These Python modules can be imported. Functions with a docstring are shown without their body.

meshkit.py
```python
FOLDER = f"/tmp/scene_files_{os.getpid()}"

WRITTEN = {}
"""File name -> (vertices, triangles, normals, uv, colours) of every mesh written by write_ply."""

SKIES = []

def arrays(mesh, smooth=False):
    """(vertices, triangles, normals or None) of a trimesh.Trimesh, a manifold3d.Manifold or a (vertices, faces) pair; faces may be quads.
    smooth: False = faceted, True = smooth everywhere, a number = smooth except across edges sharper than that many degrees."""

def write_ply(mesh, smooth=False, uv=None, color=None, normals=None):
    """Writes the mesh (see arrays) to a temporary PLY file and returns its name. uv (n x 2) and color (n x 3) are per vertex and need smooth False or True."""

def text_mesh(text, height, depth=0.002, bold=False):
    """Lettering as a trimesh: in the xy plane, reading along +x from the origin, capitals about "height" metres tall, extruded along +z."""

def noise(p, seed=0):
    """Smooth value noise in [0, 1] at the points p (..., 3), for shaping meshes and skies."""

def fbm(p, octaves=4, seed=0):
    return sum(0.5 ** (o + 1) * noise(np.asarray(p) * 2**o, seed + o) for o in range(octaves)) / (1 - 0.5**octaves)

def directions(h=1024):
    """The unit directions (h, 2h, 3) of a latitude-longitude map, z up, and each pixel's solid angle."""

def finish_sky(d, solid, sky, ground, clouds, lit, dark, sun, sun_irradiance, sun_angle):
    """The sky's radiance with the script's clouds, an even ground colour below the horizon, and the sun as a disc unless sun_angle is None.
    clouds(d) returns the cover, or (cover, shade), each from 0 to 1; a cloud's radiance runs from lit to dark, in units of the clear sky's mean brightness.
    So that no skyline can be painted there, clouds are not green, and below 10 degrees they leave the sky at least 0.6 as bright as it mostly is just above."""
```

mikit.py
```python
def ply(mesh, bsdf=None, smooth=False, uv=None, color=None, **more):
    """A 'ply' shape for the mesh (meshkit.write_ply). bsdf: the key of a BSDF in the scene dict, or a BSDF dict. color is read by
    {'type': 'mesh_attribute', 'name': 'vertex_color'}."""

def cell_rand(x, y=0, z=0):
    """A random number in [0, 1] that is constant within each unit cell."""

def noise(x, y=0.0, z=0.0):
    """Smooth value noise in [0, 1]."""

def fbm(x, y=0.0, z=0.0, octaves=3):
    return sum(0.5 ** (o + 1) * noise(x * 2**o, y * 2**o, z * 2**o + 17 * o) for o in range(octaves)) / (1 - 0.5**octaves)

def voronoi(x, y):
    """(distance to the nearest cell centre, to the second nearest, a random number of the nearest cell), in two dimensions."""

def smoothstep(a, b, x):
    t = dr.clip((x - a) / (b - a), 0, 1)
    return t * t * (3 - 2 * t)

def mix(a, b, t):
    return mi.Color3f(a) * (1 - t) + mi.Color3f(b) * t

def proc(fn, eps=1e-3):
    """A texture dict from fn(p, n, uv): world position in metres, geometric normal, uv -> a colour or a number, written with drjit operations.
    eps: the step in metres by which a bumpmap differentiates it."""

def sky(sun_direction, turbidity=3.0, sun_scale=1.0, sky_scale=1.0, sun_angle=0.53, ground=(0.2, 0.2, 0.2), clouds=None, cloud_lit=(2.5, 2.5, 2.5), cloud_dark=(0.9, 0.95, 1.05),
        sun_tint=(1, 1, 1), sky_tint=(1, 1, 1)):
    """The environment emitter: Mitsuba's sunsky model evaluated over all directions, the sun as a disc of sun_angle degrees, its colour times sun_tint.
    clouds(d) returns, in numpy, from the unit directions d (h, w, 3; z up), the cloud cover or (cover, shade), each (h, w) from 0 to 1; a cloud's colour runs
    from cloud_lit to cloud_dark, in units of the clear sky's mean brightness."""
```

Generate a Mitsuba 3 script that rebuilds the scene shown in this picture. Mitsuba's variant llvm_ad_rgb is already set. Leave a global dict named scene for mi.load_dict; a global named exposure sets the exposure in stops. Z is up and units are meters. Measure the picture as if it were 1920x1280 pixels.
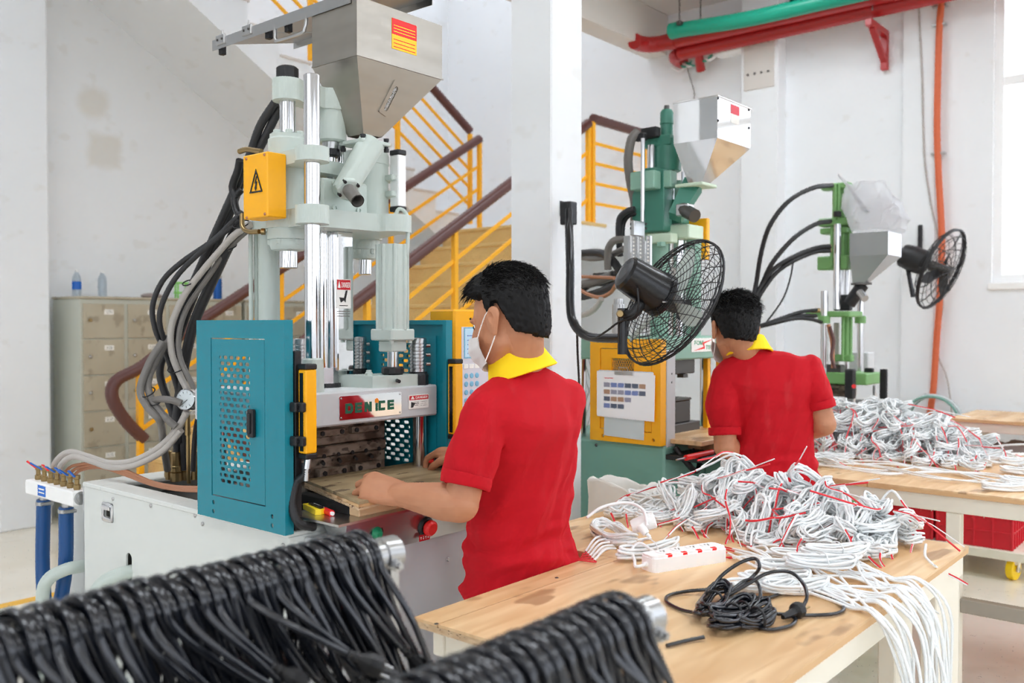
import math, random
import numpy as np
import trimesh
import drjit as dr
import mitsuba as mi
import mikit, meshkit
import manifold3d as m3
from shapely.geometry import Polygon, Point, box as sbox
from shapely.ops import unary_union

# ---------------------------------------------------------------- camera, sky, lamps, exposure
# world: x runs along the tables and machine fronts, y from the tables to the machines, z up
YAW, PITCH, FPX, EYE = math.radians(40.2), math.radians(1.18), 1700.0, 1.47
FW = np.array([math.cos(YAW), math.sin(YAW), 0.0])
RT = np.array([math.sin(YAW), -math.cos(YAW), 0.0])
CF = FW * math.cos(PITCH) + np.array([0, 0, -math.sin(PITCH)])
CU = FW * math.sin(PITCH) + np.array([0, 0, math.cos(PITCH)])
CAM = np.array([0, 0, EYE])
T = mi.ScalarTransform4f
scene, labels = {}, {}
exposure = 1.0
scene['camera'] = {'type': 'thinlens', 'fov': math.degrees(2 * math.atan(960 / FPX)), 'fov_axis': 'x',
                   'aperture_radius': 0.0042, 'focus_distance': 2.55, 'near_clip': 0.05, 'far_clip': 200.0,
                   'to_world': T().look_at(origin=CAM.tolist(), target=(CAM + CF).tolist(), up=[0, 0, 1])}
scene['sky'] = mikit.sky((-0.5, -0.4, 0.75), turbidity=4, sun_scale=0.0, sky_scale=7.5, ground=(0.45, 0.45, 0.43),
                         clouds=lambda d: np.clip(0.82 + 0.5 * (meshkit.fbm(d * 3.0, 4, 5) - 0.5), 0, 1),
                         cloud_lit=(1.46, 1.5, 1.6), cloud_dark=(1.06, 1.13, 1.24))
LAMP = 5.8          # radiance of the ceiling light panels

# ---------------------------------------------------------------- helpers
def at(px, py, X=None, Y=None, Z=None, D=None):
    """The point of the plane x=X, y=Y, z=Z (or at depth D) that a spot of the 1920x1280 photograph shows."""
    w = CF + RT * ((px - 960) / FPX) + CU * ((640 - py) / FPX)
    if X is not None: t = X / w[0]
    elif Y is not None: t = Y / w[1]
    elif Z is not None: t = (Z - EYE) / w[2]
    else: t = D
    return CAM + w * t

def lin(c):
    c = np.array(c, float) / 255.0
    return np.where(c < 0.04045, c / 12.92, ((c + 0.055) / 1.055) ** 2.4).tolist()

def mat(name, rgb, rough=0.5, metal=0.0, spec=0.5, coat=0.0, sheen=0.0, tex=None, roughtex=None, bump=None, bscale=0.001):
    d = {'type': 'principled', 'base_color': tex if tex else {'type': 'rgb', 'value': lin(rgb)},
         'roughness': roughtex if roughtex else rough, 'metallic': metal, 'specular': spec}
    if coat: d['clearcoat'] = coat; d['clearcoat_gloss'] = 0.9
    if sheen: d['sheen'] = sheen
    if bump: d = {'type': 'bumpmap', 'arbitrary': bump, 'scale': bscale, 'bsdf': d}
    scene['m_' + name] = {'type': 'twosided', 'bsdf': d}
    return 'm_' + name

def uniq(k):
    if k not in scene and k not in labels: return k
    i = 1
    while f'{k}_{i:03d}' in scene or f'{k}_{i:03d}' in labels: i += 1
    return f'{k}_{i:03d}'

def thing(name, label, cat, group=None, kind=None):
    k = uniq(name)
    labels[k] = {'label': label, 'category': cat}
    if group: labels[k]['group'] = group
    if kind: labels[k]['kind'] = kind
    return k

def cat(ms):
    ms = [m for m in ms if m is not None]
    if len(ms) == 1: return ms[0]
    off, V, Fs = 0, [], []
    for m in ms:
        V.append(np.asarray(m.vertices)); Fs.append(np.asarray(m.faces) + off); off += len(V[-1])
    return trimesh.Trimesh(np.vstack(V), np.vstack(Fs), process=False)

def add(name, mesh, m, parent=None, smooth=False, label=None, tw=None, **kw):
    if isinstance(mesh, list): mesh = cat(mesh)
    k = uniq((parent + '__' if parent else '') + name)
    scene[k] = mikit.ply(mesh, m, smooth=smooth, **kw)
    if tw is not None: scene[k]['to_world'] = tw
    if label: labels[k] = {'label': label}
    return k

def one(name, mesh, m, label, cat_, group=None, kind=None, smooth=False, **kw):
    k = add(name, mesh, m, None, smooth, **kw)
    labels[k] = {'label': label, 'category': cat_}
    if group: labels[k]['group'] = group
    if kind: labels[k]['kind'] = kind
    return k

def struct(name, mesh, m, parent=None, smooth=False, **kw):
    k = add(name, mesh, m, parent, smooth, **kw)
    if not parent: labels[k] = {'kind': 'structure'}
    return k

V3 = lambda *a: np.array(a, float)
def nrm(v):
    v = np.asarray(v, float); return v / (np.linalg.norm(v) + 1e-12)
EX, EY, EZ = V3(1, 0, 0), V3(0, 1, 0), V3(0, 0, 1)

def box(lo, hi, ch=0.0):
    """An upright box between two corners, edges chamfered by ch."""
    lo, hi = np.minimum(lo, hi).astype(float), np.maximum(lo, hi).astype(float)
    c, h = (lo + hi) / 2, (hi - lo) / 2
    ch = min(ch, 0.45 * h.min())
    if ch <= 0:
        return trimesh.creation.box(extents=hi - lo, transform=trimesh.transformations.translation_matrix(c))
    p = []
    for s in np.ndindex(2, 2, 2):
        s = np.array(s) * 2 - 1
        for k in range(3):
            q = h.copy() - ch; q[k] = h[k]; p.append(s * q)
    m = trimesh.convex.convex_hull(np.array(p))
    return trimesh.Trimesh(m.vertices + c, m.faces, process=False)

def frame(ex, ey, ez, o=(0, 0, 0)):
    M = np.eye(4); M[:3, 0], M[:3, 1], M[:3, 2], M[:3, 3] = ex, ey, ez, o
    return M

def moved(m, M):
    v = np.asarray(m.vertices) @ M[:3, :3].T + M[:3, 3]
    f = np.asarray(m.faces)
    if np.linalg.det(M[:3, :3]) < 0: f = f[:, ::-1]
    return trimesh.Trimesh(v, f, process=False)

def obox(c, s, ex=EX, ey=EY, ch=0.0):
    """A turned box: centre, size, its own x and y axes."""
    ex = nrm(ex); ez = nrm(np.cross(ex, ey)); ey = np.cross(ez, ex)
    s = np.array(s, float) / 2
    return moved(box(-s, s, ch), frame(ex, ey, ez, c))

def bar(p0, p1, w, h, ch=0.0, up=EZ):
    """A rectangular bar from p0 to p1, w wide and h high."""
    p0, p1 = np.array(p0, float), np.array(p1, float)
    d = nrm(p1 - p0)
    side = np.cross(up, d)
    if np.linalg.norm(side) < 1e-6: side = np.cross(EX, d)
    return obox((p0 + p1) / 2, (np.linalg.norm(p1 - p0), w, h), d, nrm(side), ch)

def perp(d):
    a = np.cross(d, EZ if abs(d[2]) < 0.9 else EX)
    a = nrm(a); return a, np.cross(d, a)

def lathe(prof, o=(0, 0, 0), ax=EZ, n=24, cap=True):
    """A turned solid: prof lists (radius, height along ax)."""
    prof = np.array(prof, float); ax = nrm(ax); a, b = perp(ax)
    ang = np.arange(n) * 2 * np.pi / n
    ring = np.cos(ang)[:, None] * a + np.sin(ang)[:, None] * b
    V = [np.array(o) + r * ring + z * ax for r, z in prof]
    k = len(prof); F = []
    i = np.arange(n); j = (i + 1) % n
    for q in range(k - 1):
        A, B = q * n, (q + 1) * n
        F += [np.stack([A + i, A + j, B + j], 1), np.stack([A + i, B + j, B + i], 1)]
    V = np.vstack(V)
    if cap:
        base = len(V); e0, e1 = np.array(o) + prof[0, 1] * ax, np.array(o) + prof[-1, 1] * ax
        V = np.vstack([V, V[:n], [e0], V[(k - 1) * n:k * n], [e1]])
        F += [np.stack([base + j, base + i, np.full(n, base + n)], 1), np.stack([base + n + 1 + i, base + n + 1 + j, np.full(n, base + 2 * n + 1)], 1)]
    F = np.vstack(F)
    m = trimesh.Trimesh(V, F, process=False)
    if m.volume < 0: m = trimesh.Trimesh(V, F[:, ::-1], process=False)
    return m

def cyl(p0, p1, r, r1=None, n=20, ch=0.0):
    p0, p1 = np.array(p0, float), np.array(p1, float)
    L = np.linalg.norm(p1 - p0); r1 = r if r1 is None else r1
    pr = [(r, 0), (r1, L)] if ch <= 0 else [(r - ch, 0), (r, ch), (r1, L - ch), (r1 - ch, L)]
    return lathe(pr, p0, p1 - p0, n)

def spline(pts, n=8, closed=False):
    """A Catmull-Rom curve through the points, n pieces a span."""
    p = np.array(pts, float); k = len(p)
    if closed: q = np.vstack([p[-1], p, p[0], p[1]])
    else: q = np.vstack([2 * p[0] - p[1], p, 2 * p[-1] - p[-2]])
    out = []
    t = np.linspace(0, 1, n, endpoint=False)[:, None]
    for i in range(k if closed else k - 1):
        a, b, c, d = q[i:i + 4]
        out.append(0.5 * (2 * b + (c - a) * t + (2 * a - 5 * b + 4 * c - d) * t ** 2 + (3 * b - a - 3 * c + d) * t ** 3))
    if not closed: out.append(p[-1:])
    return np.vstack(out)

def tube(path, r, n=8, closed=False, cap=True, flat=1.0, up=None):
    """A round (or, with flat, an oval) tube along a path; r may run along it."""
    p = np.array(path, float); k = len(p)
    r = np.broadcast_to(r, (k,)).astype(float)
    t = (np.roll(p, -1, 0) - np.roll(p, 1, 0)) if closed else np.gradient(p, axis=0)
    t /= np.linalg.norm(t, axis=1, keepdims=True) + 1e-12
    a = perp(t[0])[0] if up is None else nrm(np.asarray(up) - np.dot(up, t[0]) * t[0])
    A = np.empty_like(p)
    for i in range(k):
        a = a - np.dot(a, t[i]) * t[i]; a /= np.linalg.norm(a) + 1e-12; A[i] = a
    B = np.cross(t, A)
    ang = np.arange(n) * 2 * np.pi / n
    V = (p[:, None] + r[:, None, None] * (np.cos(ang)[None, :, None] * A[:, None] + flat * np.sin(ang)[None, :, None] * B[:, None])).reshape(-1, 3)
    i, j = np.meshgrid(np.arange(k if closed else k - 1), np.arange(n), indexing='ij')
    i, j = i.ravel(), j.ravel(); i2 = (i + 1) % k; j2 = (j + 1) % n
    F = np.vstack([np.stack([i * n + j, i * n + j2, i2 * n + j2], 1), np.stack([i * n + j, i2 * n + j2, i2 * n + j], 1)])
    if cap and not closed:
        b = len(V); q = np.arange(n)
        V = np.vstack([V, V[:n], V[-n:]])
        f0 = np.stack([np.full(n - 2, b), b + q[2:], b + q[1:-1]], 1); f1 = np.stack([np.full(n - 2, b + n), b + n + q[1:-1], b + n + q[2:]], 1)
        F = np.vstack([F, f0, f1])
    return trimesh.Trimesh(V, F, process=False)

def prism(poly, o, ex, ey, depth):
    """A flat outline (points or a shapely polygon in the plane o, ex, ey) given thickness along ex x ey."""
    if not hasattr(poly, 'geom_type'): poly = Polygon(poly)
    ex, ey = nrm(ex), nrm(ey); ez = np.cross(ex, ey)
    gs = getattr(poly, 'geoms', [poly])
    return cat([moved(trimesh.creation.extrude_polygon(g, abs(depth), engine='earcut'), frame(ex, ey, ez, np.array(o) + (ez * depth if depth < 0 else 0))) for g in gs])

def rrect(x0, y0, x1, y1, r, n=4):
    return sbox(x0 + r, y0 + r, x1 - r, y1 - r).buffer(r, quad_segs=n)

def letters(text, h, o, ex, ey, depth=0.0012, bold=True, width=None):
    m = meshkit.text_mesh(text, h, depth, bold)
    if width:
        e = m.bounds[1, 0] - m.bounds[0, 0]; m.apply_scale([width / e, 1, 1])
    ex, ey = nrm(ex), nrm(ey)
    return moved(m, frame(ex, ey, np.cross(ex, ey), o))

def ball(c, r, sub=2):
    m = trimesh.creation.icosphere(subdivisions=sub, radius=1.0)
    return trimesh.Trimesh(m.vertices * np.array(r) + np.array(c), m.faces, process=False)

def rotz(a):
    c, s = math.cos(a), math.sin(a)
    M = np.eye(4); M[:2, :2] = [[c, -s], [s, c]]; return M

def screws(pts, nrm_, r, m, parent, name='screw', h=0.004):
    """Alike screw heads, each an entry of its own."""
    for p in pts:
        p = np.array(p, float)
        add(name, lathe([(r, 0), (r, h * 0.5), (r * 0.6, h)], p, nrm_, 8), m, parent, True)

rng = np.random.default_rng(7)

# ---------------------------------------------------------------- materials
def f_floor(p, n, uv):
    a = mikit.fbm(p.x * 0.9, p.y * 0.9, 3.0, 4); b = mikit.fbm(p.x * 6, p.y * 6, 1.0, 3); c = mikit.noise(p.x * 90, p.y * 90, 0)
    col = mikit.mix(lin((212, 204, 188)), lin((229, 224, 214)), mikit.smoothstep(0.3, 0.7, a))
    col = mikit.mix(col, mi.Color3f(lin((182, 168, 144))), 0.25 * mikit.smoothstep(0.55, 0.85, b))
    return mikit.mix(col, mi.Color3f(lin((70, 62, 52))), 0.7 * mikit.smoothstep(0.955, 0.975, c))
def f_wall(p, n, uv):
    a = mikit.fbm(p.x * 1.3, p.y * 1.3, p.z * 1.3, 4); b = mikit.fbm(p.x * 9, p.y * 9, p.z * 9, 3)
    col = mikit.mix(lin((227, 230, 233)), lin((233, 235, 237)), a)
    # filler marks on the plaster and scuffs low on the wall
    col = mikit.mix(col, mi.Color3f(lin((205, 200, 190))), 0.22 * mikit.smoothstep(0.66, 0.82, b))
    s1 = dr.sqrt(dr.square(p.x - 3.33) + dr.square(p.z - 3.19)) + 0.06 * b
    s2 = dr.maximum(dr.abs(p.x - 3.42), dr.abs(p.z - 2.83)) + 0.06 * b
    st = dr.select(p.y > 6.9, dr.maximum(1 - mikit.smoothstep(0.11, 0.2, s1), 1 - mikit.smoothstep(0.12, 0.2, s2)), 0)
    return mikit.mix(col, mi.Color3f(lin((208, 202, 190))), 0.55 * st)
def f_wood(p, n, uv):
    # birch-like plywood: stretched grain along x, darker flecks
    w = mikit.fbm(p.x * 2.2, p.y * 9, p.z * 9, 4)
    g = mikit.noise(p.x * 8 + w * 3, p.y * 70 + w * 10, p.z * 40)
    k = mikit.fbm(p.x * 7, p.y * 16, 4.0, 3)
    col = mikit.mix(lin((229, 198, 156)), lin((203, 163, 117)), mikit.smoothstep(0.35, 0.72, w))
    col = mikit.mix(col, mi.Color3f(lin((188, 140, 86))), 0.5 * g)
    col = mikit.mix(col, mi.Color3f(lin((120, 78, 44))), 0.55 * mikit.smoothstep(0.64, 0.76, k))
    return col
def f_chip(p, n, uv):
    a = mikit.noise(p.x * 90, p.y * 90, p.z * 240); b = mikit.noise(p.x * 160, p.y * 160, p.z * 300)
    col = mikit.mix(lin((216, 190, 156)), lin((176, 142, 104)), a)
    return mikit.mix(col, mi.Color3f(lin((92, 62, 40))), mikit.smoothstep(0.72, 0.8, b))
def f_oldply(p, n, uv):
    w = mikit.fbm(p.x * 4, p.y * 14, 2.0, 4); k = mikit.fbm(p.x * 14, p.y * 26, 1.0, 3)
    col = mikit.mix(lin((158, 138, 106)), lin((112, 94, 66)), mikit.smoothstep(0.3, 0.7, w))
    return mikit.mix(col, mi.Color3f(lin((62, 46, 32))), 0.7 * mikit.smoothstep(0.66, 0.76, k))
def f_rustmold(p, n, uv):
    w = mikit.fbm(p.x * 22, p.y * 22, p.z * 30, 4); k = mikit.fbm(p.x * 60, p.y * 60, p.z * 70, 2)
    col = mikit.mix(lin((150, 136, 122)), lin((84, 66, 52)), mikit.smoothstep(0.35, 0.7, w))
    return mikit.mix(col, mi.Color3f(lin((40, 30, 26))), 0.7 * mikit.smoothstep(0.62, 0.75, k))
def f_steel(p, n, uv):
    w = mikit.fbm(p.x * 3, p.y * 3, p.z * 26, 3); k = mikit.fbm(p.x * 9, p.y * 9, p.z * 9, 4)
    return mikit.mix(lin((186, 181, 173)), lin((158, 151, 141)), 0.6 * w + 0.4 * k)
def f_steelr(p, n, uv):
    return 0.24 + 0.16 * mikit.fbm(p.x * 14, p.y * 14, p.z * 40, 3)
def f_shirt(p, n, uv):
    # red pique cotton with a few chalky dust rubs on the back
    a = mikit.fbm(p.x * 12, p.y * 12, p.z * 6, 4); t = mikit.noise(p.x * 700, p.y * 700, p.z * 700)
    k = mikit.fbm(p.x * 24 + 3, p.y * 24, p.z * 5, 4)
    col = mikit.mix(lin((182, 13, 27)), lin((192, 18, 34)), a)
    col = mikit.mix(col, mi.Color3f(lin((170, 10, 22))), 0.25 * t)
    return mikit.mix(col, mi.Color3f(lin((226, 130, 130))), 0.09 * mikit.smoothstep(0.6, 0.9, k))
def f_fold(p, n, uv):
    return mikit.fbm(p.x * 9, p.y * 9, p.z * 26, 3)
def f_skin(p, n, uv):
    a = mikit.fbm(p.x * 30, p.y * 30, p.z * 30, 3)
    return mikit.mix(lin((194, 138, 105)), lin((178, 118, 86)), a)
def f_locker(p, n, uv):
    a = mikit.fbm(p.x * 5, p.y * 5, p.z * 5, 4); k = mikit.fbm(p.x * 20, p.y * 20, p.z * 12, 3)
    col = mikit.mix(lin((184, 176, 156)), lin((168, 158, 136)), a)
    return mikit.mix(col, mi.Color3f(lin((122, 108, 86))), 0.45 * mikit.smoothstep(0.6, 0.78, k))
def f_step(p, n, uv):
    a = mikit.noise(p.x * 160, p.y * 160, p.z * 160); b = mikit.fbm(p.x * 4, p.y * 4, p.z * 4, 3)
    return mikit.mix(mikit.mix(lin((226, 196, 136)), lin((206, 172, 110)), b), mi.Color3f(lin((150, 120, 76))), 0.35 * mikit.smoothstep(0.6, 0.8, a))

P = mikit.proc
mat('floor', 0, 0.19, spec=0.55, tex=P(f_floor))
mat('wall', 0, 0.75, tex=P(f_wall))
mat('ceiling', (214, 210, 204), 0.85)
mat('beam', (208, 202, 196), 0.8)
mat('wood', 0, 0.38, tex=P(f_wood))
mat('stretcher', (156, 148, 134), 0.6)
mat('edge', (206, 166, 120), 0.55)
mat('chip', 0, 0.7, tex=P(f_chip))
mat('oldply', 0, 0.6, tex=P(f_oldply))
mat('mold', 0, 0.45, metal=0.35, tex=P(f_rustmold))
mat('steel', 0, 0.3, metal=1.0, tex=P(f_steel), roughtex=P(f_steelr))
mat('shirt', 0, 0.85, spec=0.25, sheen=0.3, tex=P(f_shirt))
mat('skin', 0, 0.5, spec=0.4, tex=P(f_skin))
mat('locker', 0, 0.55, tex=P(f_locker))
mat('step', 0, 0.6, tex=P(f_step))
mat('paintbox', (226, 220, 204), 0.55)       # painted table frames
mat('chrome', (222, 222, 224), 0.09, metal=1.0)
mat('satin', (190, 190, 190), 0.28, metal=1.0)
mat('mirror', (228, 228, 228), 0.05, metal=1.0)
mat('darksteel', (92, 90, 88), 0.4, metal=0.8)
mat('lockerside', (184, 186, 174), 0.5)
mat('brass', (166, 142, 100), 0.34, metal=1.0)
mat('copper', (186, 128, 96), 0.35, metal=0.5)
mat('teal', (14, 124, 140), 0.34, spec=0.5)
mat('tealdark', (8, 104, 118), 0.45)
mat('pale', (186, 196, 189), 0.36)           # pale grey-green machine enamel
mat('palebase', (208, 211, 207), 0.42)
mat('platen', (196, 198, 199), 0.42)
mat('yellow', (244, 172, 10), 0.42)
mat('railyellow', (246, 176, 16), 0.45)
mat('darkyellow', (222, 158, 24), 0.45)
mat('brown', (92, 56, 52), 0.38)
mat('black', (24, 24, 26), 0.45)
mat('blackgloss', (16, 17, 20), 0.25)
mat('blackmatt', (18, 18, 18), 0.8)
mat('cord', (14, 18, 26), 0.19, spec=0.8)
mat('hosegrey', (112, 108, 104), 0.4)
mat('hosedark', (44, 44, 46), 0.5)
mat('hoseclear', (176, 170, 164), 0.3)
mat('bluehose', (18, 72, 128), 0.38)
mat('white', (238, 238, 236), 0.5)
mat('whitegloss', (242, 242, 242), 0.25)
mat('paper', (244, 244, 246), 0.6)
mat('cable', (233, 236, 236), 0.36)
mat('redwire', (220, 44, 54), 0.45)
mat('red', (196, 22, 34), 0.4)
mat('redbright', (230, 30, 30), 0.35)
mat('redpipe', (168, 34, 34), 0.32)
mat('orange', (206, 98, 58), 0.5)
mat('greenpipe', (20, 150, 122), 0.35)
mat('greenmach', (62, 124, 106), 0.36)
mat('greenlight', (132, 172, 154), 0.42)
mat('greenbase', (118, 166, 152), 0.5)
mat('greencream', (196, 214, 190), 0.45)
mat('limegreen', (116, 164, 100), 0.42)
mat('collar', (250, 214, 12), 0.8)
mat('hair', (12, 10, 10), 0.55, spec=0.25)
mat('jeans', (92, 120, 160), 0.85)
mat('mask', (214, 208, 206), 0.85)
mat('maskstring', (236, 234, 232), 0.8)
mat('shoe', (40, 40, 44), 0.6)
mat('screen', (190, 222, 240), 0.2)
mat('keypad', (208, 206, 214), 0.4)
mat('keyblue', (120, 176, 204), 0.4)
mat('green', (20, 140, 96), 0.35)
mat('logo', (14, 88, 62), 0.5)
mat('logoorange', (238, 140, 30), 0.5)
mat('signwhite', (238, 236, 230), 0.4)
mat('signyellow', (248, 196, 30), 0.4)
mat('crate', (200, 22, 40), 0.42)
mat('sack', (222, 220, 214), 0.75)
mat('greysack', (150, 138, 134), 0.75)
mat('caster', (246, 206, 20), 0.4)
mat('thermos', (20, 84, 160), 0.3, metal=0.4)
mat('bluelabel', (24, 96, 190), 0.4)
mat('greenplastic', (130, 206, 96), 0.4)
mat('knifeyellow', (244, 214, 40), 0.4)
mat('linepaint', (230, 178, 70), 0.6)
mat('photo_a', (150, 150, 170), 0.4); mat('photo_b', (176, 140, 116), 0.4); mat('photo_c', (90, 100, 120), 0.4); mat('photo_d', (120, 136, 190), 0.4)
mat('frosted', (200, 208, 210), 0.4)
scene['m_glass'] = {'type': 'thindielectric', 'int_ior': 1.5}
scene['m_film'] = {'type': 'principledthin', 'base_color': {'type': 'rgb', 'value': lin((240, 240, 242))}, 'roughness': 0.3, 'spec_trans': 0.55, 'diff_trans': 1.0, 'eta': 1.4}
scene['m_bottle'] = {'type': 'principledthin', 'base_color': {'type': 'rgb', 'value': lin((225, 232, 238))}, 'roughness': 0.12, 'spec_trans': 0.72, 'diff_trans': 0.8, 'eta': 1.45}
scene['m_lamp'] = {'type': 'diffuse', 'reflectance': {'type': 'rgb', 'value': 0.8}}

# ---------------------------------------------------------------- the hall
XW, YW, ZC = 7.3, 7.1, 4.28          # wall beside the window, stair wall, hall ceiling
YB = 4.4                              # front of the stairwell
XL, YR, ZS = -4.5, -5.5, 7.2          # left wall, rear wall, stairwell roof
struct('floor', box((XL - .2, YR - .2, -0.12), (XW + .2, YW + .2, 0)), 'm_floor')
struct('floor_marking', box((-3.0, 5.0, 0), (2.7, 5.08, 0.002)), 'm_linepaint')

def wall_x(x0, x1, ya, yb, z1, holes):
    poly = sbox(ya, 0, yb, z1)
    for h in holes: poly = poly.difference(sbox(*h))
    return prism(poly, (x0, 0, 0), EY, EZ, x1 - x0)
def wall_y(y0, y1, xa, xb, z1, holes):
    poly = sbox(xa, 0, xb, z1)
    for h in holes: poly = poly.difference(sbox(*h))
    return prism(poly, (0, y1, 0), EX, EZ, y1 - y0)
# window openings: (along, bottom, along, top)
WR = [(-1.6, 1.76, 1.60, 4.05), (-4.9, 1.76, -2.2, 4.05)]
struct('wall_right', wall_x(XW, XW + .2, YR, YW + .2, ZS, WR + [(4.9, 5.0, 6.9, 6.9)]), 'm_wall')
struct('wall_back', wall_y(YW, YW + .2, XL, XW, ZS, [(1.2, 5.1, 6.6, 6.9)]), 'm_wall')
WL = [(-4.5, 1.0, -2.2, 3.9), (-1.6, 1.0, 0.8, 3.9), (1.6, 1.0, 4.0, 3.9)]
struct('wall_left', wall_x(XL - .2, XL, YR, YW + .2, ZS, WL), 'm_wall')
WB = [(-3.6, 0.9, -0.9, 3.9), (-0.3, 0.9, 2.6, 3.9), (3.2, 0.9, 6.2, 3.9)]
struct('wall_rear', wall_y(YR - .2, YR, XL, XW, ZS, WB), 'm_wall')
struct('ceiling', box((XL, YR, ZC), (XW, YB + .2, ZC + .2)), 'm_ceiling')
struct('ceiling_stairwell', box((XL, YB, ZS), (XW, YW, ZS + .2)), 'm_ceiling')
struct('beam', box((XL, YB - .1, 3.92), (XW, YB + .12, ZC), .006), 'm_beam')
struct('wall_above_beam', box((XL, YB + .02, ZC), (XW, YB + .12, ZS)), 'm_wall')
# pillars
struct('pillar', box((2.73, 2.112, 0), (2.93, 2.315, ZC), .006), 'm_wall')
struct('pillar', box((2.50, 6.80, 0), (2.86, YW, ZS), .01), 'm_wall')
pl = struct('pillar', box((7.14, 3.17, 0), (XW, 3.50, ZC), .006), 'm_wall')
add('cover_plate', box((7.13, 3.2, 3.42), (7.14, 3.47, 3.95), .002), 'm_beam', pl)
for zz in (3.55, 3.8):
    for yy in (3.25, 3.31, 3.37, 3.43):
        add('bolt', lathe([(.010, 0), (.010, .008), (.006, .012)], (7.13, yy, zz), -EX, 6), 'm_darksteel', pl)
struct('pillar', box((7.26, 1.98, 0), (XW, 2.22, ZC), .004), 'm_wall')

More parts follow.
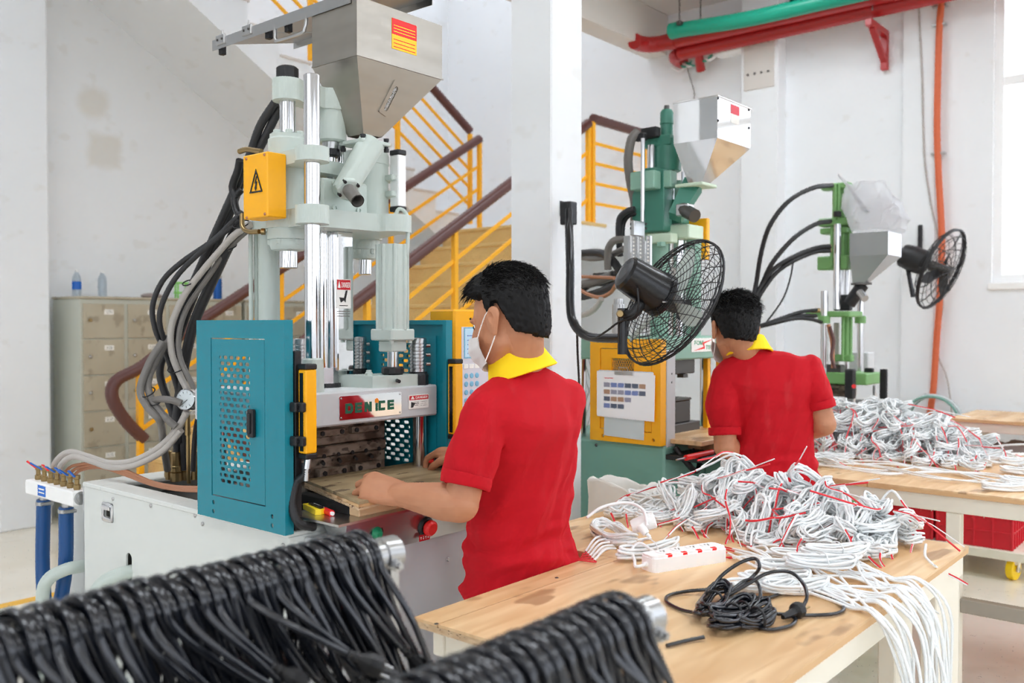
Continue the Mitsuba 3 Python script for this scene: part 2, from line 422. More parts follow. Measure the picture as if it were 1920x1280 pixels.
def window(name, lo, hi, axis, pos, transoms, mullions):
    """Aluminium frame, transoms, mullions and glass panes in an opening; axis 0: wall normal along x."""
    t = None
    m = []
    (a0, z0), (a1, z1) = lo, hi
    def bx(a_, z_, b_, y_, d=.05):
        return box((pos - d / 2, a_, z_), (pos + d / 2, b_, y_), .004) if axis == 0 else box((a_, pos - d / 2, z_), (b_, pos + d / 2, y_), .004)
    w = .06
    m = [bx(a0, z0, a1, z0 + w), bx(a0, z1 - w, a1, z1), bx(a0, z0, a0 + w, z1), bx(a1 - w, z0, a1, z1)]
    k = struct(name, cat(m), 'm_whitegloss')
    for z in transoms: add('transom', bx(a0 + w, z - .03, a1 - w, z + .03), 'm_whitegloss', k)
    zs = [z0 + w] + sum([[z - .03, z + .03] for z in transoms], []) + [z1 - w]
    for a in mullions: add('mullion', bx(a - .025, z0 + w, a + .025, z1 - w), 'm_whitegloss', k)
    as_ = [a0 + w] + sum([[a - .025, a + .025] for a in mullions], []) + [a1 - w]
    for i in range(0, len(zs), 2):
        for j in range(0, len(as_), 2):
            q = np.array([[as_[j], zs[i]], [as_[j + 1], zs[i]], [as_[j + 1], zs[i + 1]], [as_[j], zs[i + 1]]])
            v = np.column_stack([np.full(4, pos), q]) if axis == 0 else np.column_stack([q[:, 0], np.full(4, pos), q[:, 1]])
            add('pane', trimesh.Trimesh(v, [[0, 1, 2], [0, 2, 3]], process=False), 'm_glass', k)
    return k
n = 0
for (a0, z0, a1, z1) in WR:
    n += 1; window(f'window_{n}', (a0, z0), (a1, z1), 0, XW + .06, [3.22], [(a0 + a1) / 2])
    struct(f'trim_{n}', box((XW - .02, a0 - .02, z0 - .05), (XW + .19, a1 + .02, z0), .004), 'm_white')
n += 1; window(f'window_{n}', (4.9, 5.0), (6.9, 6.9), 0, XW + .1, [], [5.9])
n += 1; window(f'window_{n}', (1.2, 5.1), (6.6, 6.9), 1, YW + .1, [], [3.0, 4.8])
for (a0, z0, a1, z1) in WL:
    n += 1; window(f'window_{n}', (a0, z0), (a1, z1), 0, XL - .1, [2.9], [(a0 + a1) / 2])
for (a0, z0, a1, z1) in WB:
    n += 1; window(f'window_{n}', (a0, z0), (a1, z1), 1, YR - .1, [2.9], [a0 + (a1 - a0) / 3, a0 + 2 * (a1 - a0) / 3])

# ceiling light panels over the work places
for i, (x, y) in enumerate([(0.2, -2.6), (0.2, 0.6), (3.2, -2.6), (3.0, 0.4), (5.6, -2.4), (5.3, 0.6), (0.2, 3.0), (-2.6, -1.0), (5.7, 2.9)]):
    t = thing('ceiling_light', 'white rectangular light panel on the hall ceiling', 'ceiling light', 'light panels on the hall ceiling')
    add('housing', box((x - .62, y - .32, ZC - .07), (x + .62, y + .32, ZC), .005), 'm_white', t)
    k = add('diffuser', trimesh.Trimesh([[x - .58, y - .28, ZC - .075], [x - .58, y + .28, ZC - .075], [x + .58, y + .28, ZC - .075], [x + .58, y - .28, ZC - .075]], [[0, 1, 2], [0, 2, 3]], process=False), 'm_lamp', t)
    scene[k]['emitter'] = {'type': 'area', 'radiance': {'type': 'rgb', 'value': [LAMP * .93, LAMP, LAMP * 1.08]}}

for i, x in enumerate((1.6, 3.6, 5.6)):
    t = thing('stairwell_light', 'white rectangular light panel on the stairwell roof', 'ceiling light', 'light panels on the stairwell roof')
    add('housing', box((x - .62, 5.5, ZS - .072), (x + .62, 6.2, ZS - .012), .005), 'm_white', t)
    k = add('diffuser', trimesh.Trimesh([[x - .58, 5.54, ZS - .077], [x - .58, 6.16, ZS - .077], [x + .58, 6.16, ZS - .077], [x + .58, 5.54, ZS - .077]], [[0, 1, 2], [0, 2, 3]], process=False), 'm_lamp', t)
    scene[k]['emitter'] = {'type': 'area', 'radiance': {'type': 'rgb', 'value': [LAMP * .68, LAMP * .72, LAMP * .77]}}

# ---------------------------------------------------------------- stairs
NR, RISE, RUN, X0S, ZL = 13, 2.33 / 13, 0.292, 2.60, 2.33
YS0, YS1 = 4.50, 6.00       # lower flight
YT0, YT1 = 6.10, YW         # upper flight
XLAND = X0S + NR * RUN
st = struct('staircase', prism([(X0S + .1, 0)] + sum([[(X0S + i * RUN, i * RISE if i else 0), (X0S + i * RUN, (i + 1) * RISE - .03)] for i in range(NR)], []) +
            [(XLAND, NR * RISE - .03), (XLAND, ZL - .22), (X0S + .55, 0)], (0, YS1, 0), EX, EZ, YS1 - YS0), 'm_wall')
for i in range(NR):
    add('riser', box((X0S + i * RUN - .012, YS0, i * RISE), (X0S + i * RUN, YS1, (i + 1) * RISE - .03), 0), 'm_step', st)
    add('tread', box((X0S + i * RUN - .025, YS0 - .01, (i + 1) * RISE - .03), (X0S + (i + 1) * RUN + (0 if i < NR - 1 else .2), YS1, (i + 1) * RISE), .004), 'm_step', st)
add('landing', box((XLAND, YS0, ZL - .22), (XW, YW, ZL), .004), 'm_wall', st)
up = [(XLAND, ZL - .2)]
NU = 12
for i in range(NU):
    up += [(XLAND - i * RUN, ZL + (i + 1) * RISE), (XLAND - (i + 1) * RUN, ZL + (i + 1) * RISE)]
up += [(XLAND - NU * RUN, ZL + NU * RISE - .26)]
add('upper_flight', prism(Polygon(up).buffer(0), (0, YT1, 0), EX, EZ, YT1 - YT0), 'm_wall', st)
for i in range(NU):
    add('upper_tread', box((XLAND - (i + 1) * RUN, YT0 - .01, ZL + (i + 1) * RISE), (XLAND - i * RUN + .02, YT1, ZL + (i + 1) * RISE + .025), .004), 'm_beam', st)

def railing(label, p0, p1, h, nposts, nbars, rails='m_brown', curl=False, extra_top=None, first=0.0):
    """A sloping or level stair railing: brown handrail, yellow posts and bars."""
    t = thing('stair_railing', label, 'railing')
    p0, p1 = np.array(p0, float), np.array(p1, float)
    top = [p0 + EZ * h, p1 + EZ * h]
    d = nrm(p1 - p0)
    prof = np.array([(-.03, -.03), (.03, -.03), (.036, 0), (.03, .028), (.012, .036), (-.012, .036), (-.03, .028), (-.036, 0)])
    path = [top[0] + (top[1] - top[0]) * s for s in np.linspace(0, 1, 4)]
    if curl:
        c = top[0]
        path = list(spline([c + V3(.10, 0, -.50), c + V3(-.03, 0, -.36), c + V3(-.12, 0, -.20), c + V3(-.09, 0, -.085), c + V3(.10, 0, .01), top[0] + (top[1] - top[0]) * .12, top[0] + (top[1] - top[0]) * .2], 6)) + path[2:]
    path = np.array(path)
    m = tube(path, .042, 12, up=EY, flat=1.0)
    add('handrail', m, rails, t, True)
    for i in range(nposts):
        s = first + (1 - first) * i / (nposts - 1) if nposts > 1 else .5
        b = p0 + (p1 - p0) * s
        add('post', bar(b - EZ * .0, b + EZ * (h - .03), .04, .04, .003, up=EY), 'm_railyellow', t)
    for j in range(nbars):
        z = h * (j + 1) / (nbars + 1.2)
        add('rail_bar', bar(p0 + (p1 - p0) * first + EZ * z, p1 + EZ * z, .018, .028, .002, up=np.cross(d, EY) if abs(d[1]) < .5 else EZ), 'm_railyellow', t)
    return t
sl = lambda x: (x - X0S) / RUN * RISE          # pitch line of the lower flight
HR = .80
railing('brown topped yellow railing on the lower stairs, its foot curling down beside the beige lockers', (3.02, YS1 - .05, sl(3.02)), (6.55, YS1 - .05, sl(6.42)), HR + .11, 4, 3, curl=True, first=.02)
railing('brown topped yellow railing on the near side of the lower stairs, ending behind the pillar', (3.02, YS0 + .05, sl(3.02)), (6.4, YS0 + .05, sl(6.4)), HR + .05, 5, 3, curl=True, first=.02)
railing('brown topped yellow railing of the upper stair flight, sloping up behind the steel hopper', (6.62, YT0 + .04, ZL + .12), (6.62 - 2.9, YT0 + .04, ZL + .12 + 2.9 * RISE / RUN), .92, 4, 4)
railing('level yellow landing railing between the pillar and the green machine', (6.45, YS0 + .04, ZL), (XW - .02, YS0 + .04, ZL), .90, 2, 4, first=.0)

# ---------------------------------------------------------------- the big moulding press
M1 = thing('molding_machine', 'tall pale grey vertical moulding machine with teal guard doors and a brushed steel hopper', 'machine')
# base
cg = at(203, 960, X=1.355)
SL = [(at(242, 1085, X=1.355), .16), (at(141, 1075, X=1.355), .2)]
cut = sbox(cg[1] - .024, cg[2] - .016, cg[1] + .024, cg[2] + .014)
for c, h in SL: cut = cut.union(rrect(c[1] - .018, c[2] - h / 2, c[1] + .018, c[2] + h / 2, .017))
add('side_panel', prism(sbox(1.87, .08, 2.98, .935).difference(cut), (1.355, 0, 0), EY, EZ, .006), 'm_palebase', M1)
add('base_cabinet', [box((1.361, 1.87, .08), (1.95, 1.876, .935)), box((1.361, 2.974, .08), (1.95, 2.98, .935)), box((1.944, 1.876, .08), (1.95, 2.974, .935)), box((1.361, 1.876, .08), (1.944, 2.974, .086)), box((1.38, 1.90, 0), (1.92, 2.95, .08))], 'm_palebase', M1)
add('oil_tank', box((1.45, 1.95, .09), (1.9, 2.9, .55), .01), 'm_palebase', M1)
add('base_top', [box((1.352, 1.87, .935), (1.95, 2.42, .95), .004), box((1.352, 2.86, .935), (1.95, 2.985, .95), .004), box((1.352, 2.42, .935), (1.43, 2.86, .95), .004)], 'm_palebase', M1)
add('valve_manifold', box((1.5, 2.62, .55), (1.9, 2.9, .90), .005), 'm_darksteel', M1)
screws([at(x, y, X=1.354) for x, y in ((212, 935), (283, 948), (366, 966), (380, 982), (531, 1022))], -EX, .006, 'm_satin', M1)
# recessed chrome grip
c = at(203, 960, X=1.354)
gp = add('grip', prism(rrect(-.032, -.03, .032, .03, .006).difference(rrect(-.024, -.016, .024, .016, .004)), c + V3(.0, 0, 0), -EY, EZ, .006), 'm_chrome', M1, True)
add('grip_hood', box(c + V3(-.012, -.026, .008), c + V3(-.002, .026, .022), .004), 'm_chrome', M1)
# slots with bent pipes low on the side
for c, h in SL:
    add('bent_pipe', tube(spline([c + V3(.03, 0, .02), c + V3(-.03, .0, .02), c + V3(-.075, .03, -.01), c + V3(-.085, .05, -.08), c + V3(-.085, .055, -.3), c + V3(-.085, .055, -.55)], 6), .021, 14), 'm_pale', M1, True)
add('rear_cabinet', box((1.42, 2.985, .05), (1.9, 3.3, .86), .01), 'm_palebase', M1)
add('side_skirt', prism([(0, 0), (.5, 0), (.5, .10), (0, .30)], (1.352, 2.98, .06), -EY, EZ, .01), 'm_palebase', M1)
# front body
add('front_body', box((1.40, 1.80, .08), (1.94, 1.87, .93), .004), 'm_platen', M1)
add('control_panel', prism([(0, 0), (.11, .0), (.085, -.105), (.075, -.105)], (1.45, 1.87, .978), -EY, EZ, -.53), 'm_satin', M1)
g = at(704, 998, Y=1.775); add('start_button', [lathe([(.017, 0), (.017, .008), (.013, .01), (.013, .014), (.009, .018)], g, -EY + V3(0, 0, -.2), 20)], 'm_green', M1, True)
add('button_ring', tube([g + V3(.02 * math.cos(a), -.002, .02 * math.sin(a)) for a in np.linspace(0, 2 * np.pi, 20, endpoint=False)], .004, 6, True), 'm_black', M1, True)
g = at(797, 985, Y=1.775); add('stop_button', lathe([(.014, 0), (.014, .014), (.022, .016), (.022, .026), (.016, .032)], g, -EY + V3(0, 0, -.2), 20), 'm_redbright', M1, True)
add('stop_collar', lathe([(.026, -.002), (.026, .004), (.02, .008)], g, -EY + V3(0, 0, -.2), 20), 'm_black', M1, True)
g = at(792, 1008, Y=1.772)
sg = add('warning_sticker', obox(g + V3(.008, 0, 0), (.04, .0015, .017), EX, EY), 'm_red', M1)
for i in range(4): add('character', [bar(g + V3(-.006 + i * .009, -.0012, -.004), g + V3(-.006 + i * .009, -.0012, .004), .0008, .0016), bar(g + V3(-.009 + i * .009, -.0012, .002 - .003 * (i % 2)), g + V3(-.003 + i * .009, -.0012, .002 - .003 * (i % 2)), .0008, .0014)], 'm_signwhite', sg)
screws([at(840, 1048, Y=1.8)], -EY, .007, 'm_satin', M1)
# tray, wooden bed pieces belong to others
add('tray', prism([(1.385, 1.715), (1.98, 1.735), (1.98, 2.0), (1.385, 1.9)], (0, 0, .979), EX, EY, .006), 'm_satin', M1)
# teal guard door on the near side
DX = 1.338
def yz(px, py): p = at(px, py, X=DX); return p[1], p[2]
(yb, zt), (ya, zb) = (2.262, 1.477), (1.862, .945)
iy1, iz1 = yz(395, 633); iy0, _ = yz(496, 635); _, iz0 = yz(394, 927)
outer = sbox(ya, zb, yb, zt).difference(sbox(iy0, iz0, iy1, iz1)).difference(unary_union([Point(*yz(*q)).buffer(.006, quad_segs=4) for q in ((400, 941), (400, 958), (510, 968), (510, 985))]))
dr1 = add('guard_door', [prism(outer, (DX, 0, 0), EY, EZ, .004), box((DX, ya, zb), (DX + .026, ya + .004, zt), .001), box((DX, yb - .004, zb), (DX + .026, yb, zt)), box((DX, ya, zt - .004), (DX + .026, yb, zt), .001)], 'm_teal', M1)
def slots(y0, y1, z0, z1, nc, nr, w, h):
    hs = []
    dy, dz = (y1 - y0) / nc, (z1 - z0) / nr
    for r in range(nr):
        for c in range(nc + (r % 2)):
            cy = y0 + (c + (.5 if r % 2 == 0 else 0)) * dy; cz = z0 + (r + .5) * dz
            a, b = max(y0, cy - w / 2), min(y1, cy + w / 2)
            if b - a > h * .8: hs.append(rrect(a, cz - h / 2, b, cz + h / 2, h * .45, 2))
    return unary_union(hs)
sy1, sz1 = yz(410, 664); sy0, _ = yz(468, 668); _, sz0 = yz(411, 905)
inner = sbox(iy0 + .003, iz0 + .003, iy1 - .003, iz1 - .003).difference(slots(sy0, sy1, sz0, sz1, 5, 22, .021, .0095))
pn = add('perforated_panel', prism(inner, (DX + .001, 0, 0), EY, EZ, .003), 'm_teal', dr1)
c = at(475, 793, X=DX)
add('latch', [box(c + V3(-.012, -.012, -.036), c + V3(0, .012, .036), .004), box(c + V3(-.017, -.006, -.026), c + V3(-.01, .006, .026), .002)], 'm_black', dr1)
# guard on the far side
RX = 1.965
zt2 = 1.478
sl2 = unary_union([slots(2.075, 2.20, 1.03, 1.165, 3, 9, .030, .0105), slots(2.075, 2.21, 1.22, 1.42, 3, 13, .030, .0105)])
dr2 = add('guard_door', [prism(sbox(1.90, .95, 2.345, zt2).difference(sl2), (RX, 0, 0), EY, EZ, .004), box((RX - .022, 1.90, .95), (RX + .004, 1.915, zt2), .001), box((RX - .022, 1.90, zt2 - .014), (RX + .004, 2.345, zt2), .001), box((RX - .022, 2.33, .95), (RX + .004, 2.345, zt2), .001)], 'm_teal', M1)
add('door_leaf', prism(sbox(1.96, 1.00, 2.26, 1.43).difference(sl2), (RX - .005, 0, 0), EY, EZ, .004), 'm_teal', dr2)
# moving platen with name plate
add('platen', box((1.40, 1.95, 1.19), (1.957, 2.38, 1.283), .005), 'm_platen', M1)
a, b = at(636, 788, Y=1.949), at(752, 733.5, Y=1.949)
np_ = add('name_plate', prism(rrect(a[0], a[2], b[0], b[2] - .001, .004), (0, 1.9495, 0), EX, EZ, .002), 'm_mirror', M1)
screws([(a[0] + .006, 1.9475, a[2] + .006), (b[0] - .006, 1.9475, a[2] + .006), (a[0] + .006, 1.9475, b[2] - .007), (b[0] - .006, 1.9475, b[2] - .007)], -EY, .003, 'm_satin', np_, h=.002)
# block letters, the fifth with an orange flame for a dot
w = b[0] - a[0]; h = (b[2] - a[2])
gx, gz, gw, gh, s = a[0] + .09 * w, a[2] + .25 * h, .84 * w / 6, .42 * h, .0075
def glyph(kind, x):
    q = []
    if kind == 'D': q = [(0, gh - s, gw * .8, gh), (0, 0, gw * .8, s), (gw * .8 - s, 0, gw * .8, gh), (0, 0, s, gh)]
    if kind == 'E': q = [(0, 0, s, gh), (0, gh - s, gw * .75, gh), (0, gh / 2 - s / 2, gw * .72, gh / 2 + s / 2), (0, 0, gw * .75, s)]
    if kind == 'N': q = [(0, 0, s, gh), (gw * .78 - s, 0, gw * .78, gh)]
    if kind == 'i': q = [(gw * .2, 0, gw * .2 + s, gh * .8)]
    if kind == 'C': q = [(0, 0, s, gh), (0, gh - s, gw * .75, gh), (0, 0, gw * .75, s)]
    p = unary_union([sbox(*r) for r in q])
    if kind == 'D': p = Polygon([(0, 0), (gw * .62, 0), (gw * .82, gh * .25), (gw * .82, gh * .75), (gw * .62, gh), (0, gh)]).difference(Polygon([(s, s), (gw * .56, s), (gw * .82 - s, gh * .34), (gw * .82 - s, gh * .66), (gw * .56, gh - s), (s, gh - s)]))
    if kind == 'N': p = p.union(Polygon([(0, gh), (s * 1.3, gh), (gw * .78, 0), (gw * .78 - s * 1.3, 0)]))
    return prism(p, (x, 1.9478, gz), EX, EZ, .0015)
x = gx
for ch_, adv in zip('DENiCE', (1, 1, 1, .5, 1, 1)):
    add('letter', glyph(ch_, x), 'm_logo', np_)
    if ch_ == 'i': add('flame', prism([(gw * .1, gh * .85), (gw * .5, gh * .8), (gw * .55, gh * 1.1), (gw * .35, gh * 1.32), (gw * .12, gh * 1.2)], (x, 1.9478, gz), EX, EZ, .0015), 'm_logoorange', np_)
    x += gw * adv * 1.07
def danger(a, b, y, parent, hand):
    """A small DANGER sign on a wall facing -y, between corners a and b."""
    w, h = b[0] - a[0], b[2] - a[2]
    k = add('danger_sign', prism(rrect(a[0], a[2], b[0], b[2], .003), (0, y, 0), EX, EZ, .0015), 'm_signwhite', parent)
    add('red_band', prism(sbox(a[0] + .002, b[2] - .36 * h, b[0] - .002, b[2] - .002), (0, y - .0012, 0), EX, EZ, .0008), 'm_red', k)
    add('letters', letters('DANGER', .17 * h, (a[0] + .32 * w, y - .0018, b[2] - .28 * h), EX, EZ, .0006, width=.6 * w), 'm_signwhite', k)
    add('triangle', prism([(a[0] + .08 * w, b[2] - .30 * h), (a[0] + .28 * w, b[2] - .30 * h), (a[0] + .18 * w, b[2] - .06 * h)], (0, y - .0018, 0), EX, EZ, .0006), 'm_signwhite', k)
    if hand:
        m = [prism([(a[0] + .1 * w, a[2] + .1 * h), (a[0] + .2 * w, a[2] + .1 * h), (a[0] + .32 * w, a[2] + .4 * h), (a[0] + .12 * w, a[2] + .52 * h)], (0, y - .0012, 0), EX, EZ, .0006)]
        m += [bar((a[0] + .28 * w, y - .0012, a[2] + (.25 + .11 * i) * h), (a[0] + .5 * w, y - .0012, a[2] + (.25 + .11 * i) * h), .0008, .035 * h) for i in range(3)]
        add('pictogram', m, 'm_black', k)
        for i in range(3): add('print_line', bar((a[0] + .58 * w, y - .0012, a[2] + (.2 + .14 * i) * h), (a[0] + .9 * w, y - .0012, a[2] + (.2 + .14 * i) * h), .0008, .03 * h), 'm_hosegrey', k)
    return k
danger(at(766, 767, Y=1.949), at(803, 738, Y=1.949), 1.949, M1, True)
# mould and its clamps
md = add('mold', [box((1.56, 2.09, 1.118), (1.87, 2.33, 1.192), .003), box((1.56, 2.085, 1.085), (1.87, 2.33, 1.116), .003)], 'm_mold', M1)
lo = add('mold', [box((1.56, 2.09, 1.02), (1.87, 2.33, 1.083), .003), box((1.55, 2.06, .99), (1.88, 2.33, 1.02), .003)], 'm_mold', M1)
for (x0, x1, z) in ((1.60, 1.70, 1.155), (1.725, 1.83, 1.155)):
    add('clamp_bar', box((x0, 2.07, z - .011), (x1, 2.092, z + .011), .003), 'm_mold', md)
    for xx in (x0 + .015, x1 - .015): add('bolt', lathe([(.007, 0), (.007, .004), (.004, .004)], (xx, 2.07, z), -EY, 8), 'm_black', md)
for (x0, x1, z) in ((1.60, 1.70, 1.043), (1.73, 1.83, 1.043)):
    add('clamp_bar', box((x0, 2.06, z - .013), (x1, 2.092, z + .013), .003), 'm_mold', lo)
    for xx in (x0 + .015, x1 - .015): add('bolt', lathe([(.007, 0), (.007, .004), (.004, .004)], (xx, 2.06, z), -EY, 8), 'm_black', lo)
for i in range(4): add('guide_screw', cyl((1.63 + .06 * i, 2.09, 1.072), (1.615 + .06 * i, 2.065, 1.070), .0055, n=8), 'm_black', lo)
for i in range(6): add('dowel', lathe([(.006, 0), (.006, .003)], (1.58 + .052 * i, 2.085, 1.088), -EY, 8), 'm_black', md)
add('bed_plate', box((1.42, 2.06, .95), (1.95, 2.38, .99), .004), 'm_darksteel', M1)
# tie bars
for (x, y, r, z0, z1) in ((1.522, 1.99, .0215, 1.28, 2.135), (1.925, 1.995, .021, .95, 1.19), (1.44, 1.99, .021, .95, 1.19), (1.45, 2.33, .02, .95, 1.19), (1.93, 2.34, .02, .95, 1.19), (1.93, 2.35, .0215, 1.28, 1.75)):
    add('tie_bar', cyl((x, y, z0), (x, y, z1), r, n=28, ch=.002), 'm_chrome', M1, 40)
add('tie_bar_boss', lathe([(.030, 0), (.028, .088), (.024, .092)], (1.522, 1.99, 1.283), EZ, 28), 'm_pale', M1, 40)
# spring columns on the platen
for (x, y, r) in ((1.909, 1.985, .0255), (1.60, 2.15, .022), (1.925, 2.27, .020)):
    k = add('spring_column', lathe([(r, .038)] + sum([[(r, .038 + .0105 * i), (r * .93, .0395 + .0105 * i), (r * .93, .041 + .0105 * i), (r, .0425 + .0105 * i)] for i in range(1, 9)], []) + [(r, .14), (r * .8, .142)], (x, y, 1.283), EZ, 24), 'm_satin', M1, 40)
    add('socket', lathe([(r * 1.25, 0), (r * 1.25, .03), (r * 1.1, .036), (r * 1.1, .04)], (x, y, 1.283), EZ, 12), 'm_black', k)
    for i in range(3): add('lug', cyl((x, y, 1.345 + .028 * i), (x + r * 1.3, y - r * .7, 1.345 + .028 * i), .006, n=8), 'm_satin', k)
# barrel, its polished cover, nozzle block
add('barrel', cyl((1.655, 2.135, 1.34), (1.655, 2.135, 1.74), .036, n=32), 'm_chrome', M1, 40)
cv = add('barrel_cover', [box((1.676, 2.075, 1.33), (1.736, 2.16, 1.735), .003)], 'm_mirror', M1)
a, b = at(630, 578, Y=2.074), at(658.5, 524, Y=2.074)
k = danger((a[0] + .001, 0, a[2]), (b[0] - .002, 0, b[2]), 2.0745, cv, False)
w, h = b[0] - a[0], b[2] - a[2]
add('pictogram', prism([(a[0] + .2 * w, a[2] + .38 * h), (a[0] + .5 * w, a[2] + .36 * h), (a[0] + .62 * w, a[2] + .62 * h), (a[0] + .74 * w, a[2] + .62 * h), (a[0] + .62 * w, a[2] + .32 * h), (a[0] + .6 * w, a[2] + .2 * h), (a[0] + .5 * w, a[2] + .28 * h), (a[0] + .3 * w, a[2] + .2 * h)], (0, 2.0728, 0), EX, EZ, .0006), 'm_black', k)
add('ground_line', bar((a[0] + .2 * w, 2.0728, a[2] + .1 * h), (a[0] + .75 * w, 2.0728, a[2] + .1 * h), .0008, .002), 'm_black', k)
for i in range(3): add('print_line', bar((a[0] + .004, 2.0742, a[2] - .008 - .007 * i), (b[0] - .005, 2.0742, a[2] - .008 - .007 * i), .0008, .0022), 'm_hosegrey', cv)
add('nozzle_block', [cyl((1.665, 2.12, 1.285), (1.665, 2.12, 1.34), .038, n=8)], 'm_satin', M1)
add('nozzle_foot', lathe([(.045, 0), (.045, .012), (.03, .014)], (1.665, 2.12, 1.282), EZ, 20), 'm_black', M1)
# the press cylinder on the right, its rod and foot
k = add('press_cylinder', lathe([(.043, 1.45), (.043, 1.70)], (1.82, 2.0, 0), EZ, 28), 'm_pale', M1, 40)
for q in range(8):
    ang = q * math.pi / 4 + .2
    add('tie_rod', cyl((1.82 + .043 * math.cos(ang), 2.0 + .043 * math.sin(ang), 1.45), (1.82 + .043 * math.cos(ang), 2.0 + .043 * math.sin(ang), 1.70), .0065, n=8), 'm_pale', k, True)
add('end_block', [box((1.773, 1.953, 1.418), (1.867, 2.047, 1.452), .004), box((1.79, 1.97, 1.385), (1.85, 2.03, 1.418), .003)], 'm_pale', k)
for sx in (-1, 1): add('hex_bolt', lathe([(.007, 0), (.007, .008)], (1.82 + sx * .036, 1.965, 1.41), EZ, 6), 'm_pale', k)
add('piston_rod', cyl((1.82, 2.0, 1.32), (1.82, 2.0, 1.39), .016, n=24), 'm_chrome', M1, 40)
add('lock_nut', lathe([(.030, 0), (.034, .004), (.034, .018), (.03, .022)], (1.82, 2.0, 1.318), EZ, 12), 'm_black', M1)
ft = add('rod_foot', [prism(Polygon([(1.73, 1.985), (1.765, 1.965), (1.88, 1.965), (1.89, 2.07), (1.76, 2.09), (1.70, 2.2), (1.68, 2.19)]).buffer(.006), (0, 0, 1.283), EX, EY, .034)], 'm_pale', M1)
add('foot_bolt', lathe([(.011, 0), (.011, .008), (.008, .01), (.008, .016)], (1.745, 2.02, 1.317), EZ, 6), 'm_pale', ft)
add('set_screw', cyl((1.80, 1.96, 1.302), (1.785, 1.935, 1.301), .0055, n=8), 'm_black', ft)
# injection plates and cylinders
def hullplate(circles, z0, z1):
    return prism(unary_union([Point(x, y).buffer(r, quad_segs=10) for x, y, r in circles]).convex_hull, (0, 0, z0), EX, EY, z1 - z0)
def union_plate(polys, z0, z1):
    return prism(unary_union(polys).buffer(.012).buffer(-.012), (0, 0, z0), EX, EY, z1 - z0)
C = lambda x, y, r: Point(x, y).buffer(r, quad_segs=10)
Bx, By = 1.56, 2.15
add('lower_plate', union_plate([C(1.522, 1.99, .045), C(1.82, 2.0, .056), C(Bx, By, .062), C(1.92, 2.24, .055), C(1.60, 2.30, .05), unary_union([C(1.56, 2.06, .04), C(1.82, 2.04, .05), C(1.9, 2.25, .05), C(1.6, 2.28, .05)]).convex_hull], 1.735, 1.785), 'm_pale', M1)
add('upper_plate', union_plate([C(1.522, 1.99, .046), unary_union([C(1.522, 1.99, .03), C(Bx, By, .05)]).convex_hull, C(Bx, By, .06), unary_union([C(Bx, By, .05), C(1.72, 2.17, .06)]).convex_hull], 1.902, 1.94), 'm_pale', M1)
for i, (x, y, r) in enumerate(((Bx, By, .052), (1.93, 2.25, .042))):
    k = add('lift_cylinder', lathe([(r * .55, 1.672), (r * .9, 1.676), (r, 1.69), (r, 1.905 if i == 0 else 1.80)], (x, y, 0), EZ, 28), 'm_pale', M1, 40)
    add('flange', lathe([(r * 1.12, 1.705), (r * 1.12, 1.735)], (x, y, 0), EZ, 28), 'm_pale', k, 40)
    for q in range(6):
        a_ = q * math.pi / 3 + .4
        add('hex_bolt', lathe([(.008, 0), (.008, .014)], (x + r * .95 * math.cos(a_), y + r * .95 * math.sin(a_), 1.69), EZ, 6), 'm_pale', k)
    add('ram', cyl((x, y, 1.625), (x, y, 1.675), r * .5, n=24, ch=.002), 'm_chrome', k, 40)
k = add('cylinder_head', lathe([(.055, 1.94), (.055, 1.985), (.05, 1.99), (.05, 2.0)], (Bx, By, 0), EZ, 28), 'm_pale', M1, 40)
for q in range(6): add('cap_screw', lathe([(.011, 0), (.011, .014), (.008, .016)], (Bx + .036 * math.cos(q * math.pi / 3), By + .036 * math.sin(q * math.pi / 3), 1.995), EZ, 10), 'm_pale', k)
add('lift_rod', cyl((Bx, By, 1.99), (Bx, By, 2.10), .0225, n=28), 'm_chrome', M1, 40)
add('yoke', union_plate([C(Bx, By, .042), unary_union([C(Bx + .03, By, .03), C(1.88, 2.19, .035)]).convex_hull, C(1.721, 2.16, .05), C(1.9, 2.2, .042)], 2.096, 2.156), 'm_pale', M1)
add('yoke_cap', lathe([(.029, 2.156), (.031, 2.16), (.031, 2.188), (.024, 2.193)], (Bx, By, 0), EZ, 14), 'm_black', M1)
add('screw_motor', lathe([(.040, 2.005), (.046, 2.01), (.046, 2.125)], (1.721, 2.16, 0), EZ, 28), 'm_pale', M1, 40)
k = add('coupling', lathe([(.024, 1.985), (.026, 2.005)], (1.721, 2.16, 0), EZ, 24), 'm_satin', M1, 40)
add('coupling_ring', lathe([(.024, 1.962), (.027, 1.967), (.027, 1.985)], (1.721, 2.16, 0), EZ, 12), 'm_black', k)
add('screw_shaft', cyl((1.721, 2.16, 1.87), (1.721, 2.16, 1.965), .0135, n=20), 'm_chrome', M1, 40)
add('guide_rod', cyl((1.765, 2.17, 1.87), (1.765, 2.17, 2.1), .010, n=16), 'm_chrome', M1, 40)
add('guide_rod', cyl((1.90, 2.2, 1.87), (1.90, 2.2, 2.1), .016, n=16), 'm_chrome', M1, 40)
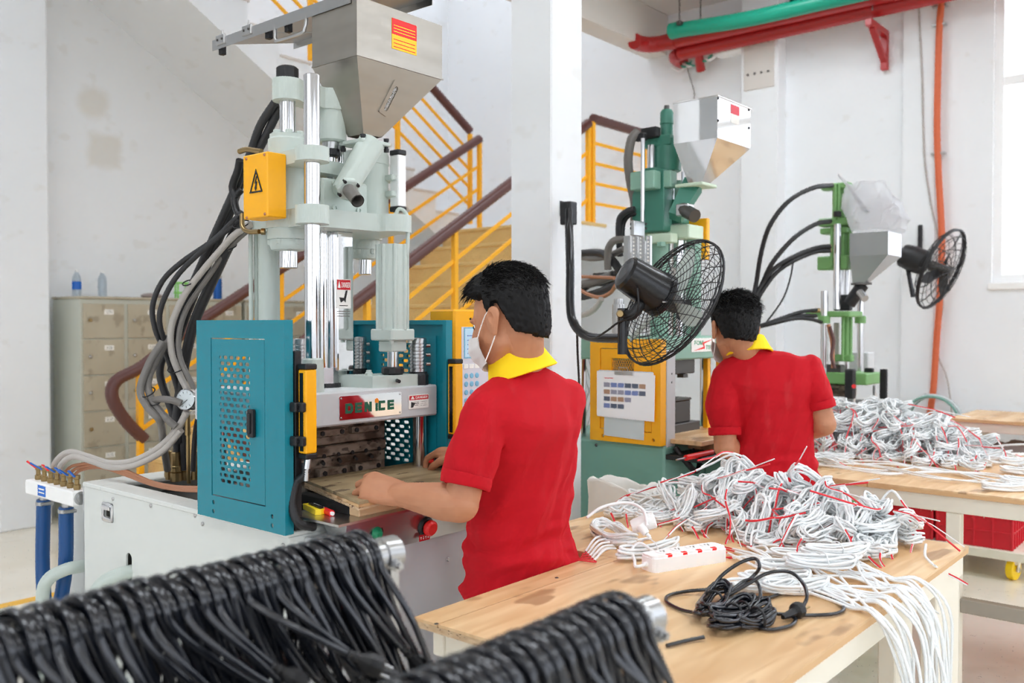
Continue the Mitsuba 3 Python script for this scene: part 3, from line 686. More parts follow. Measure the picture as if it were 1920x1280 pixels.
# feed housing
add('feed_block', [box((1.63, 2.085, 1.785), (1.80, 2.22, 1.885), .006)], 'm_pale', M1)
for (px, py) in ((627, 344), (627, 390), (672, 395)):
    p = at(px, py, Y=2.084); add('block_bolt', lathe([(.009, 0), (.009, .006), (.005, .006), (.005, .003)], p, -EY, 14), 'm_pale', M1, 30)
add('feed_housing', lathe([(.072, 1.785), (.072, 1.96), (.074, 1.962), (.074, 1.99), (.07, 2.0)], (1.88, 2.19, 0), EZ, 32), 'm_pale', M1, 40)
p0, p1 = at(688, 283, D=2.66), at(648, 352, D=2.60)
hd = nrm(p1 - p0)
add('feed_chute', tube([p0 - hd * .03, p0 + (p1 - p0) * .5, p1 + hd * .02], [.040, .037, .034], 20), 'm_pale', M1, True)
a = at(684, 271, D=2.70)
fl = add('chute_flange', obox(a, (.11, .11, .012), EX, EY, .003), 'm_pale', M1)
for sx in (-1, 1):
    for sy in (-1, 1): add('flange_bolt', lathe([(.008, -.022), (.008, -.012), (.006, -.012), (.006, .010), (.008, .010), (.008, .018)], a + V3(sx * .045, sy * .045, 0), EZ, 8), 'm_black', fl)
q0, q1 = at(652, 354, D=2.56), at(671, 377, D=2.50)
vd = nrm(q1 - q0)
add('drain_flange', lathe([(.034, -.01), (.034, .006), (.03, .008)], q0, vd, 6), 'm_pale', M1)
add('drain_port', [tube([q0, q1], .0185, 20, cap=False), tube([q1, q0], .0155, 20, cap=False)], 'm_hosegrey', M1, True)
for q in range(4):
    u_, v_ = perp(vd); aa = q * math.pi / 2 + .6
    add('drain_bolt', cyl(q0 + .029 * (u_ * math.cos(aa) + v_ * math.sin(aa)), q0 + .029 * (u_ * math.cos(aa) + v_ * math.sin(aa)) + vd * .014, .0045, n=8), 'm_black', M1)
# linear guide at the right
k = add('linear_guide', box((1.918, 2.08, 1.83), (1.952, 2.12, 1.99), .003), 'm_whitegloss', M1)
for z in (1.815, 1.99): add('end_cap', box((1.917, 2.079, z), (1.953, 2.121, z + .016), .003), 'm_black', k)
for z in (1.86, 1.91): add('guide_bracket', box((1.90, 2.09, z), (1.95, 2.2, z + .018), .003), 'm_pale', k)
add('drain_tube', tube(spline([at(742, 402, D=2.66), at(748, 392, D=2.66), at(758, 396, D=2.66), at(764, 412, D=2.66), at(764, 465, D=2.66), at(758, 482, D=2.66)], 6), .006, 10), 'm_pale', M1, True)
# rear columns
add('rear_column', cyl((1.60, 2.30, .95), (1.60, 2.30, 1.74), .031, n=24), 'm_pale', M1, 40)
add('rear_column', cyl((1.90, 2.36, .95), (1.90, 2.36, 1.74), .031, n=24), 'm_pale', M1, 40)
for px in (470, 480): add('rear_rod', cyl(at(px, 440, Y=2.36) * V3(1, 1, 0) + V3(0, 0, .95), at(px, 440, Y=2.36) * V3(1, 1, 0) + V3(0, 0, 1.75), .0065, n=12), 'm_pale', M1, True)
# yellow terminal box
k = add('terminal_box', box((1.44, 2.076, 1.755), (1.502, 2.19, 1.93), .003), 'm_yellow', M1)
c = at(480, 343, X=1.439)
tri = [(-.030, -.026), (.030, -.026), (0, .038)]
add('warning_triangle', prism(Polygon(tri).difference(Polygon([(x * .78, (y - .0) * .78 - .0015) for x, y in tri])), c, -EY, EZ, .001), 'm_black', k)
add('lightning_bolt', prism([(.001, .018), (-.007, -.001), (-.001, .0), (-.005, -.012), (-.007, -.011), (-.002, -.021), (.004, -.012), (.001, -.0125), (.006, .004), (-.001, .003), (.005, .018)], c, -EY, EZ, .001), 'm_black', k)
for (px, py) in ((462, 298), (496, 290), (463, 408), (497, 401)):
    add('screw', lathe([(.0045, 0), (.003, .003)], at(px, py, X=1.44), -EX, 8), 'm_copper', k)
# hopper
hx0, hx1, hy0, hy1, hz0, hz1 = 1.668, 2.006, 1.977, 2.178, 2.219, 2.383
t_ = .004
hp = add('hopper', [prism(sbox(hx0, hy0, hx1, hy1).difference(sbox(hx0 + t_, hy0 + t_, hx1 - t_, hy1 - t_)), (0, 0, hz0), EX, EY, hz1 - hz0),
    bar((hx0 - .003, hy0 - .001, hz0), (hx1 + .003, hy0 - .001, hz0), .004, .004), bar((hx0 - .001, hy0, hz0), (hx0 - .001, hy1, hz0), .004, .004)], 'm_steel', M1)
cx, cy, cz, cw = a[0] + .0, a[1], 2.022, .035
top = [(hx0, hy0, hz0), (hx1, hy0, hz0), (hx1, hy1, hz0), (hx0, hy1, hz0)]
bot = [(cx - cw, cy - cw, cz), (cx + cw, cy - cw, cz), (cx + cw, cy + cw, cz), (cx - cw, cy + cw, cz)]
def frustum(top, bot):
    v = np.array(bot + top, float); f = []
    for i in range(4):
        j = (i + 1) % 4; f += [[i, j, 4 + j], [i, 4 + j, 4 + i]]
    return trimesh.Trimesh(v, f, process=False)
add('cone', frustum(top, bot), 'm_steel', hp)
# sight glass in the front slope of the cone
fc = [np.array(p) for p in (bot[0], bot[1], top[1], top[0])]
fn_ = nrm(np.cross(fc[1] - fc[0], fc[3] - fc[0])); fn_ = fn_ if fn_[1] < 0 else -fn_
r0, r1 = at(717, 210, Y=2.0), at(745, 160, Y=2.0)
def on_cone(px, py):
    w = CF + RT * ((px - 960) / FPX) + CU * ((640 - py) / FPX)
    return CAM + w * (np.dot(fc[0] - CAM, fn_) / np.dot(w, fn_))
qs = [on_cone(*p) for p in ((704, 214), (736, 150), (759, 156), (727, 219))]
ctr = sum(qs) / 4; ey_ = nrm((qs[1] - qs[0])); ex_ = nrm(np.cross(ey_, fn_))
sg = add('sight_frame', prism(rrect(-.019, -.052, .019, .052, .003).difference(rrect(-.0075, -.040, .0075, .040, .007)), ctr, ex_, ey_, .004 if np.dot(np.cross(ex_, ey_), fn_) > 0 else -.004), 'm_steel', hp)
add('granules', [ball(ctr + ex_ * rng.uniform(-.005, .005) + ey_ * rng.uniform(-.037, .037) + fn_ * .001, .0025, 1) for _ in range(60)], 'm_satin', sg)
a, b = at(735, 102, Y=hy0 - .001), at(781, 50, Y=hy0 - .001)
z0_, z1_ = a[2] + .018, b[2] + .002
w, h = b[0] - a[0], z1_ - z0_
wl = add('warning_label', prism(sbox(a[0], z0_, b[0], z1_), (0, hy0 - .0002, 0), EX, EZ, .001), 'm_signyellow', hp)
add('label_head', prism(sbox(a[0], z0_ + .48 * h, b[0], z1_), (0, hy0 - .0012, 0), EX, EZ, .0006), 'm_redbright', wl)
for i in range(3):
    add('print_line', bar((a[0] + .006, hy0 - .0016, z0_ + h * (.58 + .1 * i)), (b[0] - .006, hy0 - .0016, z0_ + h * (.58 + .1 * i)), .0006, .0022), 'm_signyellow', wl)
    add('print_line', bar((a[0] + .006, hy0 - .0014, z0_ + h * (.08 + .12 * i)), (b[0] - .006, hy0 - .0014, z0_ + h * (.08 + .12 * i)), .0006, .0022), 'm_redbright', wl)
# open lid
def tl(m):
    v = np.array(m.vertices); v[:, 2] += (v[:, 0] - 1.662) * .25; return trimesh.Trimesh(v, m.faces, process=False)
ld = add('lid', tl(cat([box((1.662, 2.0, 2.386), (1.99, 2.50, 2.400), .003), box((1.662, 2.51, 2.386), (1.99, 2.70, 2.400), .003), box((1.662, 2.0, 2.366), (1.666, 2.70, 2.40)), box((1.986, 2.0, 2.366), (1.99, 2.70, 2.40))])), 'm_satin', hp)
for y in (2.05, 2.3, 2.4, 2.66): add('rubber_stop', box((1.672, y, 2.352), (1.69, y + .02, 2.388), .002), 'm_black', ld)
for y in (2.47, 2.62):
    add('hinge', box((1.655, y, 2.376), (1.664, y + .05, 2.408), .002), 'm_satin', ld)
    for dy in (.012, .038): add('rivet', lathe([(.004, 0), (.004, .002)], (1.655, y + dy, 2.392), -EX, 8), 'm_darksteel', ld)
    add('hinge_pin', cyl((1.657, y + .012, 2.405), (1.657, y + .012, 2.42), .003, n=8), 'm_satin', ld)
h0, h1 = at(515, 58, X=1.664), at(573, 44, X=1.664)
add('handle', tube(spline([V3(1.668, h0[1], 2.386), V3(1.666, h0[1], 2.355), V3(1.664, h0[1] - .006, 2.335), V3(1.664, h0[1] - .02, 2.328), V3(1.664, h1[1] + .02, 2.328), V3(1.664, h1[1] + .006, 2.335), V3(1.666, h1[1], 2.355), V3(1.668, h1[1], 2.386)], 4), .006, 10), 'm_satin', ld, True)
# light curtains
for (px, X_, y0_, zt_, zb_) in ((571, 1.392, 1.842, 1.366, 1.132), (837, 1.962, 1.88, 1.36, 1.123)):
    k = add('light_curtain', box((X_ - .017, y0_ - .016, zb_ + .014), (X_ + .017, y0_ + .016, zt_ - .012), .003), 'm_yellow', M1)
    for (z_, s_) in ((zt_ - .012, 1), (zb_, 1)): add('end_cap', box((X_ - .018, y0_ - .017, z_), (X_ + .018, y0_ + .017, z_ + .014), .003), 'm_black', k)
    add('lens_strip', box((X_ - .0185, y0_ - .005, zb_ + .02), (X_ - .016, y0_ + .008, zt_ - .02)), 'm_blackgloss', k)
    add('plug_connector', [cyl((X_, y0_, zb_), (X_ - .004, y0_, zb_ - .025), .009, n=10), cyl((X_ - .004, y0_, zb_ - .02), (X_ - .006, y0_, zb_ - .055), .007, n=10)], 'm_satin', k, 30)
for z in (1.262, 1.178):
    k = add('curtain_bracket', [box((1.352, 1.838, z - .012), (1.41, 1.864, z + .012), .003), box((1.36, 1.822, z - .012), (1.374, 1.864, z + .012), .003)], 'm_black', M1)
    for x_ in (1.362, 1.385): add('bolt', lathe([(.006, 0), (.006, .004), (.003, .004)], (x_, 1.838, z), -EY, 8), 'm_blackgloss', k)
add('curtain_bracket', box((1.955, 1.885, 1.24), (1.99, 1.905, 1.262), .003), 'm_black', M1)
add('curtain_bracket', box((1.955, 1.885, 1.17), (1.99, 1.905, 1.192), .003), 'm_black', M1)
add('frame_column', box((1.372, 1.866, .95), (1.392, 1.90, 1.40), .002), 'm_black', M1)
pts = [at(573, 868, D=2.26), at(572, 890, D=2.26), at(556, 905, D=2.26), at(548, 945, D=2.25), at(560, 980, D=2.24), at(590, 988, D=2.27)]
p = spline(pts, 10)
add('corrugated_conduit', tube(p, .0105 + .0012 * (np.arange(len(p)) % 2), 12), 'm_black', M1, True)
pts = [at(838, 840, D=2.68), at(836, 858, D=2.68), at(828, 868, D=2.69), at(815, 862, D=2.7)]
add('curtain_cable', tube(spline(pts, 6), .006, 8), 'm_black', M1, True)
add('sensor', cyl(at(822, 866, D=2.7), at(802, 862, D=2.72), .0085, n=12), 'm_redbright', M1, 30)

# control cabinet beside it
CC = thing('control_cabinet', 'yellow control cabinet with screen and keypad in front of the capped worker', 'cabinet')
labels[CC]['label'] = 'yellow control cabinet with a lit screen and round keys beside the teal guard door'
add('housing', [box((2.03, 1.95, .86), (2.40, 2.06, 1.512), .006)], 'm_yellow', CC)
add('pedestal', box((1.985, 1.93, 0), (2.40, 2.3, .855), .006), 'm_darkyellow', CC)
add('pedestal_cap', box((1.98, 1.925, .855), (2.405, 2.305, .865), .002), 'm_black', CC)
kp = add('keypad_panel', box((2.062, 1.9485, 1.13), (2.36, 1.951, 1.457), .001), 'm_keypad', CC)
add('screen', box((2.076, 1.9465, 1.362), (2.25, 1.949, 1.452), .001), 'm_screen', kp)
add('screen_bezel', [box((2.072, 1.9472, 1.358), (2.254, 1.9482, 1.456))], 'm_keyblue', kp)
for i in range(5): add('screen_line', box((2.085, 1.9460, 1.372 + .014 * i), (2.085 + .1 - .012 * (i % 3), 1.9464, 1.375 + .014 * i)), 'm_photo_d', kp)
for i in range(6): add('function_key', box((2.07 + .026 * i, 1.9465, 1.326), (2.09 + .026 * i, 1.949, 1.340), .001), 'm_signwhite', kp)
for r in range(4):
    for c_ in range(3):
        add('round_key', lathe([(.0085, 0), (.0085, .002), (.006, .003)], (2.082 + .025 * c_, 1.9487, 1.303 - .026 * r), -EY, 12), 'm_keyblue', kp, 30)
    for c_ in range(2):
        add('arrow_key', prism([(-.009, -.009), (.009, -.009), (0, .009)], (2.20 + .045 * c_, 1.9487, 1.300 - .026 * r), EX, EZ, .002), 'm_signwhite', kp)

# ---------------------------------------------------------------- hoses, gauge, manifold
def hose(pts, r, m, name='hose', n=10, q=8, parent=None, label=None):
    p = spline([at(x, y, D=d) for x, y, d in pts], q)
    return add(name, tube(p, r, n), m, parent or M1, True, label=label)
H = [
 ([(516, 192, 2.62), (488, 236, 2.66), (468, 292, 2.70), (445, 345, 2.72), (418, 405, 2.78), (380, 490, 2.86), (345, 570, 2.92), (318, 640, 2.96), (300, 700, 2.99), (325, 780, 3.02), (332, 840, 3.04), (326, 880, 3.05)], .0125, 'm_hosedark'),
 ([(525, 200, 2.64), (495, 262, 2.68), (474, 300, 2.72), (452, 342, 2.75), (425, 415, 2.80), (388, 500, 2.88), (352, 585, 2.94), (330, 660, 2.98), (336, 740, 3.0), (344, 820, 3.03), (345, 880, 3.05)], .0125, 'm_hosedark'),
 ([(454, 398, 2.66), (432, 420, 2.68), (398, 452, 2.74), (340, 492, 2.80), (304, 528, 2.84), (286, 575, 2.86), (292, 620, 2.88), (310, 660, 2.92), (330, 720, 2.96), (345, 780, 3.0)], .0085, 'm_hosedark'),
 ([(456, 404, 2.66), (420, 436, 2.70), (370, 478, 2.76), (330, 520, 2.80), (304, 570, 2.83), (300, 610, 2.86), (318, 660, 2.92), (340, 700, 2.95)], .0085, 'm_hosedark'),
 ([(470, 420, 2.66), (440, 440, 2.69), (412, 470, 2.73), (378, 510, 2.78), (345, 555, 2.82), (322, 610, 2.86), (322, 660, 2.88), (336, 700, 2.90), (356, 740, 2.9)], .0105, 'm_hoseclear'),
 ([(474, 424, 2.68), (448, 446, 2.71), (420, 476, 2.76), (390, 520, 2.80), (352, 575, 2.85), (336, 625, 2.87), (338, 670, 2.88), (356, 712, 2.88), (372, 745, 2.88)], .0085, 'm_hosegrey'),
 ([(448, 420, 2.70), (424, 470, 2.76), (392, 540, 2.86), (366, 600, 2.92), (350, 660, 2.95), (340, 720, 2.97), (332, 780, 3.0), (330, 830, 3.02)], .0165, 'm_hosedark'),
 ([(305, 640, 2.86), (280, 680, 2.84), (263, 730, 2.82), (276, 762, 2.80), (300, 790, 2.80), (306, 830, 2.9), (314, 880, 3.0)], .0115, 'm_hosegrey'),
 ([(318, 630, 2.90), (296, 670, 2.88), (278, 712, 2.85), (284, 748, 2.82), (308, 780, 2.8), (330, 800, 2.8)], .0115, 'm_hosegrey'),
 ([(280, 753, 2.83), (300, 748, 2.80), (322, 750, 2.79), (340, 756, 2.79)], .011, 'm_hosegrey'),
 ([(452, 355, 2.70), (440, 372, 2.70), (444, 395, 2.68), (452, 408, 2.66)], .011, 'm_black'),
 ([(450, 300, 2.66), (446, 320, 2.68), (436, 350, 2.70), (442, 372, 2.7)], .012, 'm_black'),
 ([(375, 770, 2.86), (368, 800, 2.88), (364, 840, 2.9), (362, 882, 2.92)], .0085, 'm_hosedark'),
]
for pts, r, m in H: hose(pts, r, m)
# cable ties around the hoses
for (px, py, d, r) in ((430, 462, 2.74, .022), (352, 530, 2.80, .016), (332, 688, 2.9, .03), (276, 735, 2.82, .024), (292, 752, 2.81, .02), (452, 420, 2.66, .024)):
    c = at(px, py, D=d); u_, v_ = nrm(V3(.6, -.5, .25)), nrm(V3(.35, .3, -.8))
    v_ = nrm(v_ - np.dot(u_, v_) * u_); w_ = np.cross(u_, v_)
    add('cable_tie', tube([c + r * (u_ * math.cos(t) + w_ * math.sin(t)) for t in np.linspace(0, 2 * np.pi, 18, endpoint=False)], .002, 5, True), 'm_black', M1, True)
# brass fittings on the tank and at the terminal box
for (x, y) in ((316, 893), (330, 896), (346, 894), (366, 893)):
    p = at(x, y, Z=.95) if y > 880 else None
    r = .016 if x == 330 else .012
    add('hose_fitting', lathe([(r * 1.15, -.01), (r * 1.15, .018), (r * .9, .02), (r * 1.1, .022), (r * 1.1, .04), (r, .042), (r, .085), (r * .8, .088)], p, EZ, 10), 'm_brass', M1)
hose([(449, 284, 2.62), (462, 280, 2.60), (476, 282, 2.58), (490, 284, 2.56)], .008, 'm_brass', 'elbow_fitting')
hose([(454, 402, 2.62), (455, 425, 2.60), (466, 434, 2.58), (486, 434, 2.55)], .007, 'm_brass', 'elbow_fitting')
hose([(490, 434, 2.55), (497, 434, 2.55)], .010, 'm_brass', 'hex_fitting', n=6)
# pressure gauge
g = at(350, 749, D=2.80); gd = nrm(V3(-.86, -.45, .1))
k = add('pressure_gauge', lathe([(.026, -.024), (.034, -.02), (.034, .004), (.031, .008), (.029, .004)], g, gd, 28), 'm_chrome', M1, 30)
add('dial', lathe([(.0295, .002), (.0295, .0055)], g, gd, 28), 'm_frosted', k, 30)
ga, gb = perp(gd)
for i in range(9):
    aa = -2.3 + i * .575
    w_ = ga * math.cos(aa) + gb * math.sin(aa)
    add('tick', bar(g + gd * .006 + w_ * .02, g + gd * .006 + w_ * .026, .0014, .0008), 'm_black', k)
add('needle', bar(g + gd * .0068 - ga * .006, g + gd * .0068 + (ga * .6 + gb * .8) * .02, .0018, .001), 'm_black', k)
add('gauge_stem', [tube([at(351, 772, D=2.81), at(352, 815, D=2.82)], .009, 8), tube([at(352, 815, D=2.82), at(354, 905, D=2.86)], .0065, 10)], 'm_brass', M1, True)
# clear and copper coloured lines from the manifold
hose([(104, 892, 3.16), (104, 868, 3.14), (128, 848, 3.10), (165, 856, 3.04), (205, 868, 2.98), (250, 864, 2.92), (300, 838, 2.86), (335, 800, 2.82), (350, 772, 2.80)], .0115, 'm_hoseclear')
hose([(112, 894, 3.12), (114, 872, 3.10), (136, 856, 3.06), (170, 864, 3.01), (208, 876, 2.96), (252, 872, 2.90), (304, 846, 2.84), (340, 806, 2.81)], .010, 'm_hoseclear')
for i, dy in enumerate((0, 5, 9)):
    hose([(120 + 8 * i, 886 + dy, 3.12), (140 + 6 * i, 872 + dy, 3.08), (190, 869 + dy * .8, 3.0), (235, 882 + dy * .9, 2.92), (285, 903 + dy * .6, 2.83), (330, 912 + dy * .6, 2.74), (376, 914 + dy * .7, 2.64)], .0055, 'm_copper', 'oil_line', n=8)
# water manifold
mf = add('water_manifold', box((1.325, 3.005, .868), (1.385, 3.37, .918), .005), 'm_white', M1)
add('manifold_end', lathe([(.022, 0), (.022, .004), (.014, .004), (.014, .008)], (1.355, 3.005, .893), -EY, 20), 'm_satin', mf, 30)
add('manifold_label', box((1.3235, 3.20, .876), (1.325, 3.26, .912)), 'm_bluelabel', mf)
for i in range(2): add('print_line', box((1.3228, 3.208, .886 + .012 * i), (1.3235, 3.252, .890 + .012 * i)), 'm_signwhite', mf)
add('manifold_bracket', prism([(0, 0), (.07, 0), (.02, .09), (0, .09)], (1.36, 3.0, .85), EX, EZ, .006), 'm_platen', mf)
for i in range(7):
    y = 3.03 + .05 * i
    v = add('valve', lathe([(.010, 0), (.012, .004), (.012, .016), (.008, .018), (.008, .034), (.011, .036), (.011, .048)], (1.355, y, .918), EZ, 8), 'm_brass', mf)
    add('lever', bar((1.350, y, .958), (1.325 - .01 * (i % 2), y + .02 * (1 if i > 4 else -.3), .985), .012, .004, .001), 'm_redbright' if i in (4, 6) else 'm_bluelabel', mf)
for (px, y0_, y1_, bend) in ((82, 936, 1190, 0), (124, 950, 1190, -12)):
    p0 = at(px, y0_, X=1.35)
    p1, p2 = at(px - 2, (y0_ + y1_) / 2, X=1.35), at(px + 4 + bend * 2, y1_, X=1.35 - .02)
    hk = add('water_hose', tube(spline([p0, p1, p2, p2 + V3(0, .02, -.3)], 8), .0235, 14), 'm_bluehose', M1, True)
    add('hose_clamp', [lathe([(.026, -.006), (.026, .006)], p0 + V3(0, 0, -.012), EZ, 18), cyl(p0 + V3(-.02, -.025, -.012), p0 + V3(.02, -.03, -.012), .006, n=8)], 'm_satin', hk, 30)
    add('hose_nipple', lathe([(.014, -.005), (.014, .05)], p0 + V3(0, 0, .0), EZ, 12), 'm_satin', hk, 30)

# ---------------------------------------------------------------- on its worktop
fb = thing('press_table', 'stained plywood board on a wooden frame in the mouth of the teal machine', 'board')
FL, FR, BR, BL = (1.434, 1.70), (1.975, 1.745), (1.975, 2.055), (1.54, 2.055)
for i in range(3):
    e = .001 * ((i * 7) % 3)
    add('plywood_layer', prism([(FL[0] + e, FL[1] - e), (FR[0], FR[1] - e), BR, (BL[0] + e, BL[1])], (0, 0, 1.014 + .0073 * i), EX, EY, .0068 if i < 2 else .0075), 'm_oldply' if i == 2 else ('m_chip', 'm_wood')[i % 2], fb)
add('support_block', box((1.474, 1.745, .985), (1.95, 1.785, 1.014), .003), 'm_wood', fb)
add('support_block', box((1.474, 1.785, .985), (1.51, 2.0, 1.014), .002), 'm_blackmatt', fb)
# cutter and pen on the tray
k = thing('utility_knife', 'yellow and black snap-off knife lying on the steel tray', 'knife')
p0, p1 = at(572, 952, Z=.985), at(604, 966, Z=.985)
d = nrm((p1 - p0) * V3(1, 1, 0)); s_ = np.cross(EZ, d)
add('body', prism([(-.045, -.010), (.02, -.013), (.045, -.014), (.05, .0), (.045, .014), (.01, .012), (-.045, .008)], (p0 + p1) / 2 + EZ * .0005, d, s_, .014), 'm_knifeyellow', k)
add('grip', prism([(-.03, -.001), (.045, -.002), (.042, .010), (-.03, .006)], (p0 + p1) / 2 + EZ * .0145, d, s_, .004), 'm_black', k)
add('blade', obox((p0 + p1) / 2 - d * .055 + EZ * .008, (.03, .009, .0012), d, s_), 'm_satin', k)
k = thing('marker_pen', 'white and red marker pen beside the yellow knife on the tray', 'pen')
p0, p1 = at(588, 948, Z=.992), at(622, 962, Z=.992)
d = nrm(p1 - p0)
add('barrel', cyl(p0, p0 + (p1 - p0) * .62, .0075, n=12), 'm_white', k, 30)
add('cap', cyl(p0 + (p1 - p0) * .62, p1, .0085, n=12), 'm_redbright', k, 30)
add('cap_end', cyl(p1, p1 + d * .006, .005, n=12), 'm_white', k, 30)

# ---------------------------------------------------------------- lockers and what stands on them
LX0, LY0, LH = 2.985, 6.60, 1.645
def locker_bank(x0, ncol, nrow, label, sink=0.0):
    t = thing('locker_cabinet', label, 'locker')
    w = .335
    add('carcass', [box((x0, LY0 + .004, 0), (x0 + ncol * w, LY0 + .45, LH), .004)], 'm_lockerside', t)
    add('top_sheet', box((x0 - .006, LY0 - .008, LH), (x0 + ncol * w + .006, LY0 + .455, LH + .018), .003), 'm_locker', t)
    dh = (LH - .06) / nrow
    for c_ in range(ncol):
        for r in range(nrow):
            xa, za = x0 + c_ * w + .018, LH - .03 - (r + 1) * dh + .006
            d = add('door', box((xa, LY0 - .008, za), (xa + w - .030, LY0 + .004, za + dh - .010), .003), 'm_locker', t)
            add('knob', lathe([(.006, 0), (.006, .012), (.013, .014), (.013, .022), (.008, .026)], (xa + .045, LY0 - .008, za + dh * .5), -EY, 10), 'm_satin' if (r + c_) % 3 else 'm_brass', d, True)
            pk = add('number_plate', box((xa + .155, LY0 - .0105, za + dh * .66), (xa + .225, LY0 - .008, za + dh * .80)), 'm_signwhite', d)
            add('digit', letters('%d.%02d' % (1, 1 + c_ + 5 * r), .018, (xa + .166, LY0 - .0112, za + dh * .70), EX, EZ, .0006, False, width=.045), 'm_black', d)
    return t
locker_bank(LX0, 4, 6, 'beige steel locker cabinet of many small numbered doors, below the water bottle')
locker_bank(LX0 + 4 * .335 + .03, 3, 6, 'beige steel locker cabinet partly hidden by the teal machine, below the blue thermos')

def bottle(px, y, label, cap, wrap, m='m_bottle'):
    p = at(px, 556, Y=y); x = p[0]
    t = thing('water_bottle', label, 'bottle')
    z = LH + .018
    add('body', lathe([(.03, 0), (.032, .006), (.032, .06), (.030, .065), (.032, .07), (.032, .13), (.028, .155), (.013, .178), (.013, .19)], (x, y, z), EZ, 18, cap=False), m, t, 40)
    if wrap: add('wrapper', lathe([(.0328, .055), (.0328, .115)], (x, y, z), EZ, 18, cap=False), wrap, t, True)
    add('cap', lathe([(.0145, .186), (.0145, .2), (.012, .202)], (x, y, z), EZ, 12), cap, t, 40)
    return t
bottle(144, 6.85, 'clear plastic water bottle with a blue wrapper on the beige lockers', 'm_white', 'm_bluelabel')
bottle(192, 6.85, 'clear plastic bottle without a wrapper on the beige lockers', 'm_white', None)
p = at(408, 556, Y=6.8)
t = thing('thermos', 'blue metal thermos with a steel top on the lockers', 'thermos')
add('body', lathe([(.034, 0), (.036, .006), (.036, .17), (.034, .176)], (p[0], 6.8, LH + .018), EZ, 20), 'm_thermos', t, 40)
add('collar', lathe([(.035, .176), (.035, .20), (.03, .206), (.02, .208)], (p[0], 6.8, LH + .018), EZ, 20), 'm_satin', t, 40)
p = at(341, 556, Y=6.8)
t = thing('plastic_rack', 'bright green plastic cup rack half hidden by the hoses on the lockers', 'rack')
for dx in (-.045, .045):
    for dy in (-.02, .02): add('leg', bar((p[0] + dx, 6.8 + dy, LH + .018), (p[0] + dx, 6.8 + dy, LH + .15), .012, .012, .002), 'm_greenplastic', t)
for z in (.06, .14): add('shelf', box((p[0] - .06, 6.775, LH + z), (p[0] + .06, 6.825, LH + z + .015), .002), 'm_greenplastic', t)
p = at(285, 556, Y=6.75)
t = one('crumpled_bag', moved(ball((0, 0, 0), (.09, .05, .022), 3), frame(EX, EY, EZ, (p[0], 6.75, LH + .036))), 'm_greysack', 'small crumpled grey bag lying flat on the lockers', 'bag', smooth=True)

# ---------------------------------------------------------------- pipes along the window wall
def pipe(name, label, pts, r, m, cat_='pipe', n=18):
    t = thing(name, label, cat_)
    add('run', tube(pts, r, n), m, t, True)
    return t
PX_ = 6.95
za, zb = at(1215, 86, X=PX_), at(1560, 26, X=PX_)
sl_ = (zb[2] - za[2]) / (zb[1] - za[1])
pz = lambda px, py, X_: at(px, py, X=X_)
u0, u1 = pz(1250, 79, PX_), pz(1560, 10, PX_)
ue = u1 + (u1 - u0) / (u0[1] - u1[1]) * (u1[1] - .4)
t = pipe('sprinkler_pipe', 'thick dark red pipe under the ceiling, the upper of the red pair', np.vstack([ue[None], spline([u1, (u0 + u1) / 2, u0, u0 + V3(-.01, .10, .0), u0 + V3(-.05, .17, 0), u0 + V3(-.13, .20, 0), u0 + V3(-.20, .20, 0)], 6)]), .068, 'm_redpipe')
for q in (u0 + V3(0, -.06, 0), u1 + V3(0, -.5, 0)): add('coupling', lathe([(.074, -.04), (.074, .04)], q, EY, 20), 'm_redpipe', t, 30)
l0, l1 = pz(1290, 97, PX_ + .10), pz(1560, 36, PX_ + .10)
le = l1 + (l1 - l0) / (l0[1] - l1[1]) * (l1[1] - .4)
t = pipe('sprinkler_pipe', 'thick dark red pipe under the ceiling, the lower of the red pair', np.vstack([le[None], spline([l1, (l0 + l1) / 2, l0, l0 + V3(.01, .08, 0), l0 + V3(.06, .16, 0), l0 + V3(.16, .19, 0), l0 + V3(.24, .19, 0)], 6)]), .060, 'm_redpipe')
add('branch', tube([l0 + V3(0, -.1, 0), l0 + V3(.1, -.06, -.09), l0 + V3(.14, -.05, -.14)], .04, 14), 'm_redpipe', t, True)
t = pipe('water_pipe', 'green pipe hung under the ceiling above the red pipes', spline([at(1262, 58, X=6.80), at(1400, 36, X=6.80), at(1540, 4, X=6.80), at(1540, 4, X=6.80) + (at(1540, 4, X=6.80) - at(1400, 36, X=6.80)) * 1.5], 6), .062, 'm_greenpipe')
add('end_cap', lathe([(.068, -.05), (.068, .02), (.05, .035)], at(1262, 58, X=6.80), EY, 18), 'm_greenpipe', t, 30)
hg = thing('pipe_hanger', 'grey steel hanger rod and arm holding the green pipe', 'hanger')
for y in (3.85, 2.9):
    add('rod', cyl((6.72, y, 3.95), (6.72, y, ZC), .006, n=6), 'm_darksteel', hg)
    add('rod', cyl((7.08, y, 3.95), (7.08, y, ZC), .006, n=6), 'm_darksteel', hg)
    add('arm', box((6.70, y - .02, 3.955), (7.1, y + .02, 3.985), .003), 'm_darksteel', hg)
t = thing('pipe_bracket', 'red triangular steel bracket on the wall under the red pipes', 'bracket')
yb_ = 2.36
A, B, Cc = V3(7.27, yb_, at(1666, 62, X=7.27)[2]), V3(6.90, yb_, at(1666, 62, X=7.27)[2]), V3(7.27, yb_, at(1666, 130, X=7.27)[2])
add('arm', bar(A, B, .05, .05, .003), 'm_redpipe', t)
add('upright', bar(A + V3(0, 0, .02), Cc, .05, .05, .003, up=EY), 'm_redpipe', t)
add('brace', bar(B + V3(.08, 0, -.02), Cc + V3(-.01, 0, .06), .045, .03, .003), 'm_redpipe', t)
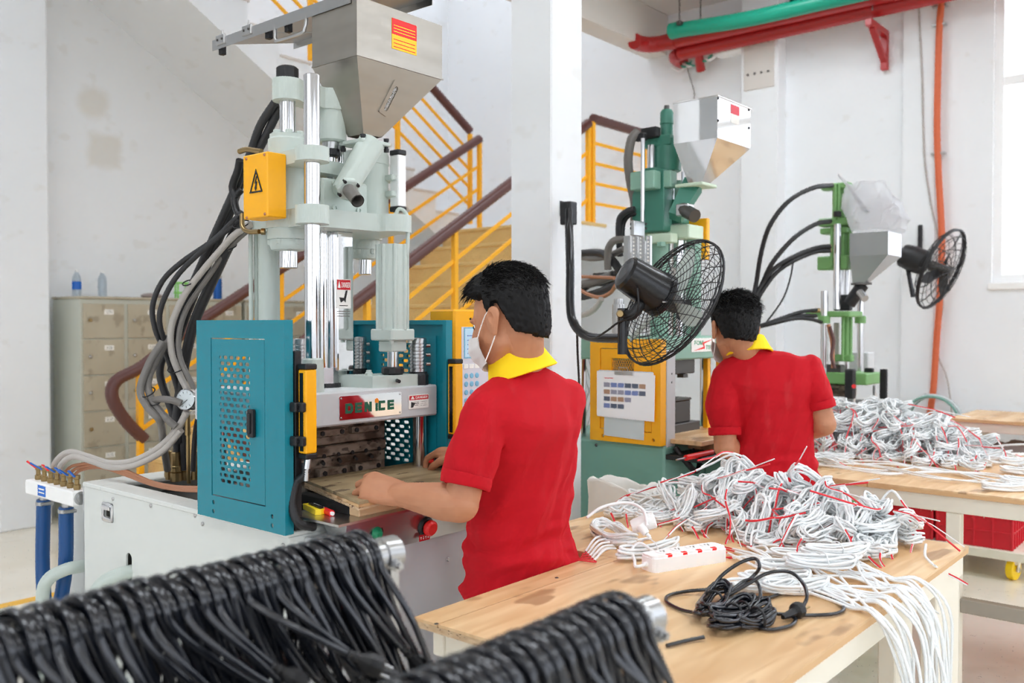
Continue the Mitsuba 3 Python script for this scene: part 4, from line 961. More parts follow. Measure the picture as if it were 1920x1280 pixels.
add('pipe_clamp', tube([V3(l1[0] + .066 * math.cos(a), yb_, np.interp(yb_, [l1[1], l0[1]], [l1[2], l0[2]]) + .066 * math.sin(a)) for a in np.linspace(-.3, math.pi + .3, 14)], .005, 6), 'm_satin', t, True)
# light fitting under the pipes
t = thing('junction_tray', 'small white ledge with tangled green and white leads under the red pipes', 'tray')
c = at(1375, 98, X=7.22)
add('shelf', box(c + V3(-.08, -.12, -.01), c + V3(.08, .16, .02), .004), 'm_whitegloss', t)
for i in range(7):
    a = c + V3(-.1 + .02 * i, .1 + .06 * i, -.02 + .01 * (i % 3))
    add('lead', tube(spline([a, a + V3(-.03, .05, -.05), a + V3(.0, .11, -.02), a + V3(.04, .18, .02)], 5), .009, 6), 'm_greenpipe' if i % 2 else 'm_white', t, True)
OX = []
for (px, py) in ((1765, -20), (1765, 8), (1761, 60), (1757, 230), (1760, 330), (1766, 450), (1762, 560), (1756, 640), (1750, 730), (1742, 800), (1738, 980)):
    OX.append(at(px, py, X=7.24))
t = pipe('conduit_pipe', 'orange flexible conduit running down the wall behind the small fan', spline(OX, 6), .024, 'm_orange', n=12)
for (px, py) in ((1763, 12), (1762, 47), (1760, 288), (1748, 740)):
    c = at(px, py, X=7.26)
    add('pipe_clip', [box(c + V3(-.03, -.05, -.008), c + V3(.02, .05, .008), .002)], 'm_satin', t)
one('cable', tube(spline([at(px, py, X=7.25) for px, py in ((1721, -10), (1724, 40), (1729, 150), (1733, 290), (1745, 380), (1758, 440), (1764, 500), (1768, 580), (1754, 630), (1760, 670), (1776, 710), (1784, 770), (1786, 800))], 6), .006, 6), 'm_hoseclear', 'thin pale cable hanging loosely down the wall beside the orange conduit', 'cable', smooth=True)
one('cable', tube(spline([at(px, py, X=7.28) for px, py in ((1286, 110), (1292, 140), (1300, 165), (1302, 180), (1298, 200), (1290, 230))], 5), .004, 5), 'm_hosegrey', 'thin grey wire dangling on the wall above the mirror bright hopper', 'cable', smooth=True)
# hoop of clear hose on the floor by the wall
c = at(1752, 790, X=7.12)
hp_ = thing('hose_coil', 'round coil of clear green-edged hose leaning on the wall under the conduit', 'hose coil')
for i in range(5):
    r = .185 + .006 * (i % 3)
    add('turn', tube([c + V3(-.03 * i + .08 - .05, r * math.cos(a), r * math.sin(a)) for a in np.linspace(0, 2 * np.pi, 40, endpoint=False)], .009, 6, True), ('m_frosted', 'm_greenbase')[i % 4 == 0], hp_, True)
add('stand', box((c[0] - .1, c[1] - .25, 0), (c[0] + .12, c[1] + .25, c[2] - .195), .01), 'm_paintbox', hp_)

# ---------------------------------------------------------------- wall fans
def fan(label, hub, axis, R, detail, arm, motor_m='m_black', scale=1.0):
    """A wall fan: cage of rings and spokes, three-bladed rotor, motor, arm built by arm()."""
    t = thing('electric_fan', label, 'fan')
    ax = nrm(axis); a, b = perp(ax)
    if abs(b[2]) < abs(a[2]): a, b = b, a
    hub = np.array(hub, float)
    def ring(r, z, w, n=48): return tube([hub + ax * z + r * (a * math.cos(t_) + b * math.sin(t_)) for t_ in np.linspace(0, 2 * np.pi, n, endpoint=False)], w, 5, True)
    dep = .30 * R
    def z_front(r): return dep * math.sqrt(max(0, 1 - (r / R) ** 2)) * .75
    def z_back(r): return -dep * 1.05 * math.sqrt(max(0, 1 - (r / R) ** 2.6))
    wr = .0010 * scale
    front, back = [], []
    nr_ = detail
    for i in range(1, nr_ + 1):
        r = R * i / nr_
        front.append(ring(r, z_front(r), wr)); back.append(ring(r, z_back(r), wr))
    ns = 12 if scale > 1.5 else 22
    for i in range(ns):
        for q in (0,):
            t0 = 2 * np.pi * i / ns
            for zf, lst in ((z_front, front), (z_back, back)):
                pp = []
                for s in np.linspace(.16, 1, 9):
                    tt = t0 + (.55 * (1 - s) if zf is z_back else -.55 * (1 - s))
                    pp.append(hub + ax * zf(R * s) + R * s * (a * math.cos(tt) + b * math.sin(tt)))
                lst.append(tube(pp, wr * 1.6, 5))
    add('front_grille', cat(front), 'm_black', t, True)
    add('back_grille', cat(back), 'm_black', t, True)
    add('rim', [ring(R * 1.005, 0, .0045 * scale), ring(R * 1.003, -.012, .003 * scale)], 'm_black', t, True)
    add('badge', lathe([(.16 * R, dep * .73), (.16 * R, dep * .76), (.1 * R, dep * .78)], hub, ax, 20), 'm_black', t, 30)
    add('hub', lathe([(.13 * R, -.04 * scale), (.13 * R, .02 * scale), (.08 * R, .035 * scale)], hub, ax, 20), 'm_darksteel', t, 30)
    for k in range(3):
        th = k * 2 * np.pi / 3 + .5
        V, Fc = [], []
        ns_, nc_ = 7, 5
        for i in range(ns_):
            s = .14 + .78 * i / (ns_ - 1)
            half = .22 * math.sin(math.pi * min(1, .35 + .6 * i / (ns_ - 1))) + .05
            for j in range(nc_):
                u = (j / (nc_ - 1) * 2 - 1) * half
                tt = th + u - .2 * s
                V.append(hub + R * s * (a * math.cos(tt) + b * math.sin(tt)) + ax * (u * .22 * R * (1.1 - .4 * s)))
        for i in range(ns_ - 1):
            for j in range(nc_ - 1):
                p = i * nc_ + j; Fc += [[p, p + 1, p + nc_ + 1], [p, p + nc_ + 1, p + nc_]]
        V = np.array(V); n0 = len(V); V2 = np.vstack([V, V + ax * .002]); Fc = np.array(Fc)
        add('blade', trimesh.Trimesh(V2, np.vstack([Fc, Fc[:, ::-1] + n0]), process=False), 'm_pale' if scale < 1.5 else 'm_black', t, True)
    arm(t, hub, ax, a, b)
    return t
def arm1(t, hub, ax, a, b):
    m0 = at(1208, 533, D=2.98)
    back = hub - ax * .075
    L = np.linalg.norm(m0 - back) + .06
    md_ = nrm(back - m0)
    k = add('motor_housing', lathe([(.03, -.085), (.052, -.082), (.060, -.074), (.066, .0), (.074, .06), (.077, .078), (.07, .088), (.02, .09)], m0, md_, 36), 'm_blackgloss', t, 30)
    add('motor_shaft', cyl(m0 + md_ * .08, hub, .012, n=10), 'm_satin', t, True)
    u_, v_ = perp(md_)
    for i in range(14):
        aa = i * 2 * np.pi / 14
        w_ = u_ * math.cos(aa) + v_ * math.sin(aa)
        add('cooling_slot', bar(m0 - md_ * .0835 + w_ * .018, m0 - md_ * .081 + w_ * .046, .003, .002, up=md_), 'm_blackmatt', k)
    for aa in (0.4, 1.97, 3.54, 5.11):
        w_ = u_ * math.cos(aa) + v_ * math.sin(aa)
        add('grille_stay', bar(m0 + md_ * .07 + w_ * .07, hub - ax * .07 + w_ * .10, .010, .004), 'm_satin', t)
    wl_ = at(1063, 400, Y=2.1115)
    add('wall_plate', prism([(-.045, .035), (.045, .03), (.045, -.02), (.018, -.055), (-.018, -.055), (-.045, -.02)], wl_ + V3(0, 0, .008), EX, EZ, .007), 'm_black', t)
    for sx in (-1, 1): add('plate_bolt', lathe([(.007, 0), (.007, .012), (.004, .012)], wl_ + V3(sx * .034, -.006, .008), -EY, 6), 'm_brass', t)
    q = [at(1067, 392, D=3.38), at(1067, 430, D=3.36), at(1069, 500, D=3.27), at(1069, 570, D=3.25), at(1074, 602, D=3.23), at(1090, 624, D=3.18), at(1115, 633, D=3.12), at(1165, 634, D=3.0)]
    add('arm', tube(spline(q, 8), .0155, 14), 'm_blackgloss', t, True)
    add('arm_socket', [obox(at(1066, 400, D=3.40), (.045, .05, .085), EX, EY, .004)], 'm_black', t)
    v0, v1 = at(1167, 578, D=2.98), at(1167, 664, D=2.98)
    add('upright', cyl(v0, v1, .016, n=16), 'm_blackgloss', t, 40)
    add('neck', tube(spline([v0 + V3(0, 0, -.02), at(1185, 590, D=2.96), at(1196, 575, D=2.96), m0 + V3(0, 0, -.05)], 5), .018, 12), 'm_black', t, True)
    add('clamp_screw', lathe([(.012, 0), (.014, .01), (.010, .022)], at(1163, 588, D=2.96), nrm(CAM - v0), 10), 'm_brass', t, 30)
    add('power_lead', tube(spline([at(1195, 540, D=2.9), at(1197, 570, D=2.9), at(1190, 592, D=2.92), at(1160, 604, D=2.96), at(1135, 622, D=3.0), at(1110, 634, D=3.08), at(1084, 618, D=3.2), at(1076, 604, D=3.24)], 7), .0035, 6), 'm_black', t, True)
    add('power_lead', tube(spline([at(1082, 622, D=3.22), at(1083, 660, D=3.26), at(1085, 700, D=3.3), at(1088, 760, D=3.32)], 6), .004, 6), 'm_black', t, True)
    add('cable_tie', tube([at(1079, 607, D=3.235) + .02 * (EX * math.cos(s) + nrm(V3(0, .3, 1)) * math.sin(s)) for s in np.linspace(0, 2 * np.pi, 16, endpoint=False)], .003, 5, True), 'm_satin', t, True)
hub1 = at(1261, 567, D=3.02)
e1, e2 = at(1336, 462, D=3.08), at(1194, 682, D=2.92)
fan('black wall fan on a bent tube arm fixed to the white pillar', hub1, (.79, -.38, -.47), .232, 19, arm1)
def arm2(t, hub, ax, a, b):
    m0 = hub - ax * .20
    add('motor_housing', lathe([(.05, -.10), (.08, -.08), (.09, .0), (.085, .08), (.03, .10)], m0, ax, 24), 'm_black', t, 30)
    add('arm', bar(at(1725, 470, X=7.24), at(1726, 422, X=7.26), .03, .03, .003, up=EX), 'm_black', t)
    add('arm', tube(spline([at(1724, 475, X=7.22), at(1716, 480, X=7.18), at(1708, 492, X=7.12), m0], 6), .022, 10), 'm_black', t, True)
    add('wall_plate', box(at(1719, 500, X=7.28) + V3(-.0, -.05, -.09), at(1719, 500, X=7.28) + V3(.02, .05, .09), .004), 'm_black', t)
    add('power_lead', tube(spline([at(px, py, X=7.27) for px, py in ((1738, 570), (1740, 620), (1748, 680), (1752, 720), (1748, 745))], 6), .006, 6), 'm_black', t, True)
    add('support_leg', bar(m0 + V3(-.01, .04, -.06), m0 + V3(-.02, .0, -.26), .03, .02, .003), 'm_black', t)
fan('small black wall fan in front of the orange conduit by the window', at(1766, 505, D=6.1), (-.1, -.9, -.38), .278, 7, arm2, scale=2.0)

# ---------------------------------------------------------------- the green press at the second work place
M2 = thing('molding_machine', 'dark green vertical moulding machine with yellow guard door and mirror bright hopper', 'machine')
GX = 3.13
add('base_cabinet', [box((GX + .01, 1.86, .05), (GX + .80, 2.55, .975), .008)], 'm_greenbase', M2)
add('front_cabinet', box((GX + .34, 1.70, .52), (GX + .80, 1.86, .93), .008), 'm_greenbase', M2)
screws([at(1118, 834, X=GX), at(1262, 850, Y=1.86)], -EX, .007, 'm_darksteel', M2)
# yellow guard door with wire mesh window
ya, yb2, za, zb2 = 1.865, 2.205, .98, 1.405
wy0, wy1, wz0, wz1 = 1.99, 2.10, 1.27, 1.325
hl = unary_union([Point(*at(px, py, X=GX - .012)[1:]).buffer(.007, quad_segs=4) for (px, py) in ((1130, 817), (1225, 825))])
dk = add('guard_door', [prism(sbox(ya, za, yb2, zb2).difference(sbox(ya + .04, za + .05, yb2 - .05, zb2 - .04)).difference(hl), (GX - .012, 0, 0), EY, EZ, .012), box((GX - .012, ya, za), (GX + .03, ya + .004, zb2))], 'm_yellow', M2)
add('door_panel', prism(sbox(ya + .043, za + .053, yb2 - .053, zb2 - .043).difference(sbox(wy0, wz0, wy1, wz1)), (GX - .01, 0, 0), EY, EZ, .008), 'm_yellow', dk)
msh = []
for i in range(-5, 12):
    y0 = wy0 + i * .011
    for s in (1, -1):
        p = np.array([[y0, wz0], [y0 + (wz1 - wz0) * .5, wz1]]) if s > 0 else np.array([[y0 + (wz1 - wz0) * .5, wz0], [y0, wz1]])
        p[:, 0] = np.clip(p[:, 0], wy0, wy1)
        if abs(p[0, 0] - p[1, 0]) > .004: msh.append(tube([(GX - .004, *p[0]), (GX - .004, *p[1])], .0012, 4))
k = add('wire_mesh', cat(msh), 'm_darkyellow', dk); labels[k] = {'kind': 'stuff'}
add('front_post', box((GX + .035, 1.862, .97), (GX + .10, 1.90, 1.36), .003), 'm_platen', M2)
for z in (1.23, 1.265): add('bolt_hole', lathe([(.004, 0), (.004, .001)], (GX + .07, 1.862, z), -EY, 8), 'm_blackmatt', M2)
# platen with its sign
pa, pb = at(1262, 684, Y=1.90), at(1400, 628, Y=1.90)
pl2 = add('platen', box((GX + .03, 1.90, 1.315), (GX + .78, 2.35, 1.41), .006), 'm_greenlight', M2)
a, b = at(1296, 660, Y=1.899), at(1340, 633, Y=1.899)
sn = add('name_plate', prism(sbox(a[0], a[2], b[0], b[2]), (0, 1.8985, 0), EX, EZ, .0015), 'm_signwhite', pl2)
w, h = b[0] - a[0], b[2] - a[2]
add('red_flash', [prism([(a[0] + .08 * w, a[2] + .08 * h), (a[0] + .55 * w, a[2] + .40 * h), (a[0] + .55 * w, a[2] + .22 * h)], (0, 1.8968, 0), EX, EZ, .0006), prism([(a[0] + .55 * w, a[2] + .22 * h), (a[0] + .42 * w, a[2] + .66 * h), (a[0] + .92 * w, a[2] + .92 * h), (a[0] + .52 * w, a[2] + .58 * h)], (0, 1.8968, 0), EX, EZ, .0006)], 'm_redbright', sn)
add('lettering', letters('FOM', .30 * h, (a[0] + .10 * w, 1.8968, a[2] + .52 * h), EX, EZ, .0006, width=.36 * w), 'm_green', sn)
add('lettering', letters('TEC', .30 * h, (a[0] + .58 * w, 1.8968, a[2] + .16 * h), EX, EZ, .0006, width=.34 * w), 'm_green', sn)
# work space: moulds, columns, mesh at the back
add('mold', [box((GX + .14, 1.95, 1.25), (GX + .42, 2.2, 1.315), .004), box((GX + .30, 1.94, 1.235), (GX + .34, 1.97, 1.25))], 'm_darksteel', M2)
add('mold', [box((GX + .12, 1.96, 1.04), (GX + .40, 2.2, 1.135), .004), box((GX + .12, 1.955, 1.135), (GX + .40, 2.2, 1.145), .002), box((GX + .10, 1.94, 1.0), (GX + .45, 2.2, 1.04), .003)], 'm_darksteel', M2)
for x in (GX + .50, GX + .62): add('yellow_guide', box((x, 1.93, .99), (x + .025, 1.955, 1.315), .003), 'm_yellow', M2)
for (x, y) in ((GX + .57, 1.98), (GX + .08, 2.32), (GX + .70, 2.32)): add('tie_bar', cyl((x, y, .97), (x, y, 1.32), .024, n=20), 'm_chrome', M2, 40)
msh = []
for i in range(-8, 16):
    y0 = i * .034
    for s in (1, -1):
        q = [(GX + .25 + y0, 2.36, 1.0), (GX + .25 + y0 + s * .16, 2.36, 1.31)]
        if GX + .1 < min(q[0][0], q[1][0]) and max(q[0][0], q[1][0]) < GX + .78: msh.append(tube(q, .0016, 4))
k = add('wire_mesh', cat(msh), 'm_satin', M2); labels[k] = {'kind': 'stuff'}
add('work_board', box((GX + .06, 1.72, .985), (GX + .62, 1.99, 1.003), .002), 'm_wood', M2)
add('board_block', box((GX + .20, 1.74, .95), (GX + .23, 1.9, .985), .002), 'm_wood', M2)
add('tray', box((GX + .02, 1.70, .925), (GX + .6, 1.87, .945), .003), 'm_black', M2)
add('air_hose', tube(spline([(GX + .06, 1.84, .97), (GX + .07, 1.80, .92), (GX + .12, 1.78, .875), (GX + .17, 1.79, .90), (GX + .18, 1.83, .95)], 8), .012, 10), 'm_black', M2, True)
# the injection column; offsets from measured spots
def g(px, py, D=3.95): return at(px, py, D=D)
def gbox(px0, py0, px1, py1, D, dep, m, name, ch=.004, parent=M2):
    a, b = at(px0, py1, D=D), at(px1, py0, D=D)
    c = (a + b) / 2 + FW * dep / 2
    wid = abs(np.dot(b - a, RT))
    return add(name, obox((c[0], c[1], (a[2] + b[2]) / 2), (wid * .72, dep, b[2] - a[2]), EX, EY, ch), m, parent)
def gcyl(px, py0, py1, rpx, D, m, name, parent=M2, n=20, prof=None):
    a, b = at(px, py1, D=D), at(px, py0, D=D)
    r = rpx * D / FPX
    pr = [(r * .94, 0), (r, r * .08), (r, b[2] - a[2] - r * .08), (r * .94, b[2] - a[2])] if prof is None else [(r * q, (b[2] - a[2]) * z) for q, z in prof]
    return add(name, lathe(pr, (a[0], a[1], a[2]), EZ, n), m, parent, 40)
DG = 3.95
gcyl(1228, 318, 432, 25, DG, 'm_greenmach', 'main_body', n=24)
gbox(1206, 315, 1250, 432, DG - .1, .16, 'm_greenmach', 'body_block')
gbox(1196, 318, 1232, 352, DG - .14, .12, 'm_greenlight', 'cheek_plate')
gbox(1228, 318, 1262, 350, DG - .12, .12, 'm_greenlight', 'cheek_plate')
gcyl(1253, 262, 322, 24, DG, 'm_greenmach', 'screw_motor')
gcyl(1250, 206, 262, 13, DG, 'm_greenmach', 'motor_top', prof=[(.9, 0), (.9, .5), (1, .52), (1, .56), (.95, .58), (.95, .9), (.7, 1)])
gcyl(1250, 198, 208, 5, DG, 'm_darksteel', 'top_valve')
gbox(1212, 252, 1282, 272, DG - .05, .14, 'm_greenmach', 'yoke')
gcyl(1222, 272, 324, 8, DG, 'm_chrome', 'lift_rod')
gcyl(1205, 260, 420, 4, DG - .12, 'm_chrome', 'guide_rod')
gbox(1211, 236, 1234, 256, DG - .06, .08, 'm_black', 'sensor_block')
gbox(1194, 248, 1212, 262, DG - .08, .05, 'm_black', 'rod_clamp')
for px in (1254, 1262, 1280): gcyl(px, 322, 378, 2.5, DG, 'm_chrome', 'tie_rod', n=10)
gcyl(1256, 322, 336, 9, DG, 'm_black', 'coupling')
gbox(1243, 372, 1285, 418, DG - .05, .14, 'm_greenmach', 'feed_block')
gcyl(1270, 340, 372, 16, DG + .06, 'm_greenlight', 'feed_housing')
# lower plates and cylinders
gbox(1232, 420, 1312, 446, DG - .1, .22, 'm_greencream', 'injection_plate')
gbox(1228, 436, 1264, 454, DG - .14, .12, 'm_greencream', 'plate_ear')
gcyl(1236, 452, 640, 17, DG - .02, 'm_greenlight', 'column')
gcyl(1240, 454, 462, 9, DG - .12, 'm_greenlight', 'hex_nut', n=6)
gcyl(1272, 440, 640, 12, DG, 'm_chrome', 'barrel')
gcyl(1300, 446, 640, 14, DG, 'm_greenlight', 'column')
gcyl(1249, 454, 600, 7, DG + .1, 'm_greenmach', 'tie_bar')
gbox(1305, 408, 1322, 486, DG - .02, .1, 'm_yellow', 'terminal_box')
# slotted steel scale plate with toothed cut-outs
sp = gbox(1170, 414, 1222, 442, DG - .2, .02, 'm_satin', 'scale_plate', .002)
for (a_, b_) in ((1170, 1182), (1186, 1195), (1199, 1209), (1213, 1222)):
    gbox(a_, 442, b_, 545, DG - .2, .02, 'm_satin', 'bar', 0, sp)
gbox(1170, 545, 1222, 560, DG - .2, .02, 'm_satin', 'bar', 0, sp)
for px in (1186, 1199, 1213):
    for i in range(14): gbox(px, 445 + 7 * i, px + 4, 448 + 7 * i, DG - .203, .004, 'm_signwhite', 'scale_mark', 0, sp)
for (px, py) in ((1183, 420), (1211, 420), (1183, 428), (1211, 428)): gcyl(px, py - 2, py + 2, 2, DG - .215, 'm_black', 'screw', sp, 6)
gcyl(1160, 570, 636, 12, DG - .25, 'm_satin', 'oil_filter')
gcyl(1160, 560, 572, 9, DG - .25, 'm_satin', 'filter_head')
# feed chute and drain
p0, p1 = g(1300, 346, 3.86), g(1266, 408, 3.82)
add('feed_chute', tube([p0, p1], [.055, .04], 4), 'm_greenmach', M2)
add('chute_flange', obox(g(1305, 349, 3.84), (.13, .13, .014), EX, EY, .003), 'm_greencream', M2)
add('drain_port', [tube([g(1280, 392, 3.78), g(1303, 405, 3.7)], .028, 12)], 'm_darksteel', M2, True)
add('drain_flange', obox(g(1284, 394, 3.77), (.05, .06, .05), EX, EY, .004), 'm_satin', M2)
add('stud', cyl(g(1299, 349, 3.80), g(1299, 332, 3.80), .004, n=8), 'm_chrome', M2)
# mirror hopper
h0 = at(1345, 258, D=3.62)
hx, hy = h0[0], h0[1]
def solve_right(px, py, Y): return at(px, py, Y=Y)
R_ = at(1407, 273, Y=hy); L_ = at(1263, 264, X=hx)
hz0 = h0[2]; hz1 = at(1345, 181, D=3.62)[2]
hx1, hy1 = R_[0], L_[1]
hp2 = add('hopper', prism(sbox(hx, hy, hx1, hy1).difference(sbox(hx + .004, hy + .004, hx1 - .004, hy1 - .004)), (0, 0, hz0), EX, EY, hz1 - hz0), 'm_mirror', M2)
cb = at(1310, 346, D=3.80)
cw = .03
add('cone', frustum([(hx, hy, hz0), (hx1, hy, hz0), (hx1, hy1, hz0), (hx, hy1, hz0)], [(cb[0] - cw, cb[1] - cw, cb[2]), (cb[0] + cw, cb[1] - cw, cb[2]), (cb[0] + cw, cb[1] + cw, cb[2]), (cb[0] - cw, cb[1] + cw, cb[2])]), 'm_mirror', hp2)
add('lid', box((hx - .004, hy - .004, hz1), (hx1 + .004, hy1 + .004, hz1 + .006), .002), 'm_mirror', hp2)
a, b = at(1370, 229, Y=hy - .001), at(1386, 201, Y=hy - .001)
k = add('warning_label', prism(sbox(a[0], a[2], b[0], b[2]), (0, hy - .0003, 0), EX, EZ, .001), 'm_sack', hp2)
add('label_head', prism(sbox(a[0], (a[2] + b[2]) / 2, b[0], b[2]), (0, hy - .0014, 0), EX, EZ, .0006), 'm_crate', k)
for (px, py) in ((1346, 184), (1346, 226), (1404, 206), (1404, 240)): add('rivet', lathe([(.006, 0), (.004, .004)], at(px, py, Y=hy), -EY, 8), 'm_black', hp2)
fc2 = [(cb[0] + cw, cb[1] - cw, cb[2]), (hx1, hy, hz0)]
# its hoses
def hose2(pts, r, m, name='hose'):
    return add(name, tube(spline([at(x, y, D=d) for x, y, d in pts], 7), r, 9), m, M2, True)
hose2([(1196, 246, 3.9), (1184, 262, 3.9), (1178, 300, 3.92), (1182, 340, 3.95), (1190, 380, 3.98), (1190, 420, 4.0)], .020, 'm_hosegrey')
hose2([(1190, 392, 3.9), (1176, 396, 3.92), (1162, 410, 3.95), (1160, 440, 3.97), (1163, 480, 4.0)], .014, 'm_hosedark')
hose2([(1192, 400, 3.95), (1178, 404, 3.95), (1168, 420, 3.97), (1166, 450, 3.97)], .012, 'm_black')
hose2([(1170, 448, 3.85), (1150, 452, 3.85), (1140, 470, 3.88), (1140, 505, 3.9)], .016, 'm_hosegrey')
hose2([(1086, 476, 4.2), (1110, 474, 4.1), (1132, 476, 4.0), (1150, 490, 3.9), (1164, 510, 3.85)], .018, 'm_black')
hose2([(1080, 480, 4.25), (1110, 484, 4.1), (1140, 480, 4.0), (1170, 466, 3.9)], .014, 'm_hosegrey')
hose2([(1070, 518, 4.3), (1110, 519, 4.1), (1152, 521, 3.9)], .008, 'm_copper')
hose2([(1070, 540, 4.3), (1110, 530, 4.15), (1150, 516, 4.0)], .022, 'm_hosegrey')
hose2([(1070, 560, 4.3), (1110, 552, 4.15), (1150, 536, 3.95), (1170, 520, 3.9)], .018, 'm_hosedark')
hose2([(1080, 538, 4.2), (1100, 550, 4.1), (1125, 557, 4.0), (1145, 548, 3.95), (1155, 534, 3.9)], .009, 'm_copper')
hose2([(1070, 590, 4.2), (1096, 590, 4.1), (1116, 578, 4.0), (1128, 560, 3.95)], .013, 'm_hoseclear')
hose2([(1084, 548, 4.25), (1118, 526, 4.12), (1158, 512, 3.98)], .016, 'm_black')
gbox(1120, 510, 1165, 535, 4.05, .12, 'm_darksteel', 'valve_block')

# clipboard with work sheets on the yellow door
ck = thing('clipboard', 'clipboard with a white sheet of small photographs hung on the yellow guard door', 'clipboard')
xg = GX - .022
cyz = lambda px, py: at(px, py, X=xg)
q = [cyz(1120, 778), cyz(1124, 695), cyz(1226, 698), cyz(1226, 783)]
y1_, y0_ = q[0][1], q[3][1]; z0_, z1_ = q[0][2] - .0, q[1][2]
add('board', box((xg, y0_ + .006, z0_ + .02), (xg + .004, y1_ - .006, z1_ + .004), .001), 'm_frosted', ck)
sh = add('paper_sheet', [obox(((xg - .003), (y0_ + y1_) / 2, (z0_ + z1_) / 2), (.0016, y1_ - y0_, z1_ - z0_), EX, EY), obox(((xg - .001), (y0_ + y1_) / 2 - .004, (z0_ + z1_) / 2 - .006), (.0014, y1_ - y0_, z1_ - z0_), EX, EY + V3(.0, 0, .02))], 'm_paper', ck)
ww, hh = y1_ - y0_, z1_ - z0_
for r in range(4):
    for c_ in range(6 if r < 2 else (4 if r == 2 else 3)):
        yy = y1_ - ww * (.13 + .125 * c_); zz = z1_ - hh * (.25 + .155 * r)
        add('photograph', box((xg - .0045, yy - ww * .11, zz - hh * .10), (xg - .0038, yy, zz)), ('m_photo_a', 'm_photo_b', 'm_photo_c', 'm_photo_d')[(r * 5 + c_ * 3 + c_ // 2) % 4], sh)
add('heading', letters('Work Steps', .010, (xg - .0040, y1_ - ww * .14, z1_ - hh * .17), -EY, EZ, .0005) if False else bar((xg - .0042, y1_ - ww * .14, z1_ - hh * .15), (xg - .0042, y1_ - ww * .30, z1_ - hh * .15), .0006, .003, up=EZ), 'm_crate', sh)
add('clip', [bar((xg - .006, y1_ - ww * .33, z1_ - .005), (xg - .006, y1_ - ww * .66, z1_ - .005), .006, .014, .001), tube([(xg - .008, y1_ - ww * .42, z1_), (xg - .012, y1_ - ww * .42, z1_ + .018), (xg - .012, y1_ - ww * .57, z1_ + .018), (xg - .008, y1_ - ww * .57, z1_)], .002, 6)], 'm_satin', ck)
s2 = thing('document_sleeve', 'pale bluish plastic sleeve taped to the yellow door below the clipboard', 'sleeve')
a, b = cyz(1131, 815), cyz(1206, 780)
add('sleeve', obox((GX - .0145, (a[1] + b[1]) / 2, (a[2] + b[2]) / 2), (.003, a[1] - b[1], b[2] - a[2] + .01), EX, EY + V3(0, 0, .03), .0005), 'm_frosted', s2)
t = thing('screwdriver', 'red handled screwdriver lying on the black tray of the green machine', 'screwdriver')
a, b = at(1286, 806, Y=1.72), at(1335, 812, Y=1.72)
a[2] = b[2] = .955
add('handle', cyl(a, b, .011, n=10), 'm_redbright', t, True)
add('shank', cyl(a, a - nrm(b - a) * .07, .004, n=8), 'm_satin', t, True)

# ---------------------------------------------------------------- the light green press by the window wall
M3 = thing('molding_machine', 'light green vertical moulding machine by the far wall, a clear bag over its hopper', 'machine')
D3 = 5.3
def k3(px0, py0, px1, py1, D, dep, m, name, ch=.006): return gbox(px0, py0, px1, py1, D, dep, m, name, ch, M3)
def c3(px, py0, py1, r, D, m, name, n=16, prof=None): return gcyl(px, py0, py1, r, D, m, name, M3, n, prof)
c3(1573, 345, 418, 12, D3, 'm_limegreen', 'top_cylinder')
for px in (1565, 1572, 1590): c3(px, 345, 412, 3.5, D3 - .06, 'm_limegreen', 'tie_rod', 8)
k3(1561, 340, 1595, 352, D3 - .1, .16, 'm_limegreen', 'cylinder_head')
k3(1557, 406, 1600, 421, D3 - .1, .18, 'm_limegreen', 'yoke')
c3(1570, 396, 406, 7, D3 - .08, 'm_black', 'sensor')
c3(1569, 420, 580, 6.5, D3 - .08, 'm_chrome', 'guide_rod')
c3(1585, 425, 500, 11, D3, 'm_limegreen', 'main_body')
for px in (1560, 1580, 1592): c3(px, 425, 500, 4, D3 - .04, 'm_limegreen', 'tie_rod', 8)
k3(1555, 425, 1600, 436, D3 - .08, .16, 'm_limegreen', 'plate')
k3(1556, 478, 1596, 504, D3 - .1, .18, 'm_limegreen', 'plate')
for px in (1578, 1588): c3(px, 504, 556, 4, D3, 'm_chrome', 'rod', 10)
k3(1577, 552, 1596, 582, D3 - .06, .1, 'm_black', 'nozzle_block')
add('feed_pipe', tube([at(1592, 570, D=5.2), at(1618, 533, D=5.15)], .035, 10), 'm_black', M3, True)
add('feed_pipe_elbow', tube([at(1612, 548, D=5.1), at(1622, 560, D=5.05)], .022, 10), 'm_satin', M3, True)
# hopper
h0 = at(1665, 477, D=5.0)
hx, hy = h0[0], h0[1]
R_ = at(1690, 481, Y=hy); L_ = at(1593, 477, X=hx)
hz0, hz1, hx1, hy1 = h0[2], at(1665, 433, D=5.0)[2], max(R_[0], h0[0] + .13), L_[1]
hp3 = add('hopper', prism(sbox(hx, hy, hx1, hy1).difference(sbox(hx + .004, hy + .004, hx1 - .004, hy1 - .004)), (0, 0, hz0), EX, EY, hz1 - hz0), 'm_satin', M3)
cb = at(1614, 530, D=5.15); cw = .035
add('cone', frustum([(hx, hy, hz0), (hx1, hy, hz0), (hx1, hy1, hz0), (hx, hy1, hz0)], [(cb[0] - cw, cb[1] - cw, cb[2]), (cb[0] + cw, cb[1] - cw, cb[2]), (cb[0] + cw, cb[1] + cw, cb[2]), (cb[0] - cw, cb[1] + cw, cb[2])]), 'm_satin', hp3)
add('flange', bar(at(1600, 532, D=5.15), at(1630, 532, D=5.15), .08, .012, .002), 'm_darksteel', M3)
